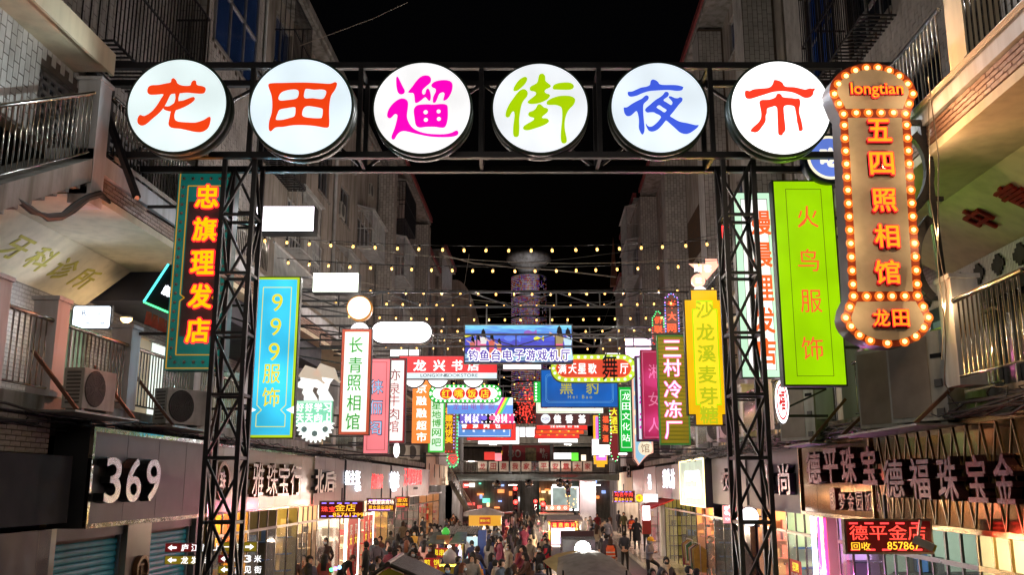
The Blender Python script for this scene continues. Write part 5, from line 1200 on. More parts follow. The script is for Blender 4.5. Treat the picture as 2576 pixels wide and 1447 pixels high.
# arrow
s = Sign.facing(1733,652,1813,705,24,'glowing pink arrow sign pointing down with balls under it'); w,h = s.w / 2,s.h / 2; PA = E('peach_neon',(1.0,.45,.32),1.7,.05); 
tri = [(-w,h * .55),(w * .05,h * .55),(w * .05,h),(w * .8,h),(w * .8,h * .55),(w,h * .55),(w * .08,-h),(-w * .1,-h * .6)]
s.shape('casing',[[(x * 1.05,y * 1.06) for x,y in tri]],-.12,0,CASE); s.shape('arrow',[tri],.001,.02,PA)
for c,u in (('顾',1755),('客',1780)): x,y = s.px(u,676); s.glyph(c,x,y,.2,.2,WL,.021,.008,.03)
x,y = s.px(1757,706); s.shape('ball',[circ(x,y,.18,28)],-.1,.02,PA); s.glyph('就',x,y,.16,.16,WL,.021,.006,.03); x,y = s.px(1761,741); s.shape('ball',[circ(x,y,.21,28)],-.1,.02,WHITEHOT); bracket(s,1)
# red dots sign behind tower
s = Sign.facing(1815,565,1838,700,18.5,'narrow black board with red bulbs beside the right lattice tower'); w,h = s.w / 2,s.h / 2
case(s,-w,-h,w,h,.08,M('black_board',(.02,.008,.01),.5)); s.bulbs([(-w * .6,h * (.9 - .12 * k)) for k in range(4)] + [(w * .5,h * .9)] + [(w * .1,-h * (.35 + .14 * k)) for k in range(4)],.035,E('red_bulb',(1,.03,.03),4,0,False),.005); bracket(s,1)
# white barber
s = Sign.facing(1857,486,1957,949,17.3,'white lit sign with mint border and red orange characters behind the right tower'); w,h = s.w / 2,s.h / 2
case(s,-w - .02,-h - .02,w + .02,h + .02,.2); s.box('face',-w,-h,w,h,.001,.01,E('mint_border_face',(.62,.95,.70),1.05)); s.box('white_panel',-w + .12,-h + .12,w - .12,h - .12,.0105,.014,E('soft_white_face',(1,.98,.96),1.25)); s.ring('line',-w + .12,-h + .12,w - .12,h - .12,.01,.0145,.017,CASE)
for c,v in zip('嫚晨理发店',(560,642,725,806,885)): x,y = s.px(1919 + (v - 700) * .04,v); s.glyph(c,x,y,.38,.50,E('red_orange_letter',(1,.13,.03),1.0,0,False),.018,.006,.03)
bracket(s,1)
# firebird
s = Sign.facing(1961,457,2110,968,15.95,'large lime green sign with slim red orange characters'); w,h = s.w / 2,s.h / 2
case(s,-w - .03,-h - .03,w + .03,h + .03,.22); s.box('face',-w,-h,w,h,.001,.01,E('lime_face',(.36,.72,.0),.98,.12)); s.ring('line',-w + .2,-h + .14,w - .2,h - .14,.008,.0105,.013,CASE)
for c,(u,v) in zip('火鸟服饰',((2031,546),(2033,655),(2040,758),(2043,877))): x,y = s.px(u,v); s.glyph(c,x,y,.37,.40,_M['red_orange_letter'],.012,.006,.006)
bracket(s,1); s.glow(34,(.5,1,.1),2)
# blue disc
s = Sign.facing(2030,342,2145,452,15.75,'blue disc sign with cream rim and swirl letters under the gantry','round_lightbox'); R = s.w / 2
b = MB(); b.lathe([(R * .98,-.3),(R * 1.12,-.28),(R * 1.12,0),(R,.012)],48); b.build('drum',M('navy_drum',(.03,.04,.12),.4),s.root,True); s.shape('rim_face',[circ(0,0,R,48)],.012,.018,E('cream_rim',(1,.9,.65),1.1)); s.shape('face',[circ(0,0,R * .88,48)],.0185,.022,E('cornflower_face',(.13,.22,.72),.95))
s.glow(10,(.5,.6,1),1); s.glyph('吃',0,0,R * .9,R * .9,E('cream_letter',(1,.95,.8),1.1,0,False),.023,.006,.06)
# oval
s = Sign.facing(1950,957,1984,1066,18.0,'white oval sign with a red emblem beside the air conditioner'); w,h = s.w / 2,s.h / 2
s.shape('casing',[circ(0,0,w * 1.05,40,h * 1.03)],-.15,0,CASE); s.shape('face',[circ(0,0,w,40,h)],.001,.012,WHITEHOT); s.shape('red_ring',[circ(0,0,w * .84,40,h * .84),circ(0,0,w * .66,40,h * .74)],.013,.017,REDB); s.glyph('福',0,.02,w * .95,h * .95,REDB,.013,.005,.04); bracket(s,1)
# purple framed + maroon
s = Sign.facing(1601,897,1659,1110,30,'white sign with purple frame and magenta characters half hidden by the maroon sign'); w,h = s.w / 2,s.h / 2
case(s,-w - .02,-h - .02,w + .02,h + .02); s.box('face',-w,-h,w,h,.001,.01,E('lavender_white',(.78,.82,.95),1.0)); s.ring('frame',-w,-h,w,h,.05,.001,.02,M('purple_frame',(.16,.02,.18)))
for c,v in zip('影街天',(955,1012,1060)): x,y = s.px(1626,v); s.glyph(c,x,y,.46,.5,E('magenta_letter',(.8,.02,.55),.95,0,False),.012,.006,.04)
bracket(s,1)
s = Sign.facing(1625,882,1658,1105,28,'maroon sign with faint pink brush characters left of the slatted sign'); w,h = s.w / 2,s.h / 2; w += .12
case(s,-w - .02,-h - .02,w + .02,h + .02); s.box('face',-w,-h,w,h,.001,.01,E('maroon_face',(.30,.01,.05),.85)); s.ring('line',-w + .04,-h + .04,w - .04,h - .04,.012,.0105,.014,E('pink_line',(.7,.3,.4),.6,0,False))
for c,v in zip('湘女人',(935,1005,1070)): x,y = s.px(1646,v); s.glyph(c,x,y,.36,.42,_M['pink_line'],.015,.006,.0)
bracket(s,1)
# culture station
s = Sign.facing(1558,975,1591,1137,34,'bright green culture station sign with white brush characters'); w,h = s.w / 2,s.h / 2
case(s,-w - .06,-h,w,h,.15,M('brown_case',(.15,.06,.03))); s.box('face',-w,-h,w,h,.001,.01,E('emerald_face',(.0,.48,.03),.95)); s.ring('line',-w + .06,-h + .14,w - .06,h - .1,.014,.0105,.014,WL)
for c,v in zip('龙田文化站',(998,1023,1048,1074,1102)): x,y = s.px(1575,v); s.glyph(c,x,y,.28,.27,WL,.015,.006,.0)
bracket(s,1)
# bathhouse
s = Sign.facing(1592,948,1641,1172,31.6,'pink edged light blue sign with flame shaped foot and a round character'); w,h = s.w / 2,s.h / 2
lp = [(-w,h),(w,h),(w,-h * .72),(w * .5,-h * .76),(0,-h * .86),(-w * .55,-h),(-w,-h * .85)]; s.shape('casing',[[(x * 1.08,y * 1.02) for x,y in lp]],-.15,0,CASE); s.shape('edge',[lp],.001,.01,E('peach_edge',(1,.5,.35),1.0)); s.shape('face',[[(x * .82,y * .965 + .01) for x,y in lp]],.011,.015,E('light_blue_face',(.35,.65,.85),.9))
for k,v in enumerate((990,1038,1086)): x,y = s.px(1604,v); s.shape('disc',[circ(x,y,.13,20)],.0155,.018,E('cream_disc',(1,.85,.6),1.0))
x,y = s.px(1623,1128); s.shape('disc',[circ(x,y,.24,28)],.0155,.018,E('cream_disc',(1,.85,.6),1.0)); s.glyph('馆',x,y,.28,.3,M('ochre_letter',(.55,.35,.2)),.019,.004,.0); bracket(s,1)
# hotel
s = Sign.facing(1521,1020,1558,1165,37.5,'maroon hotel sign with yellow characters and a chain of bulbs'); w,h = s.w / 2,s.h / 2
lp = [(-w * .3,h),(w,h),(w,-h * .6),(w * .6,-h),(0,-h * .9),(-w * .4,-h * .5),(-w * .1,-h * .1)]; s.shape('casing',[lp],-.15,0,CASE); s.shape('face',[[(x * .97,y * .98) for x,y in lp]],.001,.01,E('maroon_face2',(.22,.015,.02),.7))
for c,v in zip('大酒店',(1037,1059,1081)): x,y = s.px(1545,v); s.glyph(c,x,y,.34,.33,YLT,.012,.008,.04)
s.bulbs(along([(x * .95,y * .97) for x,y in lp],.13),.025,[_M['green_bulb'],WHB],.01); bracket(s,1)
s = Sign.facing(1506,1040,1534,1120,38.5,'brown strip with red neon characters left of the hotel sign'); w,h = s.w / 2,s.h / 2
case(s,-w,-h,w,h,.1); s.box('face',-w,-h,w,h,.001,.01,_M['brown_board']); s.col('福海酒',[s.px(1523,v) for v in (1056,1078,1104)],.24,.28,NEON,.012,.01,.02); s.bulbs([(-w + .04,h - .06 - .12 * k) for k in range(9)],.022,_M['green_bulb'],.01); bracket(s,1)
s = Sign.facing(1493,1046,1527,1176,40.5,'yellow framed sign with violet and white layers at the right end of the row'); w,h = s.w / 2,s.h / 2; q = .12
st = [(-w,-h + q),(-w + q,-h + q),(-w + q,-h),(w - q,-h),(w - q,-h + q),(w,-h + q),(w,h),(-w,h)]
s.shape('casing',[st],-.15,0,CASE); s.shape('frame',[st],.001,.008,E('sun_yellow',(1,.5,.02),1.0)); s.box('violet_panel',-w + .1,-h + .28,w - .04,h - .05,.009,.012,E('violet_panel',(.75,.2,.8),1.0)); s.box('white_panel',-w + .22,-h + .42,w - .1,h - .1,.013,.016,WHITE); bracket(s,1)
# photo studio sign, nearest
s = Sign.facing(2099,166,2337,876,12.45,'huge marquee sign with glowing bulbs and orange neon characters nearest on the right'); w,h = s.w / 2,s.h / 2
U = lambda u,v: s.px(u,v)
def zz(x,y): return U((3150 + x / 2.631) * .65967,(250 + y / 2.631) * .65967)
def z7(x,y): return U((2905 + x / 2.067) * .65967,(600 + y / 2.067) * .65967)
top = [zz(140,490),zz(95,440),zz(35,280)]; R0 = [zz(830,490),zz(860,440),zz(905,280)]
arc = [(zz(465,280)[0] + (zz(905,280)[0] - zz(35,280)[0]) / 2 * math.cos(math.pi * k / 18),zz(465,280)[1] + (zz(465,-20)[1] - zz(465,280)[1]) * math.sin(math.pi * k / 18)) for k in range(19)]
bc = z7(985,1265); rad = (z7(1335,1265)[0] - z7(635,1265)[0]) / 2; dep = bc[1] - z7(985,1475)[1] + .04
arc2 = [(bc[0] + rad * math.cos(-math.pi * k / 16),bc[1] - dep * math.sin(math.pi * k / 16)) for k in range(17)]
out = arc + [zz(95,440),zz(135,500),z7(690,1100),z7(650,1180)] + arc2[::-1] + [z7(1300,1180),z7(1255,1090),zz(835,500),zz(860,440)]
s.shape('casing',[out],-.32,0,M('marquee_case',(.16,.13,.14),.35,metal=.3)); s.shape('border',[out],.001,.02,M('oxide_red_border',(.33,.045,.012),.45,var=.15))
CRM = M('cream_board',(.50,.42,.30),.55,var=.08,dirt=.15)
ia = [(arc[9][0] + (x - arc[9][0]) * .83,zz(465,280)[1] + (y - zz(465,280)[1]) * .78) for x,y in arc]
s.shape('top_board',[ia + [zz(195,440),zz(760,440)]],.021,.03,CRM)
s.shape('centre_board',[[zz(212,530),zz(752,530),z7(1185,1060),z7(748,1062)]],.021,.03,CRM)
ib = [(bc[0] + (x - bc[0]) * .82,bc[1] + (y - bc[1]) * .78 + .0) for x,y in arc2]
s.shape('foot_board',[ib + [z7(745,1142),z7(1205,1138)]],.021,.03,CRM)
bl = [zz(*p) for p in ((170,492),(127,388),(78,290),(120,190),(195,110),(290,56),(400,30),(515,27),(628,56),(728,112),(813,190),(865,288),(826,388),(793,490),(296,480),(420,478),(545,478),(669,478))]
bl += [(zz(178,605)[0] + (z7(714,1005)[0] - zz(178,605)[0]) * k / 12,zz(178,605)[1] + (z7(714,1005)[1] - zz(178,605)[1]) * k / 12) for k in range(13)]
bl += [(zz(802,602)[0] + (z7(1219,1003)[0] - zz(802,602)[0]) * k / 12,zz(802,602)[1] + (z7(1219,1003)[1] - zz(802,602)[1]) * k / 12) for k in range(13)]
bl += [z7(*p) for p in ((718,1098),(822,1100),(923,1098),(1022,1098),(1123,1097),(1223,1095),(691,1183),(658,1269),(700,1335),(766,1404),(850,1447),(1266,1181),(1308,1266),(1268,1345),(1206,1412),(1120,1455),(985,1468))]
s.bulbs(bl,.035,E('marquee_bulb',(1.0,.50,.14),5.0,0,False),.021)
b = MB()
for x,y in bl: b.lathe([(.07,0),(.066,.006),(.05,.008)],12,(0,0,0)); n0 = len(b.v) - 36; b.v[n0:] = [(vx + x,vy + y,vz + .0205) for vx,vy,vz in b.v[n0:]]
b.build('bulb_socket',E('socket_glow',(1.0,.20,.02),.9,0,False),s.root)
NY = E('neon_amber_face',(1.0,.36,.01),1.2,.15,False)
def channel(c,x,y,cw,ch,bold):
    cw *= .93; ch *= .93; bold *= .55
    s.glyph(c,x,y - .015,cw * 1.05,ch * 1.05,M('red_letter_side',(.45,.02,.02),.4),.031,.055,bold + .03,'character_side'); s.glyph(c,x,y,cw * 1.05,ch * 1.05,RN,.087,.008,bold + .03,'character_rim'); s.glyph(c,x,y,cw * .97,ch * .97,NY,.096,.006,bold - .005)
for c,p in zip('五四照相馆',(zz(508,672),zz(533,1003),z7(945,352),z7(965,632),z7(970,915))): channel(c,*p,.37,.36,.04)
for c,p in zip('龙田',(z7(922,1275),z7(1075,1277))): channel(c,*p,.24,.25,.03)
p = zz(488,270); me,w0,h0 = txt('longtian',.03)
s.text('longtian',p[0],p[1],.25,M('red_letter_side',(.45,.02,.02)),.031,.05,.035,fit=.75); s.text('longtian',p[0],p[1],.25,RN,.082,.008,.035,fit=.75); s.text('longtian',p[0],p[1],.24,NY,.091,.006,.008,fit=.735)
b = MB(); gx = lambda u,v: (*U(u,v),-.16)
b.bar(gx(2285,298),gx(2370,298),.07); b.bar(gx(2330,298),gx(2392,760),.085,up=(0,0,1)); b.bar(gx(2330,490),gx(2385,492),.06); b.bar(gx(2318,745),gx(2385,745),.06)
for (uc,vc,ru,rv,t0,t1) in ((2265,425,85,110,60,-75),(2400,640,-85,120,55,-60)):
    pts = [gx(uc + ru * math.cos(math.radians(t0 + (t1 - t0) * k / 12)),vc - rv * math.sin(math.radians(t0 + (t1 - t0) * k / 12))) for k in range(13)]
    for k in range(12): b.bar(pts[k],pts[k + 1],.12,.1)
b.build('scroll_bracket',BLM,s.root)
s.glow(90,(1,.50,.22),4)
LB2 = bpy.data.lights.new('marquee_bulb_light','POINT'); LB2.energy = 8; LB2.color = (1,.66,.34); LB2.shadow_soft_size = 0
for x_ in (s.w * .42,-s.w * .42):
    for z_ in (-.75,-.25,.25,.75):
        o = bpy.data.objects.new('bulb_light',LB2); COL.objects.link(o); o.parent = s.root; o.location = (x_,z_ * s.h * .5,.4)

back_faces()

# ---------------------------------------------------------------- shop fascias between ground floor and walkway
FL,FR = 7.26,6.0
def fy(u,sd): return side(u,1217,sd * (FL if sd < 0 else FR))[0]
def fascia(sd,u0,u1,label,face,z0=3.05,z1=4.55,out=.25,frame=None,panels=0,dep=.2,ft=.07):
    ya,yb = sorted((fy(u0,sd),fy(u1,sd))); d = FL if sd < 0 else FR
    s = Sign.wall(sd,d,ya + .01,yb - .01,z0,z1,label,out=out - .0); w,h = s.w / 2,s.h / 2
    s.box('backing',-w,-h,w,h,-out - .1,-.012,CASE)
    if panels:
        pw = 2 * w / panels; b = MB(); b.box(-pw / 2 + .008,-h + .02,-.01,pw / 2 - .008,h - .02,.008); me = b.mesh('panel',face)
        for k in range(panels): link('panel',me,s.root,None,Matrix.Translation((-w + pw * (k + .5),0,0)))
    else: s.box('face',-w + .02,-h + .02,w - .02,h - .02,-.01,.008,face)
    if frame: s.ring('frame',-w,-h,w,h,ft,-.012,.05,frame)
    return s
MIRR = M('mirror_trim',(.5,.48,.46),.08,metal=1,var=.3,scale=6,bump=.6,bscale=9)
GOLDM = M('bronze_mirror',(.28,.17,.07),.10,metal=1.0,var=.25,scale=1.2,bump=.12,bscale=4)
DARKP = M('charcoal_panel',(.045,.042,.045),.5,var=.15,bump=.1)
BEIGP = M('beige_gloss_panel',(.40,.34,.28),.18,var=.12,scale=.8,bump=.05,bscale=4,spec=.7)
GREYP = M('grey_panel',(.16,.15,.155),.5,var=.15,bump=.1)
def pts_on(s,us,v): return [s.px(u,v) for u in us]
def hglyph(s,c,u,v,wpx,h,mat,z=.01,th=.09,bold=.03,name='character',side_=None):
    x,y = s.px(u,v); xa,_ = s.px(u - wpx / 2,v); xb,_ = s.px(u + wpx / 2,v); w = abs(xb - xa)
    if side_: s.glyph(c,x,y,w,h,side_,z,th,bold,'character_body'); s.glyph(c,x,y,w * .98,h * .99,mat,z + th + .001,.006,bold,name)
    else: s.glyph(c,x,y,w,h,mat,z,th,bold,name)
# left row
s = fascia(-1,141,467,'charcoal fascia with big silver digits 369 and mirror trim',DARKP,out=.45,frame=MIRR,panels=4)
MS = M('black_letter_side',(.02,.02,.022),.3)
for c,u,w_ in (('3',257,42),('6',311,38),('9',360,37)): hglyph(s,c,u,1209,w_,.70,SILV,.01,.16,.012,'digit',MS)
s = fascia(-1,469,766,'beige glossy jewellery fascia with chrome calligraphy behind the left tower',BEIGP,frame=MIRR,panels=7,ft=.05); CHR = M('chrome_letter',(.50,.46,.42),.22,metal=.95,var=.3,scale=8,bump=.5,bscale=10); BRS = M('bronze_letter_side',(.16,.09,.05),.25,metal=.8)
for c,u in zip('雅珠宝行',(636,672,702,733)): hglyph(s,c,u,1208,29,.84,CHR,.01,.12,.0,'character',BRS)
x,y = s.px(552,1210); s.shape('emblem_ring',[circ(x,y,.42,28),circ(x,y,.33,28)],.01,.1,BRS); s.text('珠',x,y,.4,CHR,.02,.06,.03,'emblem')
s = fascia(-1,767,847,'grey fascia with blocky white characters next to the jewellery fascia',GREYP,panels=3)
IVO = M('ivory_letter',(.62,.63,.56),.4,bump=0)
hglyph(s,'北',792,1212,22,.72,IVO,.01,.14,.03,'character',MS); hglyph(s,'后',818,1212,26,.66,IVO,.01,.14,.03,'character',MS); hglyph(s,'服',837,1202,8,.2,IVO,.01,.06); hglyph(s,'饰',837,1222,8,.2,IVO,.01,.06)
s = fascia(-1,848,916,'dark fascia with blinding white lit characters',M('navy_panel',(.015,.02,.035),.4),out=.3); BLZ = E('blazing_white',(.85,.9,1),4,0,False)
s.glow(90,(.55,.65,1),1)
for c,u in zip('新主张',(873,886,899)): hglyph(s,c,u,1203,11,.5,BLZ,.01,.02,.02)
hglyph(s,'衣',897,1229,10,.22,BLZ)
s = fascia(-1,917,967,'grey tiled fascia with four slanted red neon characters',GREYP,panels=4)
s.glow(60,(1,.08,.12),1)
for c,u in zip('衣得咖馆',(936,942,950,958)): hglyph(s,c,u,1212,7.5,.62,RN,.01,.02,0)
s = fascia(-1,968,1009,'navy fascia with bluish white lit characters beside the red lettered one',M('navy_panel',(.015,.02,.035),.4),out=.3)
s.glow(60,(.5,.6,1),1)
for c,u in zip('有家衣',(984,991,999)): hglyph(s,c,u,1208,7,.75,BLZ,.01,.02,.01)
x,y = s.px(990,1232); s.box('light_bar',x - .5,y - .08,x + .5,y + .08,.01,.05,BLZ)
s = fascia(-1,1010,1066,'white panel fascia with tall red neon characters and small grey line',M('white_panel_fascia',(.55,.5,.5),.5),out=.3,frame=ALU)
s.glow(60,(1,.1,.15),1)
for i,c in enumerate('天恩服装商场'): hglyph(s,c,1019 + 7.6 * i,1201,6.2,.85,RN,.01,.02,0)
x,y = s.px(1045,1229); s.text('品质生活从衣开始',x,y,.14,M('ink_grey',(.12,.1,.1)),.01,.01,.01,fit=1.8)
s = fascia(-1,1067,1128,'plain pale wall band with arched niches before the footbridge',PLAST,out=.1,z0=3.6,z1=5.6)
for k in range(5): x = -s.w * .4 + s.w * .2 * k; s.shape('niche',[rrect(x - .2,-.5,x + .2,.4,.19)],.009,.02,GLD)
# near left: dark canopy box and brick wall bit
b = MB(True); b.box(-6.9,11.0,3.15,-7.3,13.95,4.1); tag(b.build('dark_canopy',DARK),'plain black canopy box at the left edge below the bricks','canopy')
bw = empty('brick_wall',(0,0,0),'short whitewashed brick wall above the black canopy, left edge','wall'); b = MB(True); b.box(-7.28,11.0,4.12,-7.4,13.9,4.66); b.build('core',MORT,bw)
bpy.context.view_layer.update(); along_tiles(bw,-1,7.28,11.2,13.9,4.13,4.66,name='brick',w=.26,h=.075,gap=.015,th=.03,indiv=80,mat=M('whitewashed_brick',(.42,.36,.30),.8,dirt=.5,bump=.5),horizontal=True)
# right row
s = fascia(1,2243,2700,'bronze mirror jewellery fascia with diamond lattice at the right edge',GOLDM,out=.32,frame=M('brass_trim',(.45,.3,.12),.15,metal=1,bump=.3)); w,h = s.w / 2,s.h / 2
LAT = M('lattice_brass',(.42,.30,.13),.3,metal=.6); st_ = .42; dx_ = .42; hb_ = h - .08
def clipped(x0,x1,lo,hi):
    t0,t1 = 0.0,1.0; d_ = x1 - x0
    for e,sg in ((lo,1),(hi,-1)):
        t = (e - x0) / d_
        if (d_ > 0) == (sg > 0): t0 = max(t0,t)
        else: t1 = min(t1,t)
    return (t0,t1) if t1 - t0 > .03 else None
for k in range(int((2 * w + dx_) / st_) + 1):
    for q in (0,1):
        xa = -w - dx_ + st_ * k + (dx_ if q else 0); xb = xa + (-dx_ if q else dx_); c_ = clipped(xa,xb,-w + .07,w - .07)
        if c_: b = MB(); b.bar((xa + (xb - xa) * c_[0],-hb_ + 2 * hb_ * c_[0],.015 + .004 * q),(xa + (xb - xa) * c_[1],-hb_ + 2 * hb_ * c_[1],.015 + .004 * q),.02,.015); b.build('lattice_bar',LAT,s.root)
MAR = M('maroon_letter',(.13,.018,.03),.25,metal=.3,var=.3); 
for c,u in zip('德福珠宝金行',(2272,2340,2412,2487,2558,2640)): hglyph(s,c,u,1205,52,.60,MAR,.02,.13,.02,'character',M('letter_dark_side',(.05,.015,.015),.3))
s = fascia(1,2044,2242,'bronze mirror jewellery fascia with two rows of dark red characters',GOLDM,out=.25,frame=_M['brass_trim'],panels=4); MR = M('red_lacquer_letter',(.24,.012,.02),.2,metal=.3,var=.3)
for c,u in zip('德平珠宝',(2062,2106,2152,2205)): hglyph(s,c,u,1172 if u > 2100 else 1178,38,.66,MR,.01,.12,.03,'character',M('letter_dark_side',(.05,.015,.015),.3))
for i,c in enumerate('梦金园加盟店'): hglyph(s,c,2130 + 22 * i,1262,17,.34,MR,.01,.07,.01,'character',_M['letter_dark_side'])
x,y = s.px(2103,1256); s.shape('logo',[rrect(x - .17,y - .21,x + .17,y + .21,.08)],.01,.07,MR)
for k in range(3): s.shape('logo_swirl',[circ(x,y + .08 - .07 * k,.1,18,.05),circ(x,y + .075 - .07 * k,.08,18,.035)],.071,.078,CHR)
s = fascia(1,1898,2043,'slate fascia with a few silver brush characters beyond the right tower',M('slate_fascia',(.10,.095,.11),.5,var=.12),out=.2,frame=M('slate_frame',(.07,.065,.08),.5))
hglyph(s,'大',1945,1206,34,.72,SILV,.01,.14,.03,'character',MS); hglyph(s,'尚',1988,1207,30,.72,SILV,.01,.14,.02,'character',MS)
s = fascia(1,1807,1897,'pale grey blank fascia with one dark character behind the right tower',M('pale_grey_fascia',(.36,.35,.35),.5,var=.1),out=.2); hglyph(s,'衣',1833,1208,20,.7,MS,.01,.12,.02)
s = fascia(1,1740,1806,'pale green light box fascia with warm glowing edge and white lettering',E('pale_green_box',(.42,.55,.40),.9,.2),out=.45,z0=2.9,z1=4.6)
w,h = s.w / 2,s.h / 2; s.ring('warm_edge',-w,-h,w,h,.06,.0,.04,E('warm_edge',(1,.75,.35),3,0)); 
for k,(c,y) in enumerate((('外贸服',.25),('饰名品店',-.35))): s.text(c,.2,y,.4,BLZ,.012,.02,.03,fit=w * 1.2)
s.shape('badge',[circ(w * .62,-.1,.34,24),circ(w * .62,-.1,.25,24)],.012,.03,BLZ)
s = fascia(1,1708,1739,'white fascia with red outlined lettering and a bird logo',M('white_panel_fascia',(.55,.5,.5),.5),out=.3)
s.glow(60,(1,.3,.25),1)
for c,u in zip('都市丽人',(1716,1721,1727,1733)): hglyph(s,c,u,1216,6,.6,RN,.01,.02,0)
s = fascia(1,1664,1707,'black fascia with three white lit characters',M('black_panel',(.03,.025,.03),.5),out=.25)
s.glow(40,(.8,.8,1),1)
for c,u in zip('贵人坊',(1675,1684,1696)): hglyph(s,c,u,1205,10,.85,E('cool_white_letter',(.9,.9,1),2.5,0),.01,.06,.015)
s = fascia(1,1632,1663,'silver grey fascia with a blown out white glow in the middle',M('silver_fascia',(.35,.33,.35),.45),out=.25,z0=2.95,z1=4.6); s.text('衣品',0,.05,.8,BLZ,.01,.02,.04,fit=1.3)
s = fascia(1,1600,1631,'white narrow fascia beside the beef restaurant',M('white_panel_fascia',(.55,.5,.5),.5),out=.2)
s = fascia(1,1560,1599,'pale fascia with dark vertical character at the end of the right row',PLAST,out=.2); hglyph(s,'泊',1583,1185,9,.9,MS,.01,.08)

# ---------------------------------------------------------------- ground floor shop bays
FRAME = M('bronze_frame',(.05,.04,.03),.3,metal=.5)
def goods(b_list,sd,d0,y0,y1,n,zmin=.2,zmax=2.2):
    """stock on shelves against the far party wall and along the back"""
    for k in range(n * 3):
        far = k % 3 < 2; y = y1 - random.uniform(.12,.5) if far else random.uniform(y0 + .2,y1 - .2); x = d0 + (random.uniform(.15,2.6) if far else random.uniform(2.2,2.9))
        w = random.uniform(.08,.3); z = .25 + .48 * random.randrange(5); hh = random.uniform(.12,.38) if random.random() < .7 else random.uniform(.5,.8)
        b_list[k % len(b_list)].box(sd * x,y,z,sd * (x + w),y + random.uniform(.05,.25),z + hh)
    for z in (.22,.7,1.18,1.66,2.14): b_list[0].box(sd * (d0 + .1),y1 - .5,z,sd * (d0 + 2.8),y1 - .08,z + .025)
GM = [M('goods_%s' % n,c,.7,bump=0) for n,c in (('red',(.5,.03,.03)),('cream',(.6,.5,.35)),('black',(.02,.02,.025)),('olive',(.2,.18,.05)),('blue',(.05,.12,.35)),('pink',(.6,.25,.3)))]
def shop(sd,u0,u1,label,wall=(.6,.5,.38),light=(1,.78,.5),power=5.0,mull=2,n=14,door=None,depth=3.6,goodsz=(.2,2.0),glass=True,fcol=None):
    d = (FL if sd < 0 else FR) + .15; ya,yb = sorted((fy(u0,sd),fy(u1,sd)))
    r = empty('shop_unit',W(sd * d,ya,0),label,'shop'); I = Matrix.Translation(-r.location); nm = label.split()[0]
    wm = M('shop_wall_%s' % ('%02d%02d%02d' % tuple(int(c * 99) for c in wall)),wall,.6,var=.1)
    b = MB(True); b.box(sd * (d + depth),ya,.15,sd * (d + depth + .1),yb,3.05); b.box(sd * d,ya,.15,sd * (d + depth),ya + .06,3.05); b.box(sd * d,yb - .06,.15,sd * (d + depth),yb,3.05)
    b.build('room_wall',wm,r,mtx=I)
    b = MB(True); b.box(sd * (d - .2),ya,3.055,sd * (d + depth),yb,3.15); b.build('ceiling',WHITEP,r,mtx=I)
    b = MB(True); b.box(sd * (d - .05),ya,.152,sd * (d + depth),yb,.17); b.build('floor',M('shop_floor',(.5,.45,.38),.15,var=.1),r,mtx=I)
    lm = E('ceiling_light_%d%d%d_%d' % (*[int(c * 99) for c in light],int(power * 10)),tuple(q ** 1.7 for q in light),power * 1.0,0)
    for k in range(2):
        if power > .5 and k == 0:
            L_ = bpy.data.lights.new('shop_light','POINT'); L_.energy = 34 * power * min(3.0,(yb - ya) / 2.5); L_.color = tuple(q ** 2 for q in light); L_.shadow_soft_size = 0
            o = bpy.data.objects.new('shop_light',L_); COL.objects.link(o); o.parent = r; q = W(sd * (d + 1.3),(ya + yb) / 2,2.96) - r.location; o.location = q
        b = MB(True); x = d + .7 + 1.5 * k; b.box(sd * x,ya + (yb - ya) * .15,3.0,sd * (x + .35),yb - (yb - ya) * .15,3.04); b.build('ceiling_light',lm,r,mtx=I)
    bl = [MB(True) for _ in range(3)]; goods(bl,sd,d,ya,yb,n,*goodsz); ms = random.sample(GM,3)
    for q,m_ in zip(bl,ms):
        if q.f: q.build('shelf_goods',m_,r,mtx=I)['kind'] = 'stuff'
    fm = fcol or FRAME
    for k in range(mull + 1):
        y = ya + (yb - ya) * k / mull; b = MB(True); b.box(sd * (d - .02),y - .025,.17,sd * (d + .02),y + .025,3.05); b.build('mullion',fm,r,mtx=I)
    b = MB(True); b.box(sd * (d - .03),ya,2.5,sd * (d + .03),yb,2.57); b.build('transom',fm,r,mtx=I)
    if glass:
        for k in range(mull):
            if k == mull // 2 and mull > 2: continue
            a,c = ya + (yb - ya) * k / mull,ya + (yb - ya) * (k + 1) / mull
            b = MB(True); b.box(sd * (d - .006),a + .04,.18,sd * (d + .006),c - .04,2.49); b.build('pane',GLASS('shop_glass',(.75,.8,.8),.04,.16),r,mtx=I)
    return r,I,d,ya,yb
def pillar(sd,u,wd,label,mat=None,d=None):
    y = fy(u,sd); d = d or (FL if sd < 0 else FR); b = MB(True); b.box(sd * (d - .05),y - wd / 2,.0,sd * (d + .5),y + wd / 2,3.05); return tag(b.build('shop_pillar',mat or BEIGP),label,'pillar')
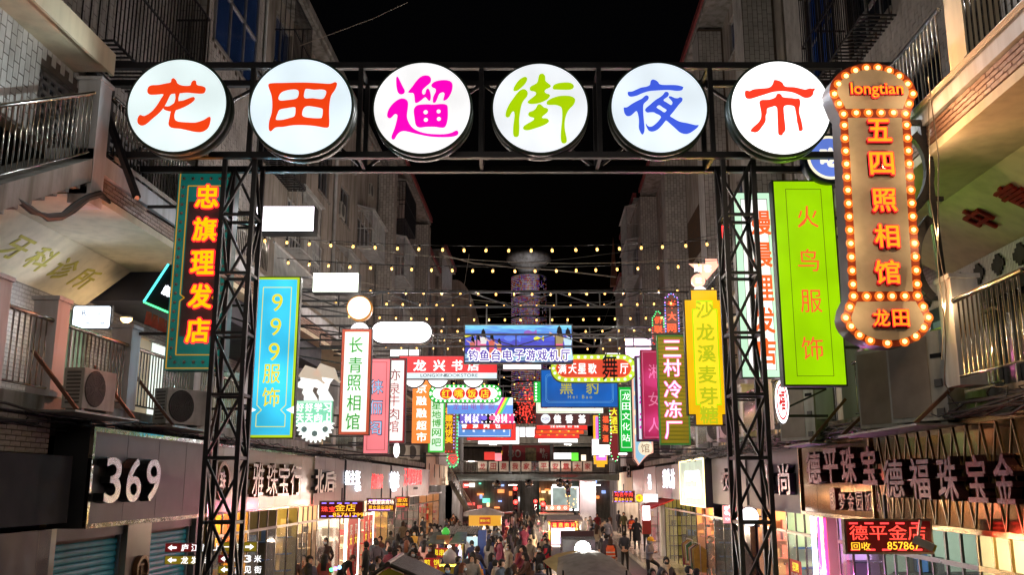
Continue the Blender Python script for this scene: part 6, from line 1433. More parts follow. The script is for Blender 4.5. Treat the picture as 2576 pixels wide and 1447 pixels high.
def shutter(u0,u1,label):
    sd = -1; ya,yb = sorted((fy(u0,sd),fy(u1,sd))); d = FL + .12; r = empty('roller_shutter',W(sd * d,ya,0),label,'roller shutter','teal roller shutters under the 369 sign'); I = Matrix.Translation(-r.location)
    sl = MB(); hz = .105
    pr = [(0,0),(.018,.02),(.022,.055),(.012,.085),(0,.1)]
    sl.add([(x,y * (yb - ya) + (K * y * (yb - ya)) * 0,z) for y in (0,1) for x,z in pr],[(i,i + 1,i + 6,i + 5) for i in range(4)]); me = sl.mesh('slat',SHUT)
    for k in range(25):
        o = link('slat',me,r,None); o.matrix_basis = Matrix.Translation((K * 0,0,.17 + hz * k)) @ Matrix.Rotation(-math.atan(K),4,'Z')
    b = MB(True); b.box(sd * (d + .02),ya,.16,sd * (d + .06),yb,2.85); b.build('shutter_core',M('rust_gap',(.12,.08,.06),.7),r,mtx=I)
    b = MB(True); b.box(sd * (d - .06),ya,.16,sd * (d + .02),ya + .06,2.85); b.box(sd * (d - .06),yb - .06,.16,sd * (d + .02),yb,2.85); b.build('guide_rail',ALU,r,mtx=I)
    b = MB(True); b.box(sd * (d - .1),ya,2.85,sd * (d + .2),yb,3.05); b.build('shutter_box',DARKP,r,mtx=I)
shutter(143,325,'wide teal roller shutter left of the emblem pillar'); shutter(387,492,'narrower teal roller shutter right of the emblem pillar')
pillar(-1,355,1.0,'pale gloss pillar with bronze emblem between the teal shutters'); pillar(-1,125,.5,'cream pillar with a small blue house number plate')
pillar(-1,60,1.6,'dark wall pier at the lower left corner',DARKP); pillar(-1,502,.35,'grey pillar right of the second teal shutter',GREYP)
s = Sign.wall(-1,FL - .06,fy(345,-1),fy(366,-1),1.9,2.5,'round bronze emblem mounted on the pale pillar','round_emblem','emblem'); s.shape('ring',[circ(0,0,.26,32),circ(0,0,.2,32)],0,.1,BRS); s.shape('disc',[circ(0,0,.2,32)],0,.03,CHR); s.text('T',0,0,.34,BRS,.03,.04,.02)
s = Sign.wall(-1,FL - .06,fy(115,-1),fy(138,-1),1.25,1.6,'small blue house number plate on the cream pillar','number_plate','plate'); w,h = s.w / 2,s.h / 2; s.box('plate',-w,-h,w,h,0,.01,M('enamel_blue',(.03,.04,.3),.3)); s.text('201-7',0,-h * .35,.16,IVO,.011,.004,.01,fit=w * 1.5); s.text('清荣路',0,h * .5,.09,IVO,.011,.004,.0,fit=w * 1.2)
shop(-1,545,645,'warm lit shop with plants behind the left lattice tower',(.75,.5,.15),(1,.7,.3),6,3,16)
shop(-1,646,712,'dim shop bay with grey door frames beside the warm lit shop',(.2,.18,.12),(1,.8,.5),.8,3,8,fcol=GREYP)
shop(-1,713,765,'clothes shop with fur vest mannequin in its window',(.30,.27,.12),(1,.78,.4),4.5,2,12)
shop(-1,766,812,'bright glass shop with cream curtains',(.8,.6,.4),(1,.85,.65),6,4,10)
shop(-1,813,868,'white clothes shop with red coats on a rail',(.8,.72,.62),(1,.92,.8),9,2,6)
shop(-1,869,918,'brightly lit shop behind the nearer pair of red banners',(.85,.78,.68),(1,.93,.82),12,2,6,glass=False)
shop(-1,919,950,'brightly lit shop behind the farther pair of red banners',(.85,.75,.6),(1,.9,.75),12,2,6,glass=False)
shop(-1,951,985,'yellow lit doorway after the red banners',(.8,.6,.25),(1,.8,.4),5,2,6); shop(-1,986,1060,'dim grey shops towards the footbridge on the left',(.3,.28,.28),(1,.9,.8),1.5,5,20); shop(-1,1061,1110,'shop with warm shelves just before the left stairs',(.7,.5,.35),(1,.75,.5),3,3,14)
shop(1,2420,2640,'cream jewellery shop window at the lower right corner',(.8,.74,.55),(1,.9,.68),5,5,6,depth=2.0,fcol=M('brass_frame',(.4,.26,.08),.25,metal=.9))
shop(1,2190,2419,'shop with dark door frames and mannequin under the red LED board',(.35,.38,.34),(.9,1,.9),2.2,7,8)
shop(1,2083,2189,'lilac white doorway right of the neon tubes',(.66,.55,.68),(.9,.75,1),4,3,3,depth=1.6)
shop(1,1960,2050,'pale green glass office shop with red notice',(.6,.66,.45),(.95,1,.8),4,4,3,depth=1.8)
shop(1,1887,1959,'warm accessory shop behind the right tower with shelves',(.85,.55,.35),(1,.75,.5),6,2,30,depth=2.5)
shop(1,1783,1830,'dark shuttered bay beside the clothes rails',(.03,.02,.03),(1,.8,.6),.1,2,1,depth=.5)
shop(1,1740,1782,'orange lit clothes shop with garment rails outside',(.85,.55,.3),(1,.7,.4),8,2,16)
shop(1,1664,1739,'glass fronted shop with yellow curtains and dark folding doors',(.35,.33,.12),(1,.9,.55),2.5,7,10)
shop(1,1600,1663,'white tiled shop bay with reddish reflections',(.7,.6,.6),(1,.85,.8),4,4,8); shop(1,1540,1599,'beef restaurant open kitchen with red awning',(.6,.35,.2),(1,.85,.7),5,2,20,glass=False)
for u,lb in ((1660,'pale pillar between the folding doors and the white bay'),(1612,'pale pillar next to the beef restaurant')): pillar(1,u,.6,lb,WHITEP)
pillar(1,1865,2.2,'dark polished wall pier right of the garment rails',M('dark_polished',(.02,.015,.025),.15)); 
# neon tubes by the lilac door
NT = empty('neon_tubes',W(5.9,fy(2062,1),0),'vertical neon tubes in white blue, magenta and orange under the slate fascia','neon lights'); I = Matrix.Translation(-NT.location)
for u,nm,c in ((2044,'blue_white_tube',(.55,.6,1)),(2049,'white_tube',(1,.95,1)),(2061,'magenta_tube',(1,.05,.6)),(2067,'orange_tube',(1,.45,.2)),(2076,'crimson_tube',(1,.03,.15))):
    y = fy(u,1); b = MB(True); b.tube([(5.93,y,.2),(5.93,y,3.0)],.03,8); b.build(nm,E(nm,c,4.5,0),NT,True,mtx=I)
for u0_,lb in ((870,'white light tube framing the nearer red banners, near side'),(901,'white light tube between the two pairs of red banners'),(937,'white light tube framing the farther red banners')):
    b = MB(True); y = fy(u0_,-1); b.tube([(-7.2,y,.2),(-7.2,y,3.0)],.05,8); tag(b.build('light_tube',E('white_tube_hot',(1,.88,.72),5,0),None,True),lb,'light tube')
for y_,c_ in ((fy(2046,1),(.4,.45,1)),(fy(2066,1),(1,.1,.5))):
    L_ = bpy.data.lights.new('tube_light','POINT'); L_.energy = 70; L_.color = c_; L_.shadow_soft_size = 0; o = bpy.data.objects.new('tube_light',L_); COL.objects.link(o); o.parent = NT; o.location = W(5.75,y_,1.8) - NT.location
# red promotion banners
for i,(u,lb) in enumerate(((876,'first red promotion banner from the left in the bright shop'),(888,'second red promotion banner, just left of the middle light tube'),(914,'third red promotion banner, just right of the middle light tube'),(926,'fourth red promotion banner, farthest along the left side'))):
    y = fy(u,-1); s = Sign.wall(-1,7.1,y - .45,y + .45,.35,2.45,lb,'red_banner','banner','red promotion banners'); w,h = s.w / 2,s.h / 2
    s.box('cloth',-w,-h,w,h,0,.012,M('banner_red',(.60,.03,.03),.6)); s.glyph('买',0,h * .6,.4,.38,IVO,.013,.004,.02); s.glyph('大',0,h * .25,.4,.34,YLT,.013,.004,.02); s.glyph('送',0,-h * .2,.36,.34,IVO,.013,.004,.02); s.glyph('一',0,-h * .42,.3,.06,IVO,.013,.004); s.glyph('件',0,-h * .68,.36,.34,IVO,.013,.004,.02)
# LED message boards facing the lens
def led(u0,v0,u1,v1,Y,label,rows,edge=(1,.05,.05)):
    s = Sign.facing(u0,v0,u1,v1,Y,label,'led_board','LED board'); w,h = s.w / 2,s.h / 2
    s.box('casing',-w - .03,-h - .03,w + .03,h + .03,-.1,0,M('led_frame',(.35,.25,.18),.4,metal=.6)); s.box('screen',-w,-h,w,h,.001,.008,E('led_screen',(.12,.005,.004),.5,.1))
    for t_,u,v,hp,wp,m_ in rows:
        x,y = s.px(u,v); hh = hp * Y / F; s.text(t_,x,y,hh,m_,.009,.006,.008,fit=wp * Y / F)
    b = MB()
    for k in range(5):
        x = -w + .1 + (2 * w - .3) * k / 4.0
        for y in (-h + .03,h - .03): b.box(x - .06,y - .012,.009,x + .06,y + .012,.013)
    b.build('edge_dashes',E('led_edge_%d' % int(edge[0] * 9 + edge[2] * 90),edge,2.2,0,False),s.root)
    b = MB(); b.bar((0,h,-.05),(0,h + .35,-.05),.04); b.build('hanger',BLM,s.root)
    s.glow(45,(1,.15,.12) if edge[2] < .6 else (1,.2,.35),1)
    return s
LR = E('led_red',(1,.06,.04),2.2,0,False); LY = E('led_amber',(1,.5,.03),1.9,0,False); LW = E('led_white',(1,.8,.6),2.5,0,False)
led(2130,1312,2342,1390,13.2,'red LED board with two rows of characters hanging at the right',[('德平金店',2232,1341,38,185,LR),('回收',2165,1375,20,46,LY),('857867',2272,1374,26,78,LY)])
led(805,1264,912,1303,24.5,'LED board with gold shop characters and telephone digits on the left',[('金店',869,1278,19,50,LY),('珠宝',826,1282,14,34,LR),('85761799',876,1296,13,75,LY)],(.3,.2,1))
led(924,1257,993,1286,29,'bright LED board with two rows of white and amber characters',[('大恩服装商场',958,1264,12,64,LW),('男女装童装鞋',958,1278,11,60,LY)],(.5,.2,1))
led(995,1252,1028,1277,35,'small LED gold shop board beyond the bright one',[('金店',1012,1259,10,26,LY),('回收黄金',1012,1270,7,28,LY)])
led(1543,1237,1596,1264,47,'LED board of the beef restaurant with opening hours',[('马名牛肉',1569,1245,11,44,LR),('营业8-12:30',1569,1257,9,44,LY)],(.3,.1,1))
for (u0,v0,u1,v1,Y,lb,m_,t_) in ((1599,1243,1618,1265,45,'round yellow sign beside the beef restaurant board',YLT,'牛'),(1862,1272,1908,1330,23.5,'round white light sign seen through the right lattice tower',WHITEHOT,'')):
    s = Sign.facing(u0,v0,u1,v1,Y,lb,'round_lightbox'); R = s.w / 2; s.shape('drum',[circ(0,0,R * 1.06,28)],-.1,0,CASE); s.shape('face',[circ(0,0,R,28)],.001,.01,m_)
    if t_: s.glyph(t_,0,0,R,R,REDB,.011,.005,.03)
    b = MB(); b.bar((R,0,-.05),(R + .4,0,-.05),.04); b.build('arm',BLM,s.root)
s = Sign.facing(1819,1273,1852,1317,26.5,'pink lit square sign with a flower logo beside the right tower'); w,h = s.w / 2,s.h / 2; s.box('casing',-w,-h,w,h,-.1,0,CASE); s.box('face',-w,-h,w,h,.001,.01,E('pink_box',(1,.22,.25),1.5,.15))
for k in range(5): a = k * 1.2566; s.shape('petal',[circ(.11 * math.cos(a),.1 + .11 * math.sin(a),.06,12)],.011,.015,WL)
s.text('MONLINA',0,-h * .55,.12,WL,.011,.004,.01,fit=w * 1.4)
s = Sign.facing(1618,1244,1655,1264,44,'white lit box sign beside the round yellow sign'); w,h = s.w / 2,s.h / 2; s.box('casing',-w,-h,w,h,-.1,0,CASE); s.box('face',-w,-h,w,h,.001,.01,WHITE)
s = Sign.facing(1615,1272,1637,1310,43,'upright white light box on a red base by the beef restaurant',cat='light box'); w,h = s.w / 2,s.h / 2; s.box('casing',-w,-h - .6,w,h,-.15,0,M('red_base',(.4,.03,.02),.5)); s.box('face',-w + .03,-h,w - .03,h - .03,.001,.01,WHITEHOT)
b = MB(True); b.hexa([(5.0,44.5,2.55),(6.1,44.5,2.95),(6.1,49,2.95),(5.0,49,2.55),(5.0,44.5,2.62),(6.1,44.5,3.02),(6.1,49,3.02),(5.0,49,2.62)]); tag(b.build('awning',M('red_awning',(.45,.01,.02),.7)),'sloping red awning over the beef restaurant','awning')
# posters and notices
s = Sign.wall(1,FR,fy(2012,1),fy(1984,1),1.25,1.95,'red recruitment notice stuck on the pale green glass','paper_notice','notice'); w,h = s.w / 2,s.h / 2; s.box('sheet',-w,-h,w,h,.08,.085,M('notice_red',(.75,.08,.05),.7)); s.text('招聘',0,h * .55,.22,YLT,.086,.003,.02,fit=w * 1.1); s.text('员工数名',0,-h * .1,.2,IVO,.086,.003,.01,fit=w * 1.7)
s = Sign.wall(1,FR,fy(2122,1),fy(2106,1),1.1,1.6,'pink notice with blue print on the lilac door','paper_notice','notice'); w,h = s.w / 2,s.h / 2; s.box('sheet',-w,-h,w,h,.08,.085,M('notice_pink',(.8,.1,.45),.7)); s.text('招租',0,0,.2,PU,.086,.003,.01,fit=w * 1.2)
s = Sign.wall(1,FR,fy(2516,1),fy(2450,1),1.1,2.5,'cream display panel with red shop characters in the corner window','window_lettering','window lettering'); 
s.text('德平珠宝',0,.12,.2,MR,.0,.01,.01,fit=.78); s.text('五九世纯金',0,-.42,.2,MR,.0,.01,.01,fit=.9)
s.box('panel',-s.w / 2,-.7,s.w / 2,.5,-.03,-.01,E('cream_glow',(.85,.75,.5),.8,.1))
# light box and ornaments on the left walkway
s = Sign.facing(184,771,277,826,18.0,'white light box with a telephone number hanging under the left soffit'); w,h = s.w / 2,s.h / 2; s.box('casing',-w - .02,-h - .02,w + .02,h + .02,-.1,0,CASE); s.shape('face',[rrect(-w,-h,w,h,.04)],.001,.01,E('bluish_lightbox',(.80,.88,1),2.4,.05))
s.text('15960025048',.05,-h * .55,.1,M('steel_blue_print',(.25,.3,.45)),.011,.003,.01,fit=w * 1.2); s.text('时 尚 美 甲',w * .3,h * .3,.09,_M['steel_blue_print'],.011,.003,.0,fit=w * .7); s.text('R',-w * .4,h * .4,.16,_M['steel_blue_print'],.011,.003,.01); s.glow(60,(.85,.88,1),1)
DL = empty('ceiling_lamp',at(318,801,19.5),'small warm lamp glowing under the dark ceiling of the left walkway','lamp'); b = MB(); b.lathe([(.12,0),(.11,-.05),(.06,-.09)],16); b.build('diffuser',E('warm_lamp',(1,.65,.25),5,0),DL,True); b = MB(); b.lathe([(.13,0),(.13,.03),(.05,.06)],16); b.build('fitting',ALU,DL)
l = bpy.data.lights.new('lamp_light','POINT'); l.energy = 45; l.color = (1,.75,.45); l.shadow_soft_size = .1; o = bpy.data.objects.new('lamp_light',l); COL.objects.link(o); o.parent = DL; o.location = (0,0,-.2)
# neon outlined panel and red cloth
NP = empty('neon_outline_sign',at(420,735,17.6),'dark panel outlined in turquoise and green neon beside the barber sign','neon sign'); b = MB(); P1 = [(-.42,-.2),(.0,.55),(.25,.5),(.25,-.48)]
b.add([(x,0,z) for x,z in P1] + [(x,.06,z) for x,z in P1],[(0,1,2,3),(7,6,5,4),(0,4,5,1),(1,5,6,2),(2,6,7,3),(3,7,4,0)]); b.build('board',DARK,NP)
b = MB(); b.tube([(-.42,-.03,-.2),(.0,-.03,.55)],.02,6); b.build('turquoise_tube',E('turquoise_neon',(.1,.9,.9),2.2,0),NP); b = MB(); b.tube([(-.42,-.03,-.2),(.25,-.03,-.48)],.022,6); b.build('green_tube',E('green_neon',(.1,.9,.3),2.2,0),NP)
o = link('lettering',txt('靓发',.03)[0],NP,BLZ,Matrix.Translation((.08,-.02,-.02)) @ Matrix.Rotation(math.pi / 2,4,'X') @ Matrix.Rotation(-.5,4,'Z') @ Matrix.Diagonal((.17,.2,.01,1)))
rc_ = empty('red_cloth',at(400,795,17.8),'row of small red cloth flags below the neon panel','flags')
for k in range(4):
    b = MB(); x = -.25 + .13 * k; z = .1 - .06 * k; b.add([(x,0,z),(x + .11,0,z - .04),(x + .1,.03,z - .3),(x - .02,-.02,z - .26),(x + .05,-.03,z - .12)],[(0,1,4),(1,2,4),(2,3,4),(3,0,4)]); b.build('flag',M('faded_red_cloth',(.55,.08,.06),.8),rc_)
s = Sign.wall(-1,9.85,21.2,23.3,5.3,7.2,'beige beauty salon poster with a face behind the left railing','poster','poster'); w,h = s.w / 2,s.h / 2; s.box('sheet',-w,-h,w,h,0,.02,E('sepia_sheet',(.55,.45,.28),.4,.3)); s.shape('portrait_hair',[[(-.25,.1),(-.3,.6),(-.05,.85),(.25,.75),(.35,.3),(.2,-.1),(.05,.1)]],.021,.025,M('sepia_hair',(.1,.05,.03)),k=2); s.shape('portrait_face',[circ(-.02,.4,.17,20,.25)],.026,.03,M('sepia_skin',(.6,.42,.3)))
s.text('美容美甲',-.1,-.6,.22,M('poster_ink',(.1,.05,.02)),.021,.003,.01,fit=.9); s.box('lit_door',w + .1,-h,w + .9,h,0,.02,E('pale_lit_door',(.85,.95,.85),1.1,.1))
# CCTV camera
cc = empty('security_camera',at(2325,1373,12.9),'small white security camera in front of the red LED board','camera'); b = MB(); b.bar((-.12,.05,.08),(.1,-.05,-.03),.11,.1); b.build('housing',ACW,cc); b = MB(); b.bar((.1,-.052,-.03),(.125,-.063,-.042),.09,.09); b.build('lens',M('amber_lens',(.5,.35,.05),.2),cc); b = MB(); b.bar((-.05,.05,.1),(.0,.05,.32),.03); b.build('arm',ACW,cc)
# street name signs
def arrow_sign(u0,v0,u1,v1,Y,col,label,t_,left=True,au=None):
    s = Sign.facing(u0,v0,u1,v1,Y,label,'street_name_sign','street sign'); w,h = s.w / 2,s.h / 2; s.box('frame',-w,-h,w,h,-.03,0,ALU); s.box('face',-w + .012,-h + .012,w - .012,h - .012,.001,.006,E('name_%d' % int(col[0] * 999),col,.6,.05))
    x = -w + .12 if left else w - .12; q = 1 if left else -1
    s.shape('arrow',[[(x - q * .07,0),(x,.05),(x,.018),(x + q * .08,.018),(x + q * .08,-.018),(x,-.018),(x,-.05)]],.007,.011,WL)
    n = len(t_)
    for i,c in enumerate(t_): s.glyph(c,(-w + .34 + .17 * i) if left else (w - .34 - .17 * (n - 1 - i)),0,.12,.12,WL,.007,.004,.02)
    return s
RC_ = (.20,.012,.012); YC_ = (.33,.24,.01)
arrow_sign(415,1367,508,1391,16.4,RC_,'dark red street sign pointing left, upper one at the left tower','庐江街'); arrow_sign(414,1399,506,1422,16.4,YC_,'mustard street sign pointing left, below the red one','龙发街'); arrow_sign(560,1364,647,1390,16.4,YC_,'mustard street sign pointing right beside the left tower','上一街',False)
arrow_sign(548,1396,578,1418,16.5,RC_,'short red sign with a distance, seen through the left tower','63米'); arrow_sign(548,1424,578,1445,16.5,YC_,'short mustard sign at the bottom, seen through the left tower','且见街')
p = at(530,1400,16.6); b = MB(); b.tube([(p.x,16.6,.15),(p.x,16.6,3.1)],.05,10); tag(b.build('signpost',BLM,None,True),'dark post that carries the street name signs','post')

# ---------------------------------------------------------------- footbridge and what lies beyond
BY = 72.0
BR = empty('footbridge',(K * BY,BY,0),'steel footbridge across the street with character placards on its railing','bridge'); I = Matrix.Translation(-BR.location)
GIRD = M('grey_green_steel',(.07,.08,.075),.5,dirt=.3); FB = M('footbridge_deck',(.12,.12,.12),.7)
xa,xb = at(1118,1200,BY).x,at(1572,1200,BY).x; zd = at(CU,1194,BY).z; zu = at(CU,1210,BY).z; zr = at(CU,1161,BY).z
b = MB(); b.box(xa,BY,zu,xb,BY + .2,zd); b.box(xa,BY - .12,zu,xb,BY,zu + .08); b.box(xa,BY - .12,zd - .08,xb,BY,zd); b.build('girder',GIRD,BR,mtx=I)
b = MB(); b.box(xa,BY + .21,zd - .3,xb,BY + 3.0,zd - .05); b.build('deck',FB,BR,mtx=I)
for yy in (BY + .1,BY + 2.9):
    b = MB(); b.tube([(xa,yy,zr),(xb,yy,zr)],.035,6); b.tube([(xa,yy,zd + .12),(xb,yy,zd + .12)],.025,6); b.build('handrail',STEEL,BR,mtx=I)
bm = MB(); bm.tube([(0,0,zd + .1),(0,0,zr)],.014,5); bme = bm.mesh('baluster',STEEL)
for k in range(110): x = xa + (xb - xa) * (k + .5) / 110; o = link('baluster',bme,BR); o.matrix_basis = I @ Matrix.Translation((x,BY + .1,0))
for u in (1120,1284,1388,1562):
    x = at(u,1200,BY).x; b = MB(); b.box(x - .12,BY + .02,zd,x + .12,BY + .3,at(CU,1118,BY).z); b.build('post',M('dark_post',(.05,.055,.06),.5),BR,mtx=I)
for u,wd,m_ in ((1128,.5,M('blue_column',(.12,.16,.24),.4)),(1480,1.2,M('pale_column',(.42,.42,.46),.6,var=.08))):
    x = at(u,1240,BY).x; b = MB(); b.box(x - wd / 2,BY + .5,0,x + wd / 2,BY + 1.3,zu); b.build('column',m_,BR,mtx=I)
PLC = M('placard_cream',(.68,.6,.5),.6,dirt=.1); PLR = M('placard_red',(.45,.02,.03),.6)
PLN = ['first from the left','second from the left','third from the left','fourth from the left','fifth from the left','first right of the gap','second right of the gap','third right of the gap','fourth right of the gap','last at the right end']
for c,(a,d_) in zip('龙田是我家平安靠大家',((92,235),(265,405),(430,575),(605,757),(782,935),(1055,1207),(1240,1385),(1408,1558),(1588,1733),(1753,1893))):
    u0,u1 = (1800 + a / 4.135) * .65967,(1800 + d_ / 4.135) * .65967
    s = Sign.facing(u0,1162,u1,1187,BY - .25,'cream placard with a red brush character, %s on the footbridge railing' % PLN.pop(0),'placard','placard','placards on the footbridge'); w,h = s.w / 2,s.h / 2
    s.box('board',-w,-h,w,h,-.04,0,PLC); s.glyph(c,0,0,w * 1.25,h * 1.3,PLR,.002,.01,.02)
# banner wall
s = Sign.facing(1263,1121,1393,1163,BY + 3.4,'dark red banner wall with the number 80 and a picture above the footbridge','banner_wall','banner'); w,h = s.w / 2,s.h / 2; s.box('cloth',-w,-h * 1.6,w,h,-.1,0,M('dark_red_cloth',(.30,.02,.03),.6))
s.text('80',-w * .52,0,h * 1.3,M('pale_led_frame',(.55,.5,.45)),.002,.02,.0,fit=w * .5); s.box('picture',-w * .1,-h * .9,w * .32,h * .7,.002,.03,M('bronze_picture',(.22,.17,.08),.6,var=.9,scale=2.5)); s.glyph('聆',w * .56,h * .3,.42,.42,IVO,.002,.02); s.glyph('听',w * .66,-h * .3,.42,.42,IVO,.002,.02)
L_ = bpy.data.lights.new('bridge_fill_light','POINT'); L_.energy = 260; L_.color = (1,.88,.8); L_.shadow_soft_size = 0  # lamps added here to brighten the placards and the footbridge
for u_,z_,y_,lb in ((1180,3.6,71,'left'),(1290,3.6,70,'middle'),(1400,3.6,71,'second'),(1500,3.6,72,'right'),(1240,6.9,79,'upper left'),(1430,6.9,79,'upper right')):
    q = at(u_,1200,y_); r_ = empty('ceiling_lamp',(q.x,y_,z_),'%s added lamp near the footbridge' % lb,'lamp','added lamps near the footbridge'); b = MB(); b.box(-.3,-.06,0,.3,.06,.06); b.build('tube',E('bridge_fill_tube',(1,.92,.85),5,0),r_); o = bpy.data.objects.new('bridge_fill_light',L_); COL.objects.link(o); o.parent = r_; o.location = (0,-.2,-.15)
# canopy behind the bridge
b = MB(); x0_,x1_ = at(1150,1100,84).x,at(1500,1100,84).x
b.box(x0_,84,at(CU,1116,84).z,x1_,90,at(CU,1098,84).z); b.box(x0_ + .6,83.4,at(CU,1096,84).z,x1_ - .8,92,at(CU,1068,84).z); b.box(x0_,86,at(CU,1122,84).z,x1_,86.4,at(CU,1116.5,84).z)
tag(b.build('station_canopy',M('beige_metal',(.40,.37,.30),.5,dirt=.3)),'broad beige canopy roof behind the footbridge','canopy')
# stair on the left under the bridge
SR = empty('staircase',(0,0,0),'steel stair rising to the footbridge on the left','staircase'); b = MB(); p,q = at(1212,1296,70),at(1135,1222,70)
for yy in (68.5,70.2): b.bar((p.x,yy,.3),(q.x,yy,3.9),.25,.3)
b.build('stringer',GIRD,SR)
b = MB()
for k in range(16): t = (k + .5) / 16; x = p.x + (q.x - p.x) * t; z = .3 + 3.6 * t; b.box(x - .18,68.5,z,x + .18,70.2,z + .05)
b.build('steps',FB,SR)
b = MB(); b.tube([(p.x,68.5,1.3),(q.x,68.5,4.9)],.04,6); b.build('handrail',STEEL,SR)
for k in range(24): t = k / 23; x = p.x + (q.x - p.x) * t; b = MB(); b.tube([(x,68.5,.3 + 3.6 * t),(x,68.5,1.3 + 3.6 * t)],.015,5); b.build('baluster',STEEL,SR)
# end building with lit shops
EB = empty('end_building',(0,100,0),'lit shopping building closing the street beyond the footbridge','building'); I = Matrix.Translation((0,-100,0))
xa,xb = at(1090,1250,100).x,at(1600,1250,100).x
b = MB(); b.box(xa,100,0,xb,104,7.4); b.build('wall',M('end_wall',(.25,.2,.16),.7,dirt=.4),EB,mtx=I)
random.seed(21)
for k in range(46):
    u = random.uniform(1150,1560); v = random.uniform(1212,1286); wd,ht = random.uniform(4,18),random.uniform(3,12); p = at(u,v,99.8); c = random.choice([(1,.75,.4),(1,.9,.75),(1,.3,.08),(.9,.95,1),(1,.55,.15),(1,.12,.1),(.35,.5,1),(.2,.9,.6)])
    b = MB(); b.box(p.x,99.7 - .01 * k,p.z,p.x + wd * 100 / F,99.95,p.z + ht * 100 / F); b.build('lit_window',E('lit_window_%d' % (int(c[0] * 10) * 100 + int(c[1] * 10) * 10 + int(c[2] * 10)),c,1.6,.3),EB,mtx=I)
p = at(1380,1290,92); s = Sign.facing(1387,1225,1455,1285,95,'white framed bright shop window under the footbridge right of the traffic lights','lit_shop_window','shop window'); w,h = s.w / 2,s.h / 2; s.box('glass',-w,-h,w,h,-.1,0,E('teal_grey_glass',(.35,.42,.38),.9,.3)); s.ring('tube_frame',-w,-h,w,h,.12,.0,.08,WHITEHOT)
for k in range(22): s.bulbs([(w * random.uniform(-.1,.95),h * random.uniform(-.9,.9))],.05,[_M['marquee_bulb'],E('amber_lamp',(1,.5,.1),4,0,False)],.1,'lamp')
# traffic lights
def traffic(u,v,lb,n=3,red=True,Y=66):
    p = at(u,v,Y); r = empty('traffic_light',(p.x,Y,p.z),lb,'traffic light','traffic lights under the footbridge'); b = MB(); b.box(-.16,0,-.75,.16,.2,.2); b.build('housing',DARK,r)
    b = MB(); b.lathe([(.14,0),(.12,.02),(.05,.03)],14,(0,-.01,0),axis='y'); b.build('red_lamp',E('traffic_red',(1,.04,.03),6,0),r)
    for z in (-.3,-.58): b = MB(); b.lathe([(.12,0),(.1,.01)],14,(0,-.01,z),axis='y'); b.build('dark_lamp',GLD,r)
    l = bpy.data.lights.new('red_light','POINT'); l.energy = 90; l.color = (1,.05,.04); l.shadow_soft_size = 0; o = bpy.data.objects.new('red_light',l); COL.objects.link(o); o.parent = r; o.location = (0,-.4,0)
    for z in (0,-.3,-.58):
        b = MB(); pts = [(math.cos(a) * .15,math.sin(a) * .15) for a in [math.pi * k / 8 for k in range(9)]]
        b.add([(x,0,z + q) for x,q in pts] + [(x * .95,-.2,z + q * .95) for x,q in pts],[(k,k + 1,k + 10,k + 9) for k in range(8)]); b.build('visor',DARK,r)
    b = MB(); b.tube([(0,.1,-.75),(0,.1,-p.z)],.05,8); b.build('pole',GIRD,r)
traffic(1296,1230,'leftmost tall traffic light showing red under the footbridge'); traffic(1347,1262,'traffic light showing red in the middle under the footbridge',Y=74); traffic(1431 - 2,1222,'traffic light at the right under the footbridge showing red',Y=72); traffic(1297,1264,'low traffic light showing red behind the yellow trailer',Y=60); traffic(1366,1269,'lowest traffic light showing red above the red food sign',Y=58)
for u,v,lb in ((1330,1218,'left mirror ball hanging under the footbridge'),(1409,1216,'middle mirror ball hanging under the footbridge'),(1428,1220,'right mirror ball hanging under the footbridge'),(1250,1220,'far left mirror ball hanging under the footbridge')):
    p = at(u,v,70); r = empty('mirror_ball',p,lb,'mirror ball','mirror balls under the footbridge'); b = MB(); b.lathe([(.33 * math.sin(math.pi * k / 10) + .001,.33 * math.cos(math.pi * k / 10)) for k in range(10,-1,-1)],16); b.build('ball',MIRR,r); b = MB(); b.tube([(0,0,.3),(0,0,.9)],.012,5); b.build('cord',CABLE,r)
# red light signs in the depth
for u0,v0,u1,v1,Y,lb,m_,t_ in ((1363,1272,1432,1285,60,'salmon sign with white ringed characters over the far stalls',E('salmon_board',(.85,.18,.10),1.0),'糖饼肉片'),(1245,1141,1262,1160,90,'small pink shop sign left behind the footbridge',E('pink_box',(1,.22,.25),1.5),''),(1277 - 10,1135,1262,1145,90,'small amber shop sign left behind the footbridge',YB,''),(1278 - 60,1138,1245,1158,92,'red and white lit shop front far left behind the footbridge',RF,''),(1393,1140,1437,1156,90,'white lit shop front behind the right of the footbridge',WHITE,''),(1437,1140,1455,1162,91,'bright green lit sign behind the right of the footbridge',E('bright_green',(.15,.9,.05),1.2),''),(1462,1145,1474,1160,91,'peach lit lamp behind the right of the footbridge',E('peach_disc',(1,.8,.55),1.8),'')):
    if u1 < u0: u0,u1 = u1,u0
    s = Sign.facing(u0,v0,u1,v1,Y,lb); w,h = s.w / 2,s.h / 2; s.box('casing',-w,-h,w,h,-.1,0,CASE); s.box('face',-w,-h,w,h,.001,.01,m_)
    if t_:
        for i,c in enumerate(t_): x = -w * .72 + w * 1.44 * i / 3; s.shape('ring',[circ(x,0,h * .7,18),circ(x,0,h * .55,18)],.011,.014,WL); s.glyph(c,x,0,h * .7,h * .7,WL,.011,.004,.01)

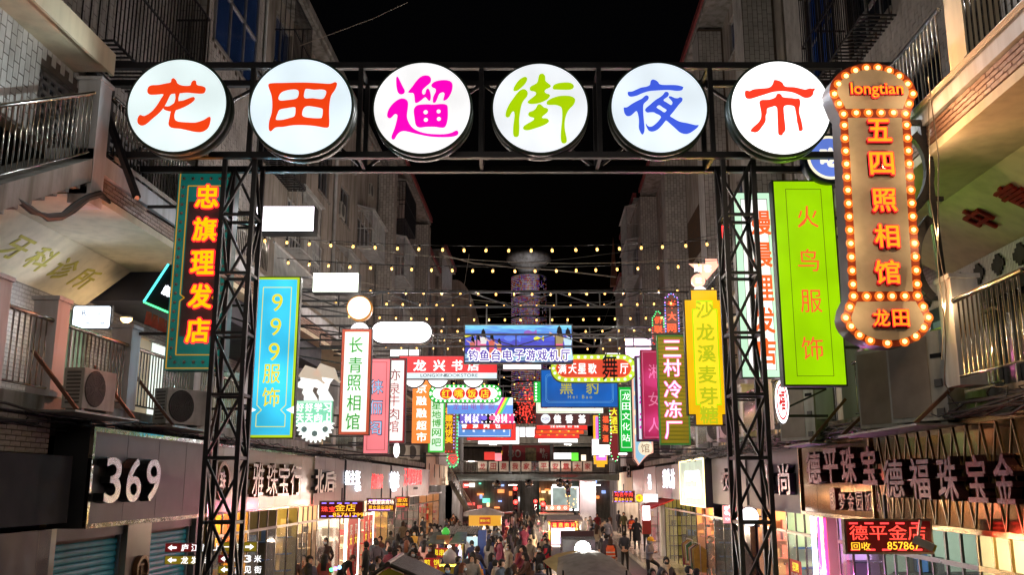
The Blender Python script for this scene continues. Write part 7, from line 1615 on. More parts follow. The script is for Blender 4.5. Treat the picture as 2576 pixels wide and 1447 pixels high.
# ---------------------------------------------------------------- people
def skin_body(J,E_,R,name):
    """one continuous figure grown over a jointed skeleton"""
    names = list(J); me = bpy.data.meshes.new(name); me.from_pydata([J[k] for k in names],[(names.index(a),names.index(b)) for a,b in E_],[])
    o = bpy.data.objects.new(name,me); COL.objects.link(o)
    m = o.modifiers.new('skin','SKIN'); m.use_smooth_shade = True
    sv = me.skin_vertices[0].data
    for i,k in enumerate(names):
        r = R[k]; sv[i].radius = r if isinstance(r,tuple) else (r,r); sv[i].use_root = (k == 'pelvis')
    s_ = o.modifiers.new('sub','SUBSURF'); s_.levels = 1; s_.render_levels = 1
    dg = bpy.context.evaluated_depsgraph_get(); out = bpy.data.meshes.new_from_object(o.evaluated_get(dg)); out.name = name
    bpy.data.objects.remove(o)
    out.materials.clear()
    for _ in range(4): out.materials.append(None)
    seg = {'skin': [],'top': [],'leg': [],'shoe': []}
    for a,b in E_:
        c = 'top'
        if a in ('head','skull','chin') or b in ('head','skull','nose') or 'hand' in b or 'f_' in b or b[:2] in ('f1','f2','f3','f4','th'): c = 'skin'
        elif b[:4] in ('knee','ankl'): c = 'leg'
        elif b[:3] == 'toe': c = 'shoe'
        seg[c].append((Vector(J[a]),Vector(J[b])))
    order = ['skin','top','leg','shoe']; vs = [v.co for v in out.vertices]
    def dist(p,a,b):
        ab = b - a; t = max(0,min(1,(p - a).dot(ab) / max(1e-9,ab.length_squared))); return (p - a - ab * t).length
    for p in out.polygons:
        c = p.center; best = min((min(dist(c,a,b) for a,b in seg[k]),i) for i,k in enumerate(order)); p.material_index = best[1]; p.use_smooth = True
    return out
def skeleton(pose):
    P = dict(lean=0,arms='down',legs='stand',hy=0.0)
    P.update(pose); lean = P['lean']; sit = P['legs'] == 'sit'; hz = .50 if sit else .93
    def up(z,y=0.0,x=0.0):     # a point z above the hips, leaned forward (towards -y)
        return (x,-math.sin(lean) * z + y * math.cos(lean),hz + math.cos(lean) * z + y * math.sin(lean))
    J = {'pelvis': (0,0,hz),'waist': up(.14),'chest': up(.36,.01),'neck': up(.52),'chin': up(.585,-.015),'head': up(.655,-.015),'skull': up(.735,0)}
    J['nose'] = up(.655,-.125)
    R = {'pelvis': (.155,.12),'waist': (.15,.11),'chest': (.18,.125),'neck': .062,'chin': (.065,.07),'head': (.078,.092),'skull': (.06,.075),'nose': .016}
    Ed = [('pelvis','waist'),('waist','chest'),('chest','neck'),('neck','chin'),('chin','head'),('head','skull'),('head','nose')]
    for s,n in ((-1,'L'),(1,'R')):
        sh = up(.45,0,s * .17); J['sho' + n] = sh; a = P['arms']; a = a[0 if s < 0 else 1] if isinstance(a,tuple) else a
        if a == 'down': el,wr,hd = up(.20,.02,s * .235),up(-.04,-.04,s * .245),up(-.13,-.06,s * .24)
        elif a == 'phone': el,wr,hd = up(.20,-.02,s * .22),up(.26,-.24,s * .10),up(.30,-.31,s * .05)
        elif a == 'reach': el,wr,hd = up(.25,-.18,s * .21),up(.16,-.42,s * .17),up(.15,-.52,s * .15)
        elif a == 'back': el,wr,hd = up(.20,.12,s * .22),up(.02,.15,s * .10),up(-.02,.17,s * .02)
        elif a == 'pocket': el,wr,hd = up(.20,.06,s * .26),up(.02,-.06,s * .19),up(-.04,-.1,s * .15)
        elif a == 'face': el,wr,hd = up(.22,-.12,s * .2),up(.44,-.2,s * .1),up(.54,-.15,s * .05)
        elif a == 'lap': el,wr,hd = up(.2,-.05,s * .22),up(.10,-.28,s * .12),up(.10,-.36,s * .06)
        J['elb' + n] = el; J['wri' + n] = wr; J['hand' + n] = hd; R['sho' + n] = .078; R['elb' + n] = .052; R['wri' + n] = .036; R['hand' + n] = (.038,.02)
        Ed += [('chest','sho' + n),('sho' + n,'elb' + n),('elb' + n,'wri' + n),('wri' + n,'hand' + n)]
        d = (Vector(hd) - Vector(wr)).normalized(); q = d.cross(Vector((0,1,.2))).normalized()
        for k in range(4):
            f = Vector(hd) + d * (.055 + (.012 if k in (1,2) else 0)) + q * (k - 1.5) * .017 + Vector((0,-.01,-.006)); J['f%d%s' % (k,n)] = tuple(f); R['f%d%s' % (k,n)] = .0085; Ed.append(('hand' + n,'f%d%s' % (k,n)))
        th = Vector(wr) + d * .05 - q * .045; J['th' + n] = tuple(th); R['th' + n] = .009; Ed.append(('wri' + n,'th' + n))
        if sit: hip,kn,an,to = (s * .10,-.02,hz - .01),(s * .13,-.42,hz),(s * .13,-.44,.10),(s * .14,-.60,.04)
        elif P['legs'] == 'walk':
            f = s * .26; hip,kn,an,to = (s * .09,0,hz - .06),(s * .10,-f * .6 - .04,.5),(s * .10,-f * .95 + .04,.10 + (.06 if s < 0 else 0)),(s * .11,-f - .12,.04)
        elif P['legs'] == 'step' and s > 0: hip,kn,an,to = (s * .09,0,hz - .06),(s * .22,-.30,.68),(s * .28,-.28,.28),(s * .31,-.44,.22)
        elif P['legs'] == 'squat': hip,kn,an,to = (s * .1,0,hz - .05),(s * .2,-.3,hz - .1),(s * .18,-.1,.1),(s * .2,-.25,.04)
        else: hip,kn,an,to = (s * .09,0,hz - .06),(s * .10,-.03,.49),(s * .11,.02,.10),(s * .13,-.14,.04)
        J['hip' + n] = hip; J['knee' + n] = kn; J['ankl' + n] = an; J['toe' + n] = to
        R['hip' + n] = .095; R['knee' + n] = .065; R['ankl' + n] = .045; R['toe' + n] = (.045,.035); Ed += [('pelvis','hip' + n),('hip' + n,'knee' + n),('knee' + n,'ankl' + n),('ankl' + n,'toe' + n)]
    return J,Ed,R
POSES = {'stand': dict(),'stand2': dict(arms='pocket'),'walk': dict(legs='walk'),'phone': dict(arms='phone',lean=.08),'phonestep': dict(arms='phone',lean=.12,legs='step'),'lean': dict(lean=.75,arms='reach'),'serve': dict(lean=.25,arms='reach'),
         'back': dict(arms='back'),'sit': dict(legs='sit',arms='lap',lean=.15),'siteat': dict(legs='sit',arms='reach',lean=.35),'face': dict(arms=('face','down'))}
_BODY = {}; PLACED = []
SKINM = M('skin',(.66,.42,.30),.5,var=.1,bump=0); SHOE = M('shoe',(.03,.03,.03),.5,bump=0); EYE = M('eye',(.01,.01,.01),.2,bump=0)
def cloth(c):
    k = 'cloth_%02x%02x%02x' % tuple(min(255,int(x * 255)) for x in c); return M(k,c,.85,var=.3,scale=6,bump=.6,bscale=14)
HAIRC = {'k': (.012,.010,.009),'b': (.05,.022,.012),'a': (.14,.045,.02),'y': (.75,.45,.02),'g': (.10,.10,.11)}
def ell(rx,ry,rz,c,nseg=14,cut=None):
    b = MB(); vs = []; n = 8
    for j in range(n + 1):
        ph = math.pi * j / n
        for k in range(nseg): th = 2 * math.pi * k / nseg; vs.append((c[0] + rx * math.sin(ph) * math.cos(th),c[1] + ry * math.sin(ph) * math.sin(th),c[2] + rz * math.cos(ph)))
    fs = [(j * nseg + k,(j + 1) * nseg + k,(j + 1) * nseg + (k + 1) % nseg,j * nseg + (k + 1) % nseg) for j in range(n) for k in range(nseg)]
    if cut: fs = [f for f in fs if not cut(sum((Vector(vs[i]) for i in f),Vector()) / 4)]
    b.add(vs,fs); return b
_PARTS = {}
def part(kind,pk):
    """hair, mask and coat pieces fitted to the head or trunk of a pose, shared between people"""
    if (kind,pk) in _PARTS: return _PARTS[(kind,pk)]
    J,_,_ = skeleton(POSES[pk]); H = Vector(J['head']); lean = POSES[pk].get('lean',0)
    Rm = Matrix.Translation(H) @ Matrix.Rotation(lean,4,'X')   # tips the head piece forward with the trunk
    if kind == 'short': b = ell(.092,.11,.115,(0,.008,.035),cut=lambda p: p.y < -.03 and p.z < .07 or p.z < -.04)
    elif kind == 'long':
        b = ell(.098,.115,.12,(0,.012,.033),cut=lambda p: p.y < -.03 and p.z < .07 or p.z < -.06)
        b.hexa([(-.10,.0,-.34),(.10,.0,-.34),(.085,.11,-.36),(-.085,.11,-.36),(-.10,-.03,.05),(.10,-.03,.05),(.09,.115,.05),(-.09,.115,.05)])
    elif kind == 'helmet': b = ell(.115,.14,.12,(0,0,.06),cut=lambda p: p.z < .02); b.hexa([(-.1,-.19,.02),(.1,-.19,.02),(.1,-.1,.02),(-.1,-.1,.02),(-.1,-.18,.035),(.1,-.18,.035),(.1,-.1,.045),(-.1,-.1,.045)])
    elif kind == 'hood': b = ell(.125,.15,.15,(0,.03,.02),cut=lambda p: p.y < -.05)
    elif kind == 'mask': b = ell(.066,.05,.05,(0,-.062,-.03),cut=lambda p: p.y > -.05)
    elif kind == 'eyes':
        b = MB()
        for s in (-1,1): b.add(*[ell(.012,.006,.008,(s * .032,-.088,.018),6).__dict__[k] for k in ('v','f')])
        for s in (-1,1): b.add(*[ell(.012,.02,.028,(s * .082,.0,.0),6).__dict__[k] for k in ('v','f')])
    elif kind == 'coat':
        Pv = Vector(J['pelvis']); Rm = Matrix.Translation(Pv); b = MB(); b.lathe([(.225,-.42),(.215,-.2),(.20,0),(.178,.16),(.17,.2)],16); b.v = [(x,y * .82,z) for x,y,z in b.v]
    elif kind == 'apron':
        Pv = Vector(J['pelvis']); Rm = Matrix.Translation(Pv); b = MB(); b.hexa([(-.19,-.16,-.45),(.19,-.16,-.45),(.19,-.145,-.45),(-.19,-.145,-.45),(-.14,-.17,.36),(.14,-.17,.36),(.14,-.15,.36),(-.14,-.15,.36)])
        b.box(-.2,-.16,-.02,-.185,.14,.04); b.box(.185,-.16,-.02,.2,.14,.04)
    elif kind == 'vest':
        Rm = Matrix.Translation(J['waist']) @ Matrix.Rotation(lean,4,'X'); b = MB(); b.lathe([(.20,-.22),(.2,.0),(.215,.2),(.16,.33)],16); b.v = [(x,y * .78,z) for x,y,z in b.v]
    elif kind == 'stripe':
        Rm = Matrix.Translation(J['waist']) @ Matrix.Rotation(lean,4,'X'); b = MB()
        for z in (-.13,.02): b.lathe([(.208,z),(.208,z + .05)],16)
        b.v = [(x,y * .785,z) for x,y,z in b.v]
    elif kind == 'bag': b = MB(); Rm = Matrix.Translation((J['handL'][0] - .03,J['handL'][1],J['handL'][2] - .05)); b.hexa([(-.05,-.15,-.36),(.05,-.15,-.36),(.05,.15,-.36),(-.05,.15,-.36),(-.03,-.13,-.06),(.03,-.13,-.06),(.03,.13,-.06),(-.03,.13,-.06)]); b.tube([(0,-.08,-.06),(0,-.03,.04),(0,.03,.04),(0,.08,-.06)],.008,5)
    elif kind == 'scarf': Rm = Matrix.Translation(J['neck']); b = MB(); b.lathe([(.10,-.05),(.13,0),(.12,.06),(.09,.08)],14); b.box(-.07,-.17,-.5,.03,-.13,0)
    me = b.mesh(kind,None,True); me.transform(Rm); me.materials.append(None); _PARTS[(kind,pk)] = me; return me
PN = {'hair_short': 'hair','hair_long': 'hair'}
def person(u,v,pose,hgt,top,leg,hair,hc,extras,rz,label,base=0.0,xy=None,skin=None):
    if pose not in _BODY: J,Ed,R = skeleton(POSES[pose]); _BODY[pose] = skin_body(J,Ed,R,'body')
    J,_,_ = skeleton(POSES[pose]); k = hgt / 1.74; topz = (J['skull'][2] + .085) * k
    p = onz(u,v,base + topz) if xy is None else Vector((xy[0],xy[1],0)); PLACED.append((p.x,p.y))
    r = empty('person',(p.x,p.y,base),label,'person','people in the night market',rz=math.radians(rz)); r.scale = (k,k,k)
    b = bpy.data.objects.new('body',_BODY[pose]); COL.objects.link(b); b.parent = r
    for i,m in enumerate((SKINM,cloth(top),cloth(leg),SHOE)): b.material_slots[i].link = 'OBJECT'; b.material_slots[i].material = m
    link('eyes',part('eyes',pose),r,EYE)
    if hair: link({'helmet': 'helmet','hood': 'hood'}.get(hair,'hair'),part(hair,pose),r,cloth(HAIRC[hc]) if hair != 'helmet' else M('helmet_yellow',(.75,.42,.02),.25))
    for e in extras:
        n,c = e if isinstance(e,tuple) else (e,{'mask': (.55,.65,.72),'coat': top,'stripe': (.7,.7,.7),'vest': (.9,.13,.03),'apron': (.45,.02,.04),'bag': (.7,.25,.03),'scarf': (.75,.7,.62)}[e])
        link({'vest': 'safety_vest','stripe': 'reflective_stripe','coat': 'coat_skirt'}.get(n,n),part(n,pose),r,cloth(c))
    return r
BK,NV,DG,BR_,MRN,PNK,GRY,WHC,YLC,OLC,DEN,TAN = (.016,.016,.02),(.02,.03,.09),(.06,.06,.07),(.10,.045,.03),(.16,.02,.05),(.65,.35,.3),(.22,.22,.24),(.62,.6,.58),(.55,.33,.06),(.10,.11,.05),(.16,.22,.32),(.42,.33,.24)
def zA(x,y): return ((900 + x / 2.665) * .65967,(1650 + y / 2.665) * .65967)
def zB(x,y): return ((1400 + x / 2.935) * .65967,(1700 + y / 2.935) * .65967)
def zC(x,y): return ((1900 + x / 2.935) * .65967,(1700 + y / 2.935) * .65967)
def zD(x,y): return ((2400 + x / 2.665) * .65967,(1650 + y / 2.665) * .65967)
PEOPLE = [
 (zA(585,1242),'stand',1.62,BR_,BK,'long','b',['coat'],20,'woman with long brown hair in a brown coat at the bottom left'),
 (zA(680,1232),'face',1.58,(.28,.08,.02),BK,'short','k',[],50,'short haired person in a rust orange jacket next to the brown haired woman'),
 (zA(912,1062),'stand2',1.78,(.05,.025,.02),BK,'short','k',['mask','coat'],10,'tall man with a mask in a long dark coat by the LED gold shop board',.15),
 (zA(1062,1236),'lean',1.66,BK,BK,'short','b',[],60,'person in black bending over glowing toys at the bottom'),
 (zA(1325,1103),'stand',1.72,BK,BK,'short','k',[],-110,'man in black standing sideways before the red banners',.15),
 (zB(258,824),'stand',1.70,(.58,.48,.38),BK,'short','b',['coat'],10,'person in a pale beige hooded jacket outside the yellow doorway',.15),
 (zB(405,848),'stand',1.66,(.24,.17,.10),BK,'hood','b',[],-160,'person in a puffy khaki jacket with fur hood by the shop doors',.15),
 (zB(540,842),'stand',1.68,BK,BK,'short','k',[],150,'person in black seen from behind near the dark doorway',.15),
 (zB(632,794),'phone',1.72,DG,BK,'short','k',['mask'],-30,'man with a mask looking at a lit phone by the clothes racks',.15),
 (zB(265,953),'walk',1.64,(.08,.08,.09),WHC,'short','k',[],170,'person in a dark jacket with white striped sleeves seen from behind'),
 (zB(470,978),'stand',1.60,DG,BK,'short','k',[],160,'dark dressed person in the middle of the left crowd'),
 (zB(530,948),'stand',1.64,YLC,DG,'short','k',['mask'],5,'person with white mask and yellow coat in the left crowd'),
 (zB(620,944),'stand',1.66,(.14,.10,.09),BK,'long','k',['mask'],-5,'woman with white mask and dark brown top in the left crowd'),
 (zB(650,988),'walk',1.70,(.05,.05,.07),BK,'short','k',[],175,'man in a black jacket just before the skewer cart'),
 (zB(640,1052),'stand',1.62,PNK,BK,'long','k',['coat'],175,'woman in a pink coat with long black hair seen from behind'),
 (zB(445,1055),'stand',1.60,(.06,.05,.05),BK,'long','a',[],170,'woman with auburn hair seen from behind in the left crowd'),
 (zB(335,1063),'stand',1.62,BK,BK,'long','k',[],165,'woman with long black hair in black, left of the auburn haired woman'),
 (zB(255,1128),'stand',1.64,MRN,BK,'short','k',[],150,'person in a maroon jacket at the left edge of the crowd'),
 (zB(540,1138),'stand',1.66,BK,BK,'short','k',[],160,'black haired person close behind the tiled cart roof'),
 (zB(822,890),'stand2',1.66,(.50,.36,.2),BK,'short','k',['mask'],10,'person with white mask and tan vest left of the blue freezer'),
 (zB(884,880),'stand',1.60,DG,BK,'short','k',['mask'],30,'small masked person behind the tan vested one'),
 (zB(905,908),'stand',1.70,(.1,.1,.12),BK,'short','k',[],-70,'man in profile next to the tan vested person'),
 (zB(962,802),'stand',1.64,DG,BK,'short','b',[],10,'dark clad person behind the man in the grey white jacket'),
 (zB(1010,818),'stand2',1.74,(.40,.42,.40),BK,'short','k',[],80,'man in a grey white jacket beside the yellow trailer'),
 (zB(918,838),'stand',1.60,(.2,.12,.1),BK,'short','b',['mask'],20,'masked person in brown near the footbridge stairs'),
 (zB(62,1318),'stand',1.68,(.02,.025,.02),BK,'short','k',[],120,'dark figure at the bottom left of the crowd beside the light reflection'),
 (zB(170,1298),'stand',1.62,BK,BK,'short','k',[],150,'dark figure right behind the tiled cart roof, left side'),
 (zB(1190,1058),'serve',1.66,NV,BK,'short','k',['apron'],-150,'vendor in navy top with red apron handling white bags'),
 (zB(1335,938),'serve',1.68,NV,BK,'short','k',[('mask',(.3,.5,.7)),('apron',(.5,.02,.05))],90,'masked vendor in navy with crimson apron at the counter'),
 (zB(1085,1196),'lean',1.78,BK,BK,'short','k',[],140,'man in black leaning toward the pancake cart'),
 (zB(1020,1232),'stand',1.58,DG,BK,'short','k',[('mask',(.3,.5,.7))],60,'masked child sized customer at the pancake cart'),
 (zB(1070,1306),'stand',1.62,(.08,.05,.04),BK,'long','a',['mask'],70,'brown haired masked woman at the bottom near the pancake cart'),
 (zB(880,1312),'serve',1.70,NV,BK,'short','k',[('mask',(.3,.5,.7)),('apron',(.6,.45,.05))],30,'pancake vendor with blue mask and yellow straps bending at the bottom'),
 (zB(1520,990),'siteat',1.64,WHC,BK,'short','k',[],-60,'seated person in a white collared jacket at the food tables'),
 (zB(1485,962),'sit',1.66,(.6,.3,.28),BK,'hood','b',[],160,'seated person in a pink hooded coat seen from behind'),
 (zB(1395,1090),'sit',1.62,WHC,BK,'short','k',[],-140,'woman in a white jacket with small brown bag seated at a table'),
 (zB(1470,1084),'sit',1.56,YLC,BK,'short','k',[],20,'person in a yellow top seated beside the woman in white'),
 (zB(1602,998),'sit',1.66,BK,BK,'long','k',[],170,'woman with long black hair seated with her back to the lens'),
 (zB(1715,1003),'siteat',1.64,BK,BK,'long','k',[],-90,'woman in black eating in profile at the right of the tables'),
 (zB(1698,950),'sit',1.6,DG,BK,'short','k',[],100,'dark clad diner behind the woman eating in profile'),
 (zB(1500,1338),'siteat',1.66,(.03,.035,.07),BK,'short','k',[],0,'diner in dark blue bent over food at the bottom centre'),
 (zB(1625,1326),'sit',1.62,(.12,.06,.04),BK,'long','b',[],150,'brown haired diner at the bottom centre seen from behind'),
 (zB(1620,758),'stand',1.72,(.6,.6,.62),DG,'short','k',[],170,'man in a white jacket queueing right of the yellow trailer'),
 (zB(1575,784),'stand',1.60,(.45,.15,.25),DG,'long','k',[],-150,'woman in pink next to the man in the white jacket'),
 (zB(1706,800),'stand',1.66,BK,BK,'long','k',[],160,'woman in black in front of the traffic lights'),
 (zB(1445,895),'stand',1.62,(.3,.28,.26),BK,'short','b',[('mask',(.3,.5,.7))],10,'blue masked person between trailer and tables'),
 (zC(405,768),'stand',1.70,BK,BK,'short','k',[],165,'dark figure in the dense far crowd, left one'),(zC(440,790),'stand',1.66,(.05,.03,.04),BK,'short','k',[],150,'dark figure in the dense far crowd, middle one'),(zC(480,755),'stand',1.68,(.03,.04,.08),BK,'short','k',['mask'],10,'masked figure in navy in the dense far crowd'),
 (zC(380,880),'lean',1.66,(.30,.24,.18),BK,'long','k',[],60,'woman in a leopard coloured coat bending forward'),
 (zC(440,904),'stand',1.6,(.6,.56,.52),BK,'short','b',['mask'],-40,'person in white next to the steam'),
 (zC(515,972),'serve',1.64,(.35,.02,.03),BK,'short','k',[('mask',(.05,.05,.05)),('apron',(.55,.02,.03))],30,'stall keeper with red sleeves and red apron left of the meat slice stall'),
 (zC(565,1035),'serve',1.60,BK,BK,'short','k',[('apron',(.6,.02,.03))],-40,'second stall keeper in black with a red apron'),
 (zC(775,728),'stand',1.68,BK,BK,'short','k',[],170,'dark figure in front of the pale bridge column, left one'),(zC(840,698),'stand',1.74,(.04,.03,.03),BK,'short','k',[],150,'tall dark figure beneath the footbridge'),
 (zC(905,744),'stand',1.66,(.05,.04,.05),BK,'short','k',[],20,'person in dark clothes behind the meat slice stall'),(zC(980,800),'stand',1.66,(.1,.09,.1),BK,'short','k',[],-30,'grey clad person beside the steam on the right'),
 (zC(1028,788),'stand',1.6,(.14,.08,.07),BK,'long','b',[],10,'woman with long hair beneath the pale bridge column'),(zC(1106,758),'stand',1.68,(.2,.02,.03),BK,'short','k',[],10,'person in a dark red coat right of the bridge column'),
 (zC(1068,828),'stand2',1.72,DEN,BK,'short','k',['mask'],10,'masked young man in a pale denim jacket beside the steel cart'),
 (zC(1218,822),'stand',1.72,GRY,BK,'short','k',[],180,'person with a grey sweatshirt with white lettering on the back'),
 (zC(1180,962),'stand',1.62,(.03,.03,.04),BK,'long','k',['mask','scarf'],5,'masked woman with a white scarf next to the steel cart'),
 (zC(1255,1028),'stand',1.60,(.10,.03,.03),BK,'long','b',['vest','stripe'],175,'street cleaner in an orange safety vest seen from behind'),
 (zC(1410,952),'back',1.74,(.03,.035,.05),BK,'short','k',[],180,'man in a black leather jacket with hands behind his back',0.0),
 (zC(1545,803),'stand2',1.76,BK,BK,'short','k',['coat'],170,'man in a long black suit coat on the right pavement',.15),
 (zC(1650,824),'stand2',1.72,(.02,.04,.035),BK,'short','k',[],160,'person in a dark green black jacket by the beef restaurant',.15),
 (zC(1402,742),'stand',1.72,OLC,BK,'short','k',[('bag',(.03,.03,.03))],10,'person in an olive jacket with a big black bag',.15),
 (zC(1345,724),'stand',1.68,BK,BK,'short','k',[],120,'person in black behind the olive jacket',.15),(zC(1425,688),'stand',1.7,(.04,.12,.35),BK,'short','k',[],170,'worker in blue inside the beef restaurant front',.15),
 (zC(1492,778),'stand',1.66,(.12,.05,.1),BK,'short','b',['vest','stripe'],175,'second orange vested worker, on the right pavement',.15),
 (zC(1680,1022),'phonestep',1.72,(.17,.18,.24),BK,'helmet','y',['mask'],60,'courier with a yellow helmet and grey puffer looking at a phone',.0),
 (zC(1722,1368),'stand',1.66,(.3,.15,.1),BK,'short','k',[],20,'head of a person at the bottom below the courier'),
 (zD(372,1256),'stand2',1.72,(.03,.03,.04),BK,'short','k',[('mask',(.02,.02,.02)),('scarf',(.35,.28,.2))],10,'man with a black mask and fur collar walking at the bottom right'),
 (zD(598,1348),'stand',1.68,BK,BK,'short','k',[],70,'man in black at the very bottom, right of the fur collar man'),(zD(682,1375),'stand',1.6,(.03,.03,.04),BK,'short','k',[],110,'shorter person at the very bottom, beside the man in black'),(zD(352,1392),'stand',1.6,(.08,.03,.02),BK,'short','b',[],30,'brown haired head at the bottom before the fur collar man'),
 (zD(822,1046),'stand2',1.66,(.075,.035,.03),BK,'hood','b',['coat',('bag',(.75,.3,.03)),'mask'],-60,'woman in a long brown hooded coat with an orange bag by the garment rails',.15)]
for t in PEOPLE:
    (u,v),pose,hg,top,leg,hair,hc,ex,rz,lab = t[:10]; base = t[10] if len(t) > 10 else 0.0
    base = 0.15 if base else 0.0
    person(u,v,pose,hg,top,leg,hair,hc,ex,rz + random.uniform(-12,12),lab,base)
p_ = [o for o in bpy.data.objects if o.get('label','').startswith('person with a grey sweatshirt')][0]
link('lettering',txt('POLIZEI',.01)[0],p_,WL if False else M('white_print',(.6,.6,.6),.7),Matrix.Translation((0,.145,1.22)) @ Matrix.Rotation(math.pi,4,'Z') @ Matrix.Rotation(math.pi / 2,4,'X') @ Matrix.Diagonal((.07,.07,.02,1)))
# filler figures of the densest part of the crowd, each one a person
random.seed(5)
cols_ = [BK,NV,DG,BR_,MRN,(.35,.28,.2),(.05,.04,.06),(.3,.27,.25),(.25,.05,.05),(.07,.09,.12)]
cn = ['black','navy','dark grey','brown','maroon','tan','plum','light grey','red','slate']
FILL = [(1205,1298),(1222,1306),(1290,1292),(1303,1305),(1318,1296),(1332,1310),(1340,1296),(1352,1304),(1378,1300),(1100,1318),(1120,1326),(1140,1318),(1160,1322),(1060,1325),(1075,1345),(1035,1330),(1020,1350),(1000,1342),(1285,1318),(1300,1328),(1318,1322),
        (1340,1330),(1296,1285),(1312,1283),(1326,1288),(1350,1286),(1480,1308),(1500,1318),(1520,1304),(1535,1300),(1190,1310),(1408,1290),(1425,1292),(1442,1296),(1092,1345),(1110,1352),(1045,1365),(975,1360),(960,1348),(1005,1372),(1085,1370)]
seen_ = set()
for i,(u,v) in enumerate(FILL):
    where = 'left of the yellow trailer' if u < 1180 else ('behind the food tables' if u < 1400 else 'by the pale bridge column')
    while True:
        c = random.randrange(len(cols_)); hr_ = random.choice(['short','long']); ps = random.choice(['stand','stand2','walk','face','phone']); ex = random.choice([[],['mask'],['coat']])
        lb = '%s clad %s haired %s %s %s' % (cn[c],hr_,{'stand': 'standing','stand2': 'waiting','walk': 'walking','face': 'eating','phone': 'reading'}[ps],{(): 'passer by',('mask',): 'masked passer by',('coat',): 'coat wearer'}[tuple(ex)],where)
        if lb not in seen_: seen_.add(lb); break
    person(u,v,ps,random.uniform(1.58,1.76),cols_[c],BK,hr_,random.choice('kkkb'),ex,random.uniform(-180,180),lb,.0)

cn2 = {'left': 'on the left pavement','mid': 'in the middle of the street','near': 'near the bottom edge'}
tries = 0; made = 0
while made < 78 and tries < 4000:
    tries += 1; y = 24 + 40 * random.random() ** 1.2; x = random.uniform(-6.4,.2) + K * y if random.random() < .85 else random.uniform(.8,4.2) + K * y
    if x > K * y and y < 40: continue
    if abs(x - (-1.7)) < 1.3 and 19 < y < 25.5: continue
    if any((x - a) ** 2 + (y - b) ** 2 < .42 for a,b in PLACED): continue
    zone = 'near' if y < 31 else ('left' if x - K * y < -4.9 else 'mid')
    c = random.randrange(len(cols_)); hr_ = random.choice(['short','long']); ps = random.choice(['stand','stand2','walk','face','phone','serve']); ex = random.choice([[],['mask'],['coat'],['mask','coat'],['bag']])
    lb = '%s clad %s haired %s %s %s' % (cn[c],hr_,{'stand': 'standing','stand2': 'waiting','walk': 'walking','face': 'eating','phone': 'reading','serve': 'reaching'}[ps],{0: 'passer by',1: 'masked one',2: 'coat wearer',3: 'masked coat wearer',4: 'bag carrier'}[[[],['mask'],['coat'],['mask','coat'],['bag']].index(ex)],cn2[zone])
    if lb in seen_: continue
    seen_.add(lb); made += 1
    person(0,0,ps,random.uniform(1.58,1.78),cols_[c],random.choice([BK,DG,NV]),hr_,random.choice('kkkb'),ex,random.uniform(-180,180),lb,.15 if x - K * y < -4.95 else 0.0,xy=(x,y))

# ---------------------------------------------------------------- food carts, tables and stools
CORR = M('dark_corrugated',(.09,.075,.06),.45,metal=.3,var=.3,dirt=.3); YBD = M('yellow_board',(.50,.42,.03),.55); REDP = M('red_plastic',(.55,.02,.03),.35,bump=0); STLB = M('brushed_steel',(.45,.45,.46),.3,metal=.9,var=.2)
def lamp(par,x,y,z,e=60,c=(1,.74,.5),r=.06,nm='lamp',s=12):
    b = MB(); b.lathe([(r * .5,.02),(r,-.02),(r * .6,-.07)],12,(x,y,z)); b.build(nm,E('cart_lamp_%d' % s,(1,.93,.82),s,0),par,True)
    l = bpy.data.lights.new('lamp_light','POINT'); l.energy = e * 4; l.color = c; l.shadow_soft_size = 0; o = bpy.data.objects.new('lamp_light',l); COL.objects.link(o); o.parent = par; o.location = (x,y - .02,z - .14)
# cart with tiled roof, bottom left
p = at(976,1424,20.8); zt_ = p.z; C1 = empty('food_cart',(p.x,20.8,0),'small cart under a dark ribbed gable roof with a yellow gable at the bottom','food cart','food carts in the street'); z0 = zt_
b = MB(); n = 26; L = 2.6
for side_ in (-1,1):
    for k in range(n):
        y0_,y1_ = L * k / n,L * (k + 1) / n; w_ = 1.0 if side_ > 0 else .62; dz = .42
        b.tube([(0.0,(y0_ + y1_) / 2,z0 + .02),(side_ * w_ * .5,(y0_ + y1_) / 2,z0 - dz * .42),(side_ * w_,(y0_ + y1_) / 2,z0 - dz)],L / n * .5,6,cap=False)
b.build('ribbed_roof',CORR,C1); b = MB(); b.tube([(0,-.05,z0 + .03),(0,L + .05,z0 + .03)],.06,8); b.build('ridge',CORR,C1)
b = MB(); b.add([(-.6,.05,z0 - .44),(.95,.05,z0 - .44),(0,.05,z0 - .06),(-.6,.1,z0 - .44),(.95,.1,z0 - .44),(0,.1,z0 - .06)],[(0,1,2),(5,4,3)]); b.build('gable_board',YBD,C1)
b = MB(); 
for x in (-.55,.9):
    for y in (.15,L - .1): b.bar((x,y,0),(x,y,z0 - .42),.05)
b.build('post',GIRD if 'GIRD' in globals() else BLM,C1); b = MB(); b.box(-.55,.2,.2,.9,L - .2,.85); b.build('counter',YBD,C1); lamp(C1,.2,1.2,z0 - .35,30)
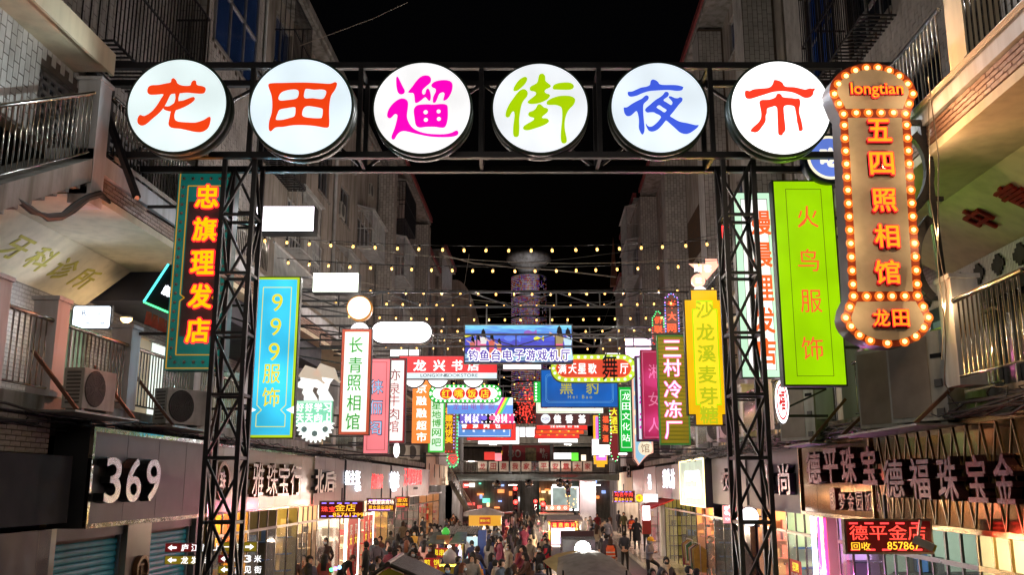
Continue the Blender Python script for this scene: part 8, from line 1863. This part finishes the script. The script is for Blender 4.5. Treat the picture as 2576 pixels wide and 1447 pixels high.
# skewer cart
p = at(*zB(895,990),33.5); C2 = empty('food_cart',(p.x,33.5,0),'skewer cart with tilted glass roof panels and red boards with yellow characters','food cart','food carts in the street'); z0 = p.z; w = (1110 - 680) / 2.935 * .65967 * 33.5 / F / 2
for a,c in ((-w,-.06),(.1,w)):
    b = MB(); b.hexa([(a,-.5,z0 - .32),(c,-.5,z0 - .32),(c - .02,.5,z0),(a + .22,.5,z0),(a,-.5,z0 - .28),(c,-.5,z0 - .28),(c - .02,.5,z0 + .04),(a + .22,.5,z0 + .04)]); b.build('roof_panel',M('smoked_panel',(.14,.17,.16),.15,spec=.8),C2)
b = MB(); b.box(-w + .1,-.35,.25,w - .15,.6,.95); b.build('cart_body',YBD,C2); b = MB()
for x in (-w + .1,w - .12):
    for y in (-.3,.55): b.bar((x,y,.1),(x,y,z0 - .2),.04)
b.build('frame',M('lime_post',(.4,.45,.05),.5),C2)
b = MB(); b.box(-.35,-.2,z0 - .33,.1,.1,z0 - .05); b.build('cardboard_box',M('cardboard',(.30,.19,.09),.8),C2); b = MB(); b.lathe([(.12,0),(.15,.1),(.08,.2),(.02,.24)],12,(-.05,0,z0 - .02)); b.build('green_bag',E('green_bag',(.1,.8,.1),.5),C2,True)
lamp(C2,.1,-.2,z0 - .4,60)
for (a,c,d_,e_,t_,Y,lb) in ((725,1150,945,1255,'串串香',33.0,'red board with three yellow skewer characters on the cart'),(640,1262,808,1395,'煎饼',31.0,'red board with yellow pancake characters lower on the cart')):
    u0,v0 = zB(a,c); u1,v1 = zB(d_,e_); s = Sign.facing(u0,v0,u1,v1,Y,lb,'menu_board','menu board'); w_,h_ = s.w / 2,s.h / 2; s.box('board',-w_,-h_,w_,h_,-.04,0,E('menu_red',(.45,.02,.02),.6,.1)); 
    for i,ch in enumerate(t_): s.glyph(ch,-w_ * .62 + w_ * 1.24 * i / (len(t_) - 1),h_ * (.0 if len(t_) == 3 else .25),w_ * (.5 if len(t_) == 3 else .8),h_ * (1.5 if len(t_) == 3 else 1.0),YLT,.002,.01,.02)
    if len(t_) == 2: s.glyph('下',w_ * .5,-h_ * .65,w_ * .4,h_ * .4,YLT,.002,.01,.01)
# corrugated cart with blue freezer
p = at(*zB(1080,920),40); C3 = empty('food_cart',(p.x,40,0),'cart with a grey corrugated lean to roof and a blue sided freezer','food cart','food carts in the street'); z0 = p.z
b = MB()
for k in range(14): b.tube([(-.75 + .1 * k,-.4,z0 - .28),(-.55 + .1 * k,.6,z0)],.052,6,cap=False)
b.build('corrugated_roof',CONC,C3); b = MB(); b.box(.62,-.4,.1,.95,.5,z0 - .1); b.build('blue_side',M('blue_panel',(.02,.08,.35),.4),C3); b = MB(); b.box(.1,-.42,.5,.6,-.38,z0 - .35); b.build('lit_case',E('aqua_case',(.5,.75,.8),1.1,.3),C3)
b = MB(); b.box(-.6,-.3,.1,.6,.5,.5); b.build('cart_body',STLB,C3); b = MB(); [b.bar((x,-.38,.1),(x,-.38,z0 - .25),.035) for x in (-.65,-.1,.6)]; b.build('frame',DARK,C3); lamp(C3,-.2,0,z0 - .4,90)
# yellow trailer
p = at(*zB(1320,700),52); C4 = empty('food_trailer',(p.x,52,0),'white food trailer with an orange yellow gable and lit glass counter','food trailer','food carts in the street'); z0 = p.z; w = (1500 - 1150) / 2.935 * .65967 * 52 / F / 2
b = MB(); b.add([(-w - .3,0,z0 - .45),(w + .15,0,z0 - .45),(w + .15,0,z0 - .3),(0,0,z0),(-w - .3,0,z0 - .25),(-w - .3,2.4,z0 - .45),(w + .15,2.4,z0 - .45),(w + .15,2.4,z0 - .3),(0,2.4,z0),(-w - .3,2.4,z0 - .25)],[(0,1,2,3,4),(9,8,7,6,5),(3,2,7,8),(4,3,8,9),(0,4,9,5),(1,6,7,2),(0,5,6,1)]); b.build('roof',M('white_trailer',(.62,.6,.56),.5),C4)
b = MB(); b.box(-w,-.04,z0 - .95,w,.0,z0 - .4); b.build('yellow_gable',E('trailer_yellow',(.80,.38,.03),.9,.08),C4); b = MB(); b.box(-.3,-.06,z0 - .85,.3,-.041,z0 - .5); b.build('name_plate',E('plate_red',(.5,.05,.02),.9,0,False),C4)
o = link('lettering',txt('美味小吃',.01)[0],C4,YLT,Matrix.Translation((0,-.065,z0 - .67)) @ Matrix.Rotation(math.pi / 2,4,'X') @ Matrix.Diagonal((.13,.16,.006,1)))
b = MB(); 
for x in (-w,w - .08): b.box(x,0,.2,x + .08,.08,z0 - .45); b.box(x,2.2,.2,x + .08,2.28,z0 - .45)
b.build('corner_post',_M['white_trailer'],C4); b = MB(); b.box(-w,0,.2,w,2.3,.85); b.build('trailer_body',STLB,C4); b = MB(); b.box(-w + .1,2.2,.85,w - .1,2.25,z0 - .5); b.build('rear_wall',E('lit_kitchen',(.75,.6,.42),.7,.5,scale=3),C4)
for k in range(2): b = MB(); b.lathe([(.28,0),(.28,.12)],18,(-w * .6 if k else w * .6,0,.28),axis='y'); b.build('wheel',DARK,C4)
lamp(C4,0,1,z0 - .55,160); b = MB(); b.box(-w * .8,-.01,.9,-w * .55,.2,1.5); b.build('menu_card',E('peach_disc',(1,.8,.55),1.8),C4)
# meat slice stall
p = at(*zC(735,800),45); C5 = empty('food_stall',(p.x,45,0),'stall with a flat grey roof and red LED meat slice characters','food stall','food carts in the street'); z0 = p.z; w = 400 / 2.935 * .65967 * 45 / F / 2
b = MB(); b.hexa([(-w,-.6,z0 - .18),(w,-.6,z0 - .18),(w - .1,1.0,z0),(-w + .1,1.0,z0),(-w,-.6,z0 - .13),(w,-.6,z0 - .13),(w - .1,1.0,z0 + .05),(-w + .1,1.0,z0 + .05)]); b.build('roof',M('pinkish_tin',(.34,.28,.27),.5,dirt=.3),C5)
b = MB(); [b.bar((x,y,0),(x,y,z0 - .1),.05) for x in (-w + .2,w - .25) for y in (-.5,.9)]; b.build('post',M('yellow_post',(.5,.35,.03),.5),C5); b = MB(); b.box(-w + .25,-.45,.2,w - .3,.8,.85); b.build('counter',STLB,C5); lamp(C5,.1,-.1,z0 - .42,150); b = MB(); b.box(-w + .3,.85,.9,w - .3,.88,z0 - .45); b.build('blue_lit_panel',E('lilac_panel',(.45,.48,.9),.9,.5,scale=3),C5)
u0,v0 = zC(595,862); u1,v1 = zC(870,926); s = Sign.facing(u0,v0,u1,v1,44.2,'red LED board of the meat slice stall with four amber characters','led_board','LED board'); w_,h_ = s.w / 2,s.h / 2; s.box('screen',-w_,-h_,w_,h_,-.06,0,E('led_hot_red',(.75,.01,.03),1.1,.1))
for i,ch in enumerate('福鼎肉片'): s.glyph(ch,-w_ * .75 + w_ * 1.5 * i / 3,0,h_ * 1.4,h_ * 1.6,E('led_gold',(1,.55,.08),2,0,False),.002,.01,.01)
for sx in (-1,1):
    b = MB(); b.lathe([(.02,.3),(.05,.22),(.16,.1),(.17,-.08),(.1,-.16)],12,(p.x + sx * w * 1.0,44.3,z0 - .45)); tag(b.build('plastic_bag',M('thin_plastic',(.6,.6,.62),.3,bump=.5,bscale=15),None,True),'white plastic bag hanging at the %s post of the meat slice stall' % ('left' if sx < 0 else 'right'),'bag')
# steel cart
p = at(*zC(895,966),37); C6 = empty('steel_cart',(p.x,37,0),'stainless steel food cart with sloping glass lid in front of the meat slice stall','food cart','food carts in the street'); z0 = p.z; w = 370 / 2.935 * .65967 * 37 / F / 2
b = MB(); b.box(-w,0,.25,w,.9,z0 - .75); b.build('cart_body',STLB,C6); b = MB(); b.hexa([(-w + .05,-.02,z0 - .75),(w,-.02,z0 - .75),(w,.8,z0 - .75),(-w + .05,.8,z0 - .75),(-w + .05,.1,z0 - .3),(w,.1,z0 - .3),(w,.7,z0 - .2),(-w + .05,.7,z0 - .2)]); b.build('display_case',M('steel_glass',(.30,.33,.35),.18,metal=.5),C6)
b = MB(); b.box(-w,.6,z0 - .25,w,.68,z0); b.build('sign_bar',M('dark_maroon_bar',(.07,.03,.03),.4),C6); b = MB(); [b.bar((x,.65,.3),(x,.65,z0),.04) for x in (-w + .02,w - .02)]; b.build('frame',DARK,C6)
for x in (-w * .7,w * .7): b = MB(); b.lathe([(.2,0),(.2,.05)],16,(x,-.01,.2),axis='y'); b.build('wheel',DARK,C6)
# grey canopy with a blazing lamp
p = at(*zC(1000,1195),25.0); C7 = empty('canvas_canopy',(p.x,25.0,0),'wide grey canvas canopy at the bottom centre with a clear plastic sheet on its left','canopy'); z0 = p.z
b = MB(); g_ = []
for i in range(9):
    for j in range(9):
        x = -1.0 + 2.0 * i / 8; y = -1.4 + 2.4 * j / 8; sl = (j / 8); g_.append((x * (1.05 - .35 * sl) + .15 * (1 - sl),y,z0 - .55 * (1 - sl) ** 1.4 - .18 * abs(x) ** 1.6 + .02 * math.sin(i * 2.1 + j)))
b.add(g_,[(i * 9 + j,(i + 1) * 9 + j,(i + 1) * 9 + j + 1,i * 9 + j + 1) for i in range(8) for j in range(8)]); o = b.build('canvas',M('grey_canvas',(.17,.155,.14),.8,var=.2,dirt=.3,bump=.4,bscale=8),C7,True); md = o.modifiers.new('thickness','SOLIDIFY'); md.thickness = .015
b = MB(); b.add([(-.75,1.0,z0 - .12),(-.2,.9,z0 - .02),(-.25,-.3,z0 - .5),(-.75,-.1,z0 - .55),(-1.15,.6,z0 - .28)],[(0,1,2,3),(0,3,4)]); o = b.build('plastic_sheet',M('amber_plastic',(.42,.30,.14),.12,spec=.9,bump=1,bscale=5),C7); md = o.modifiers.new('thickness','SOLIDIFY'); md.thickness = .01
b = MB(); [b.bar((x,y,0),(x,y,z0 - .35),.04) for x in (-.7,.85) for y in (-1.2,.8)]; b.build('pole',DARK,C7)
q = at(*zC(945,1160),26.3); FLm = empty('flood_lamp',q,'blazing white flood lamp above the grey canopy','lamp'); b = MB(); b.lathe([(.02,.05),(.19,.04),(.21,0),(.19,-.03),(.02,-.05)],24,(0,0,0),axis='y'); b.build('lens',E('flood_white',(1,.98,.95),30,0),FLm,True); b = MB(); b.box(-.15,.04,-.12,.15,.14,.12); b.tube([(0,.1,-.1),(0,.12,-q.z)],.025,8); b.build('housing',DARK,FLm)
l = bpy.data.lights.new('flood_light','POINT'); l.energy = 120; l.color = (1,.95,.88); l.shadow_soft_size = 0; o = bpy.data.objects.new('flood_light',l); COL.objects.link(o); o.parent = FLm; o.location = (0,-.25,.05)
# far small stalls behind
for u,v,Y,wd,c,lb in ((1400,1292,56,1.8,(.55,.5,.42),'cream far stall with colourful price cards'),(1255,1290,62,1.6,(.35,.05,.03),'red and white chequered stall beside the traffic lights')):
    p = at(u,v,Y); r = empty('food_stall',(p.x,Y,0),lb,'food stall','food carts in the street'); m_ = M('stall_%d' % u,c,.6); b = MB(); b.box(-wd / 2,0,.2,wd / 2,1.2,1.0); b.build('counter',m_,r); b = MB(); b.box(-wd / 2 - .1,-.2,p.z - .08,wd / 2 + .1,1.3,p.z); b.build('roof',m_,r); b = MB(); [b.bar((x,y,0),(x,y,p.z),.05) for x in (-wd / 2 + .05,wd / 2 - .05) for y in (0,1.1)]; b.build('post',DARK,r); lamp(r,0,.5,p.z - .2,120)
    for k in range(5): b = MB(); b.box(-wd / 2 + .1 + k * wd / 5,-.01,.8,-wd / 2 + .3 + k * wd / 5,-.0,1.0); b.build('price_card',YLT if k % 2 else REDB,r)
# tables and stools
def stool(x,y,col,lb,grp='plastic stools around the tables'):
    r = empty('plastic_stool',(x,y,0),lb,'stool',grp); b = MB(); b.hexa([(-.15,-.15,.42),(.15,-.15,.42),(.15,.15,.42),(-.15,.15,.42),(-.14,-.14,.46),(.14,-.14,.46),(.14,.14,.46),(-.14,.14,.46)]); b.build('seat',col,r)
    for sx in (-1,1):
        for sy in (-1,1): b = MB(); b.bar((sx * .13,sy * .13,.42),(sx * .18,sy * .18,0),.05); b.build('leg',col,r)
    b = MB(); b.bar((-.155,-.155,.2),(.155,-.155,.2),.02); b.bar((-.155,.155,.2),(.155,.155,.2),.02); b.build('brace',col,r); r.rotation_euler.z = random.uniform(0,1.5)
def table(x,y,lb,top,L=1.1,rz=0):
    r = empty('folding_table',(x,y,0),lb,'table','folding tables for diners',rz=rz); b = MB(); b.box(-L / 2,-.35,.70,L / 2,.35,.73); b.build('tabletop',top,r)
    for sx in (-1,1): b = MB(); b.bar((sx * L * .42,-.3,0),(sx * L * .25,.3,.7),.025); b.bar((sx * L * .42,.3,0),(sx * L * .25,-.3,.7),.025); b.build('leg',STLB,r)
    for k in range(3):
        b = MB(); b.lathe([(.06,0),(.09,.07),(.085,.07),(.05,.01)],12,(random.uniform(-L * .4,L * .4),random.uniform(-.25,.25),.731)); o = b.build('bowl',WHM if k else REDP,None,True); o.location = (x,y,0); tag(o,['left','middle','right'][k] + ' bowl on the ' + lb,'bowl','bowls on the folding tables')
TW_ = M('white_table',(.6,.58,.56),.35); TP_ = M('pink_table',(.6,.3,.28),.35)
BLS = M('blue_plastic',(.02,.14,.4),.35,bump=0)
for i,(x_,y_,t_,lb) in enumerate(((1640,1230,TW_,'white folding table in front of the woman in white'),(1690,1305,TP_,'pink topped folding table in the middle'),(1560,1180,TW_,'white folding table by the long haired diner'),(1680,1020,TW_,'white folding table farther up the street'),(1620,1380,TW_,'white folding table at the very bottom'))):
    q = onz(*zB(x_,y_),.72); table(q.x,q.y,lb,t_)
for i,(x_,y_,c,lb) in enumerate(((1350,1275,REDP,'red stool left of the woman in white'),(1430,1315,REDP,'red stool in front of the woman in white'),(1330,1340,REDP,'red stool leaning at the bottom left of the tables'),(1550,1320,REDP,'red stool beside the pink table'),(1265,1320,REDP,'red stool by the vendor with white bags'),(1510,1240,REDP,'red stool between the two white tables'),(1500,1400,REDP,'red stool at the very bottom'),(1745,1330,REDP,'red stool under the pink table'),(1590,1070,REDP,'red stool among the seated diners'))):
    q = onz(*zB(x_,y_),.45); stool(q.x,q.y,c,lb)
q = onz(*zC(375,1292),.45); stool(q.x,q.y,BLS,'blue stool right of the tables')
for (x_,y_,lb) in ((905,1210,'big clear plastic bag of goods on the skewer cart'),(1140,1140,'white plastic bag carried by the navy vendor'),(1065,1090,'bunch of white plastic bags hanging from the corrugated cart')):
    q = at(*zB(x_ + 20,y_ + 40),32.5 if x_ < 1000 else 38.5); b = MB(); b.lathe([(.02,.34),(.06,.25),(.2,.12),(.24,-.05),(.17,-.2),(.05,-.22)],14,(q.x,q.y,q.z)); tag(b.build('plastic_bag',_M['thin_plastic'],None,True),lb,'bag')
q = onz(*zC(390,1230),.0); b = MB(); b.lathe([(.15,0),(.16,.05),(.16,.5),(.1,.6),(.04,.62),(.04,.68)],16,(q.x,q.y - 1,0)); tag(b.build('gas_cylinder',M('teal_cylinder',(.02,.16,.18),.4),None,True),'teal gas cylinder behind the blue stool','gas cylinder')
# steam by the stall
sv_ = bpy.data.materials.new('steam'); sv_.use_nodes = True; n_ = sv_.node_tree; n_.nodes.clear(); vo = n_.nodes.new('ShaderNodeVolumePrincipled'); ou = n_.nodes.new('ShaderNodeOutputMaterial'); n_.links.new(vo.outputs[0],ou.inputs['Volume']); vo.inputs['Density'].default_value = .55; vo.inputs['Color'].default_value = (.95,.92,.92,1)
for x_,y_,Y,lb in ((475,930,43,'steam rising left of the meat slice stall'),(965,860,46,'steam drifting right of the meat slice stall')):
    q = at(*zC(x_,y_),Y); b = ell(.35,.3,.55,(0,0,0)); o = b.build('steam',sv_,None,True); o.location = q; tag(o,lb,'steam',kind='stuff')
# garment rails on the right pavement and mannequins
def rail(x,y,label,n=9,seed=1):
    r = empty('garment_rail',(x,y,.15),label,'garment rail','garment rails on the right pavement'); b = MB(); b.tube([(0,-.55,0),(0,-.55,1.5),(0,.55,1.5),(0,.55,0)],.015,6); b.bar((-.25,-.55,.02),(.25,-.55,.02),.03); b.bar((-.25,.55,.02),(.25,.55,.02),.03); b.build('rail_frame',STLB,r); random.seed(seed)
    cs = [(.55,.35,.03),(.02,.02,.02),(.25,.02,.05),(.03,.12,.08),(.6,.58,.5),(.12,.02,.1),(.5,.3,.05),(.05,.05,.06)]
    for k in range(n):
        y_ = -.48 + .96 * k / (n - 1); hh = random.uniform(.6,.95); b = MB(); b.hexa([(-.2,y_ - .03,1.42 - hh),(.2,y_ - .03,1.42 - hh),(.2,y_ + .03,1.42 - hh),(-.2,y_ + .03,1.42 - hh),(-.23,y_ - .025,1.3),(.23,y_ - .025,1.3),(.23,y_ + .025,1.3),(-.23,y_ + .025,1.3)]); b.hexa([(-.23,y_ - .025,1.3),(.23,y_ - .025,1.3),(.23,y_ + .025,1.3),(-.23,y_ + .025,1.3),(-.04,y_ - .01,1.44),(.04,y_ - .01,1.44),(.04,y_ + .01,1.44),(-.04,y_ + .01,1.44)]); b.build('garment',cloth(cs[(k + seed) % 8]),r)
rail(5.6 + K * 36,36.8,'garment rail with mustard and dark clothes, nearer to the folding doors',9,3); rail(5.5 + K * 33,34.3,'garment rail with yellow and pink clothes next to the dark wall pier',9,6)
def mannequin(x,y,z,label,body,cl,rz):
    r = empty('mannequin',(x,y,z),label,'mannequin',rz=math.radians(rz)); b = MB(); b.tube([(0,0,0),(0,0,.8)],.02,8); b.lathe([(.16,0),(.16,.02)],16); b.build('stand',STLB,r); b = MB(); b.lathe([(.10,.75),(.15,.85),(.13,1.02),(.17,1.25),(.15,1.38),(.05,1.44),(.045,1.5)],16); b.v = [(x_,y_ * .65,z_) for x_,y_,z_ in b.v]; b.build('torso',body,r,True)
    b = MB(); b.lathe([(.165,.8),(.16,1.0),(.19,1.25),(.16,1.39)],16); b.v = [(x_,y_ * .72,z_) for x_,y_,z_ in b.v]; b.build('garment',cl,r,True); return r
mannequin(-7.9 + K * 27,27.4,.17,'headless mannequin in a white fur vest in the clothes shop',DARK,M('white_fur',(.7,.62,.5),.9,bump=1.5,bscale=60),30)
r = mannequin(6.7 + K * 15.5,15.4,.17,'bald mannequin in a dark jacket and red top under the LED board',M('mannequin_cream',(.5,.42,.34),.4),cloth((.02,.03,.05)),-60); b = ell(.075,.09,.11,(0,0,1.6)); b.build('head',_M['mannequin_cream'],r,True)
r = empty('coat_rack',W(-8.0,fy(840,-1),.17),'rail of red and white coats inside the white clothes shop','garment rail')
for k in range(7): b = MB(); y_ = -.9 + .28 * k; b.hexa([(-.25,y_,1.0),(.25,y_,1.0),(.25,y_ + .1,1.0),(-.25,y_ + .1,1.0),(-.22,y_,2.0),(.22,y_,2.0),(.22,y_ + .1,2.0),(-.22,y_ + .1,2.0)]); b.build('garment',cloth((.45,.03,.03) if k < 4 else (.6,.55,.5)),r)
b = MB(); b.tube([(0,-1.1,2.08),(0,1.2,2.08)],.015,6); b.build('rail_bar',STLB,r)
q = at(*zA(1010,1400),24); b = MB()
r = empty('toy_lights',q,'glowing green and violet toys held low at the bottom left','toys')
for k,(nm,c) in enumerate((('green',(.1,1,.3)),('violet',(.5,.3,1)),('blue',(.3,.6,1)))): b = ell(.05,.05,.05,(-.1 + .1 * k,0,.03 * k),8); b.build('toy',E('toy_' + nm,c,3,0),r,True)
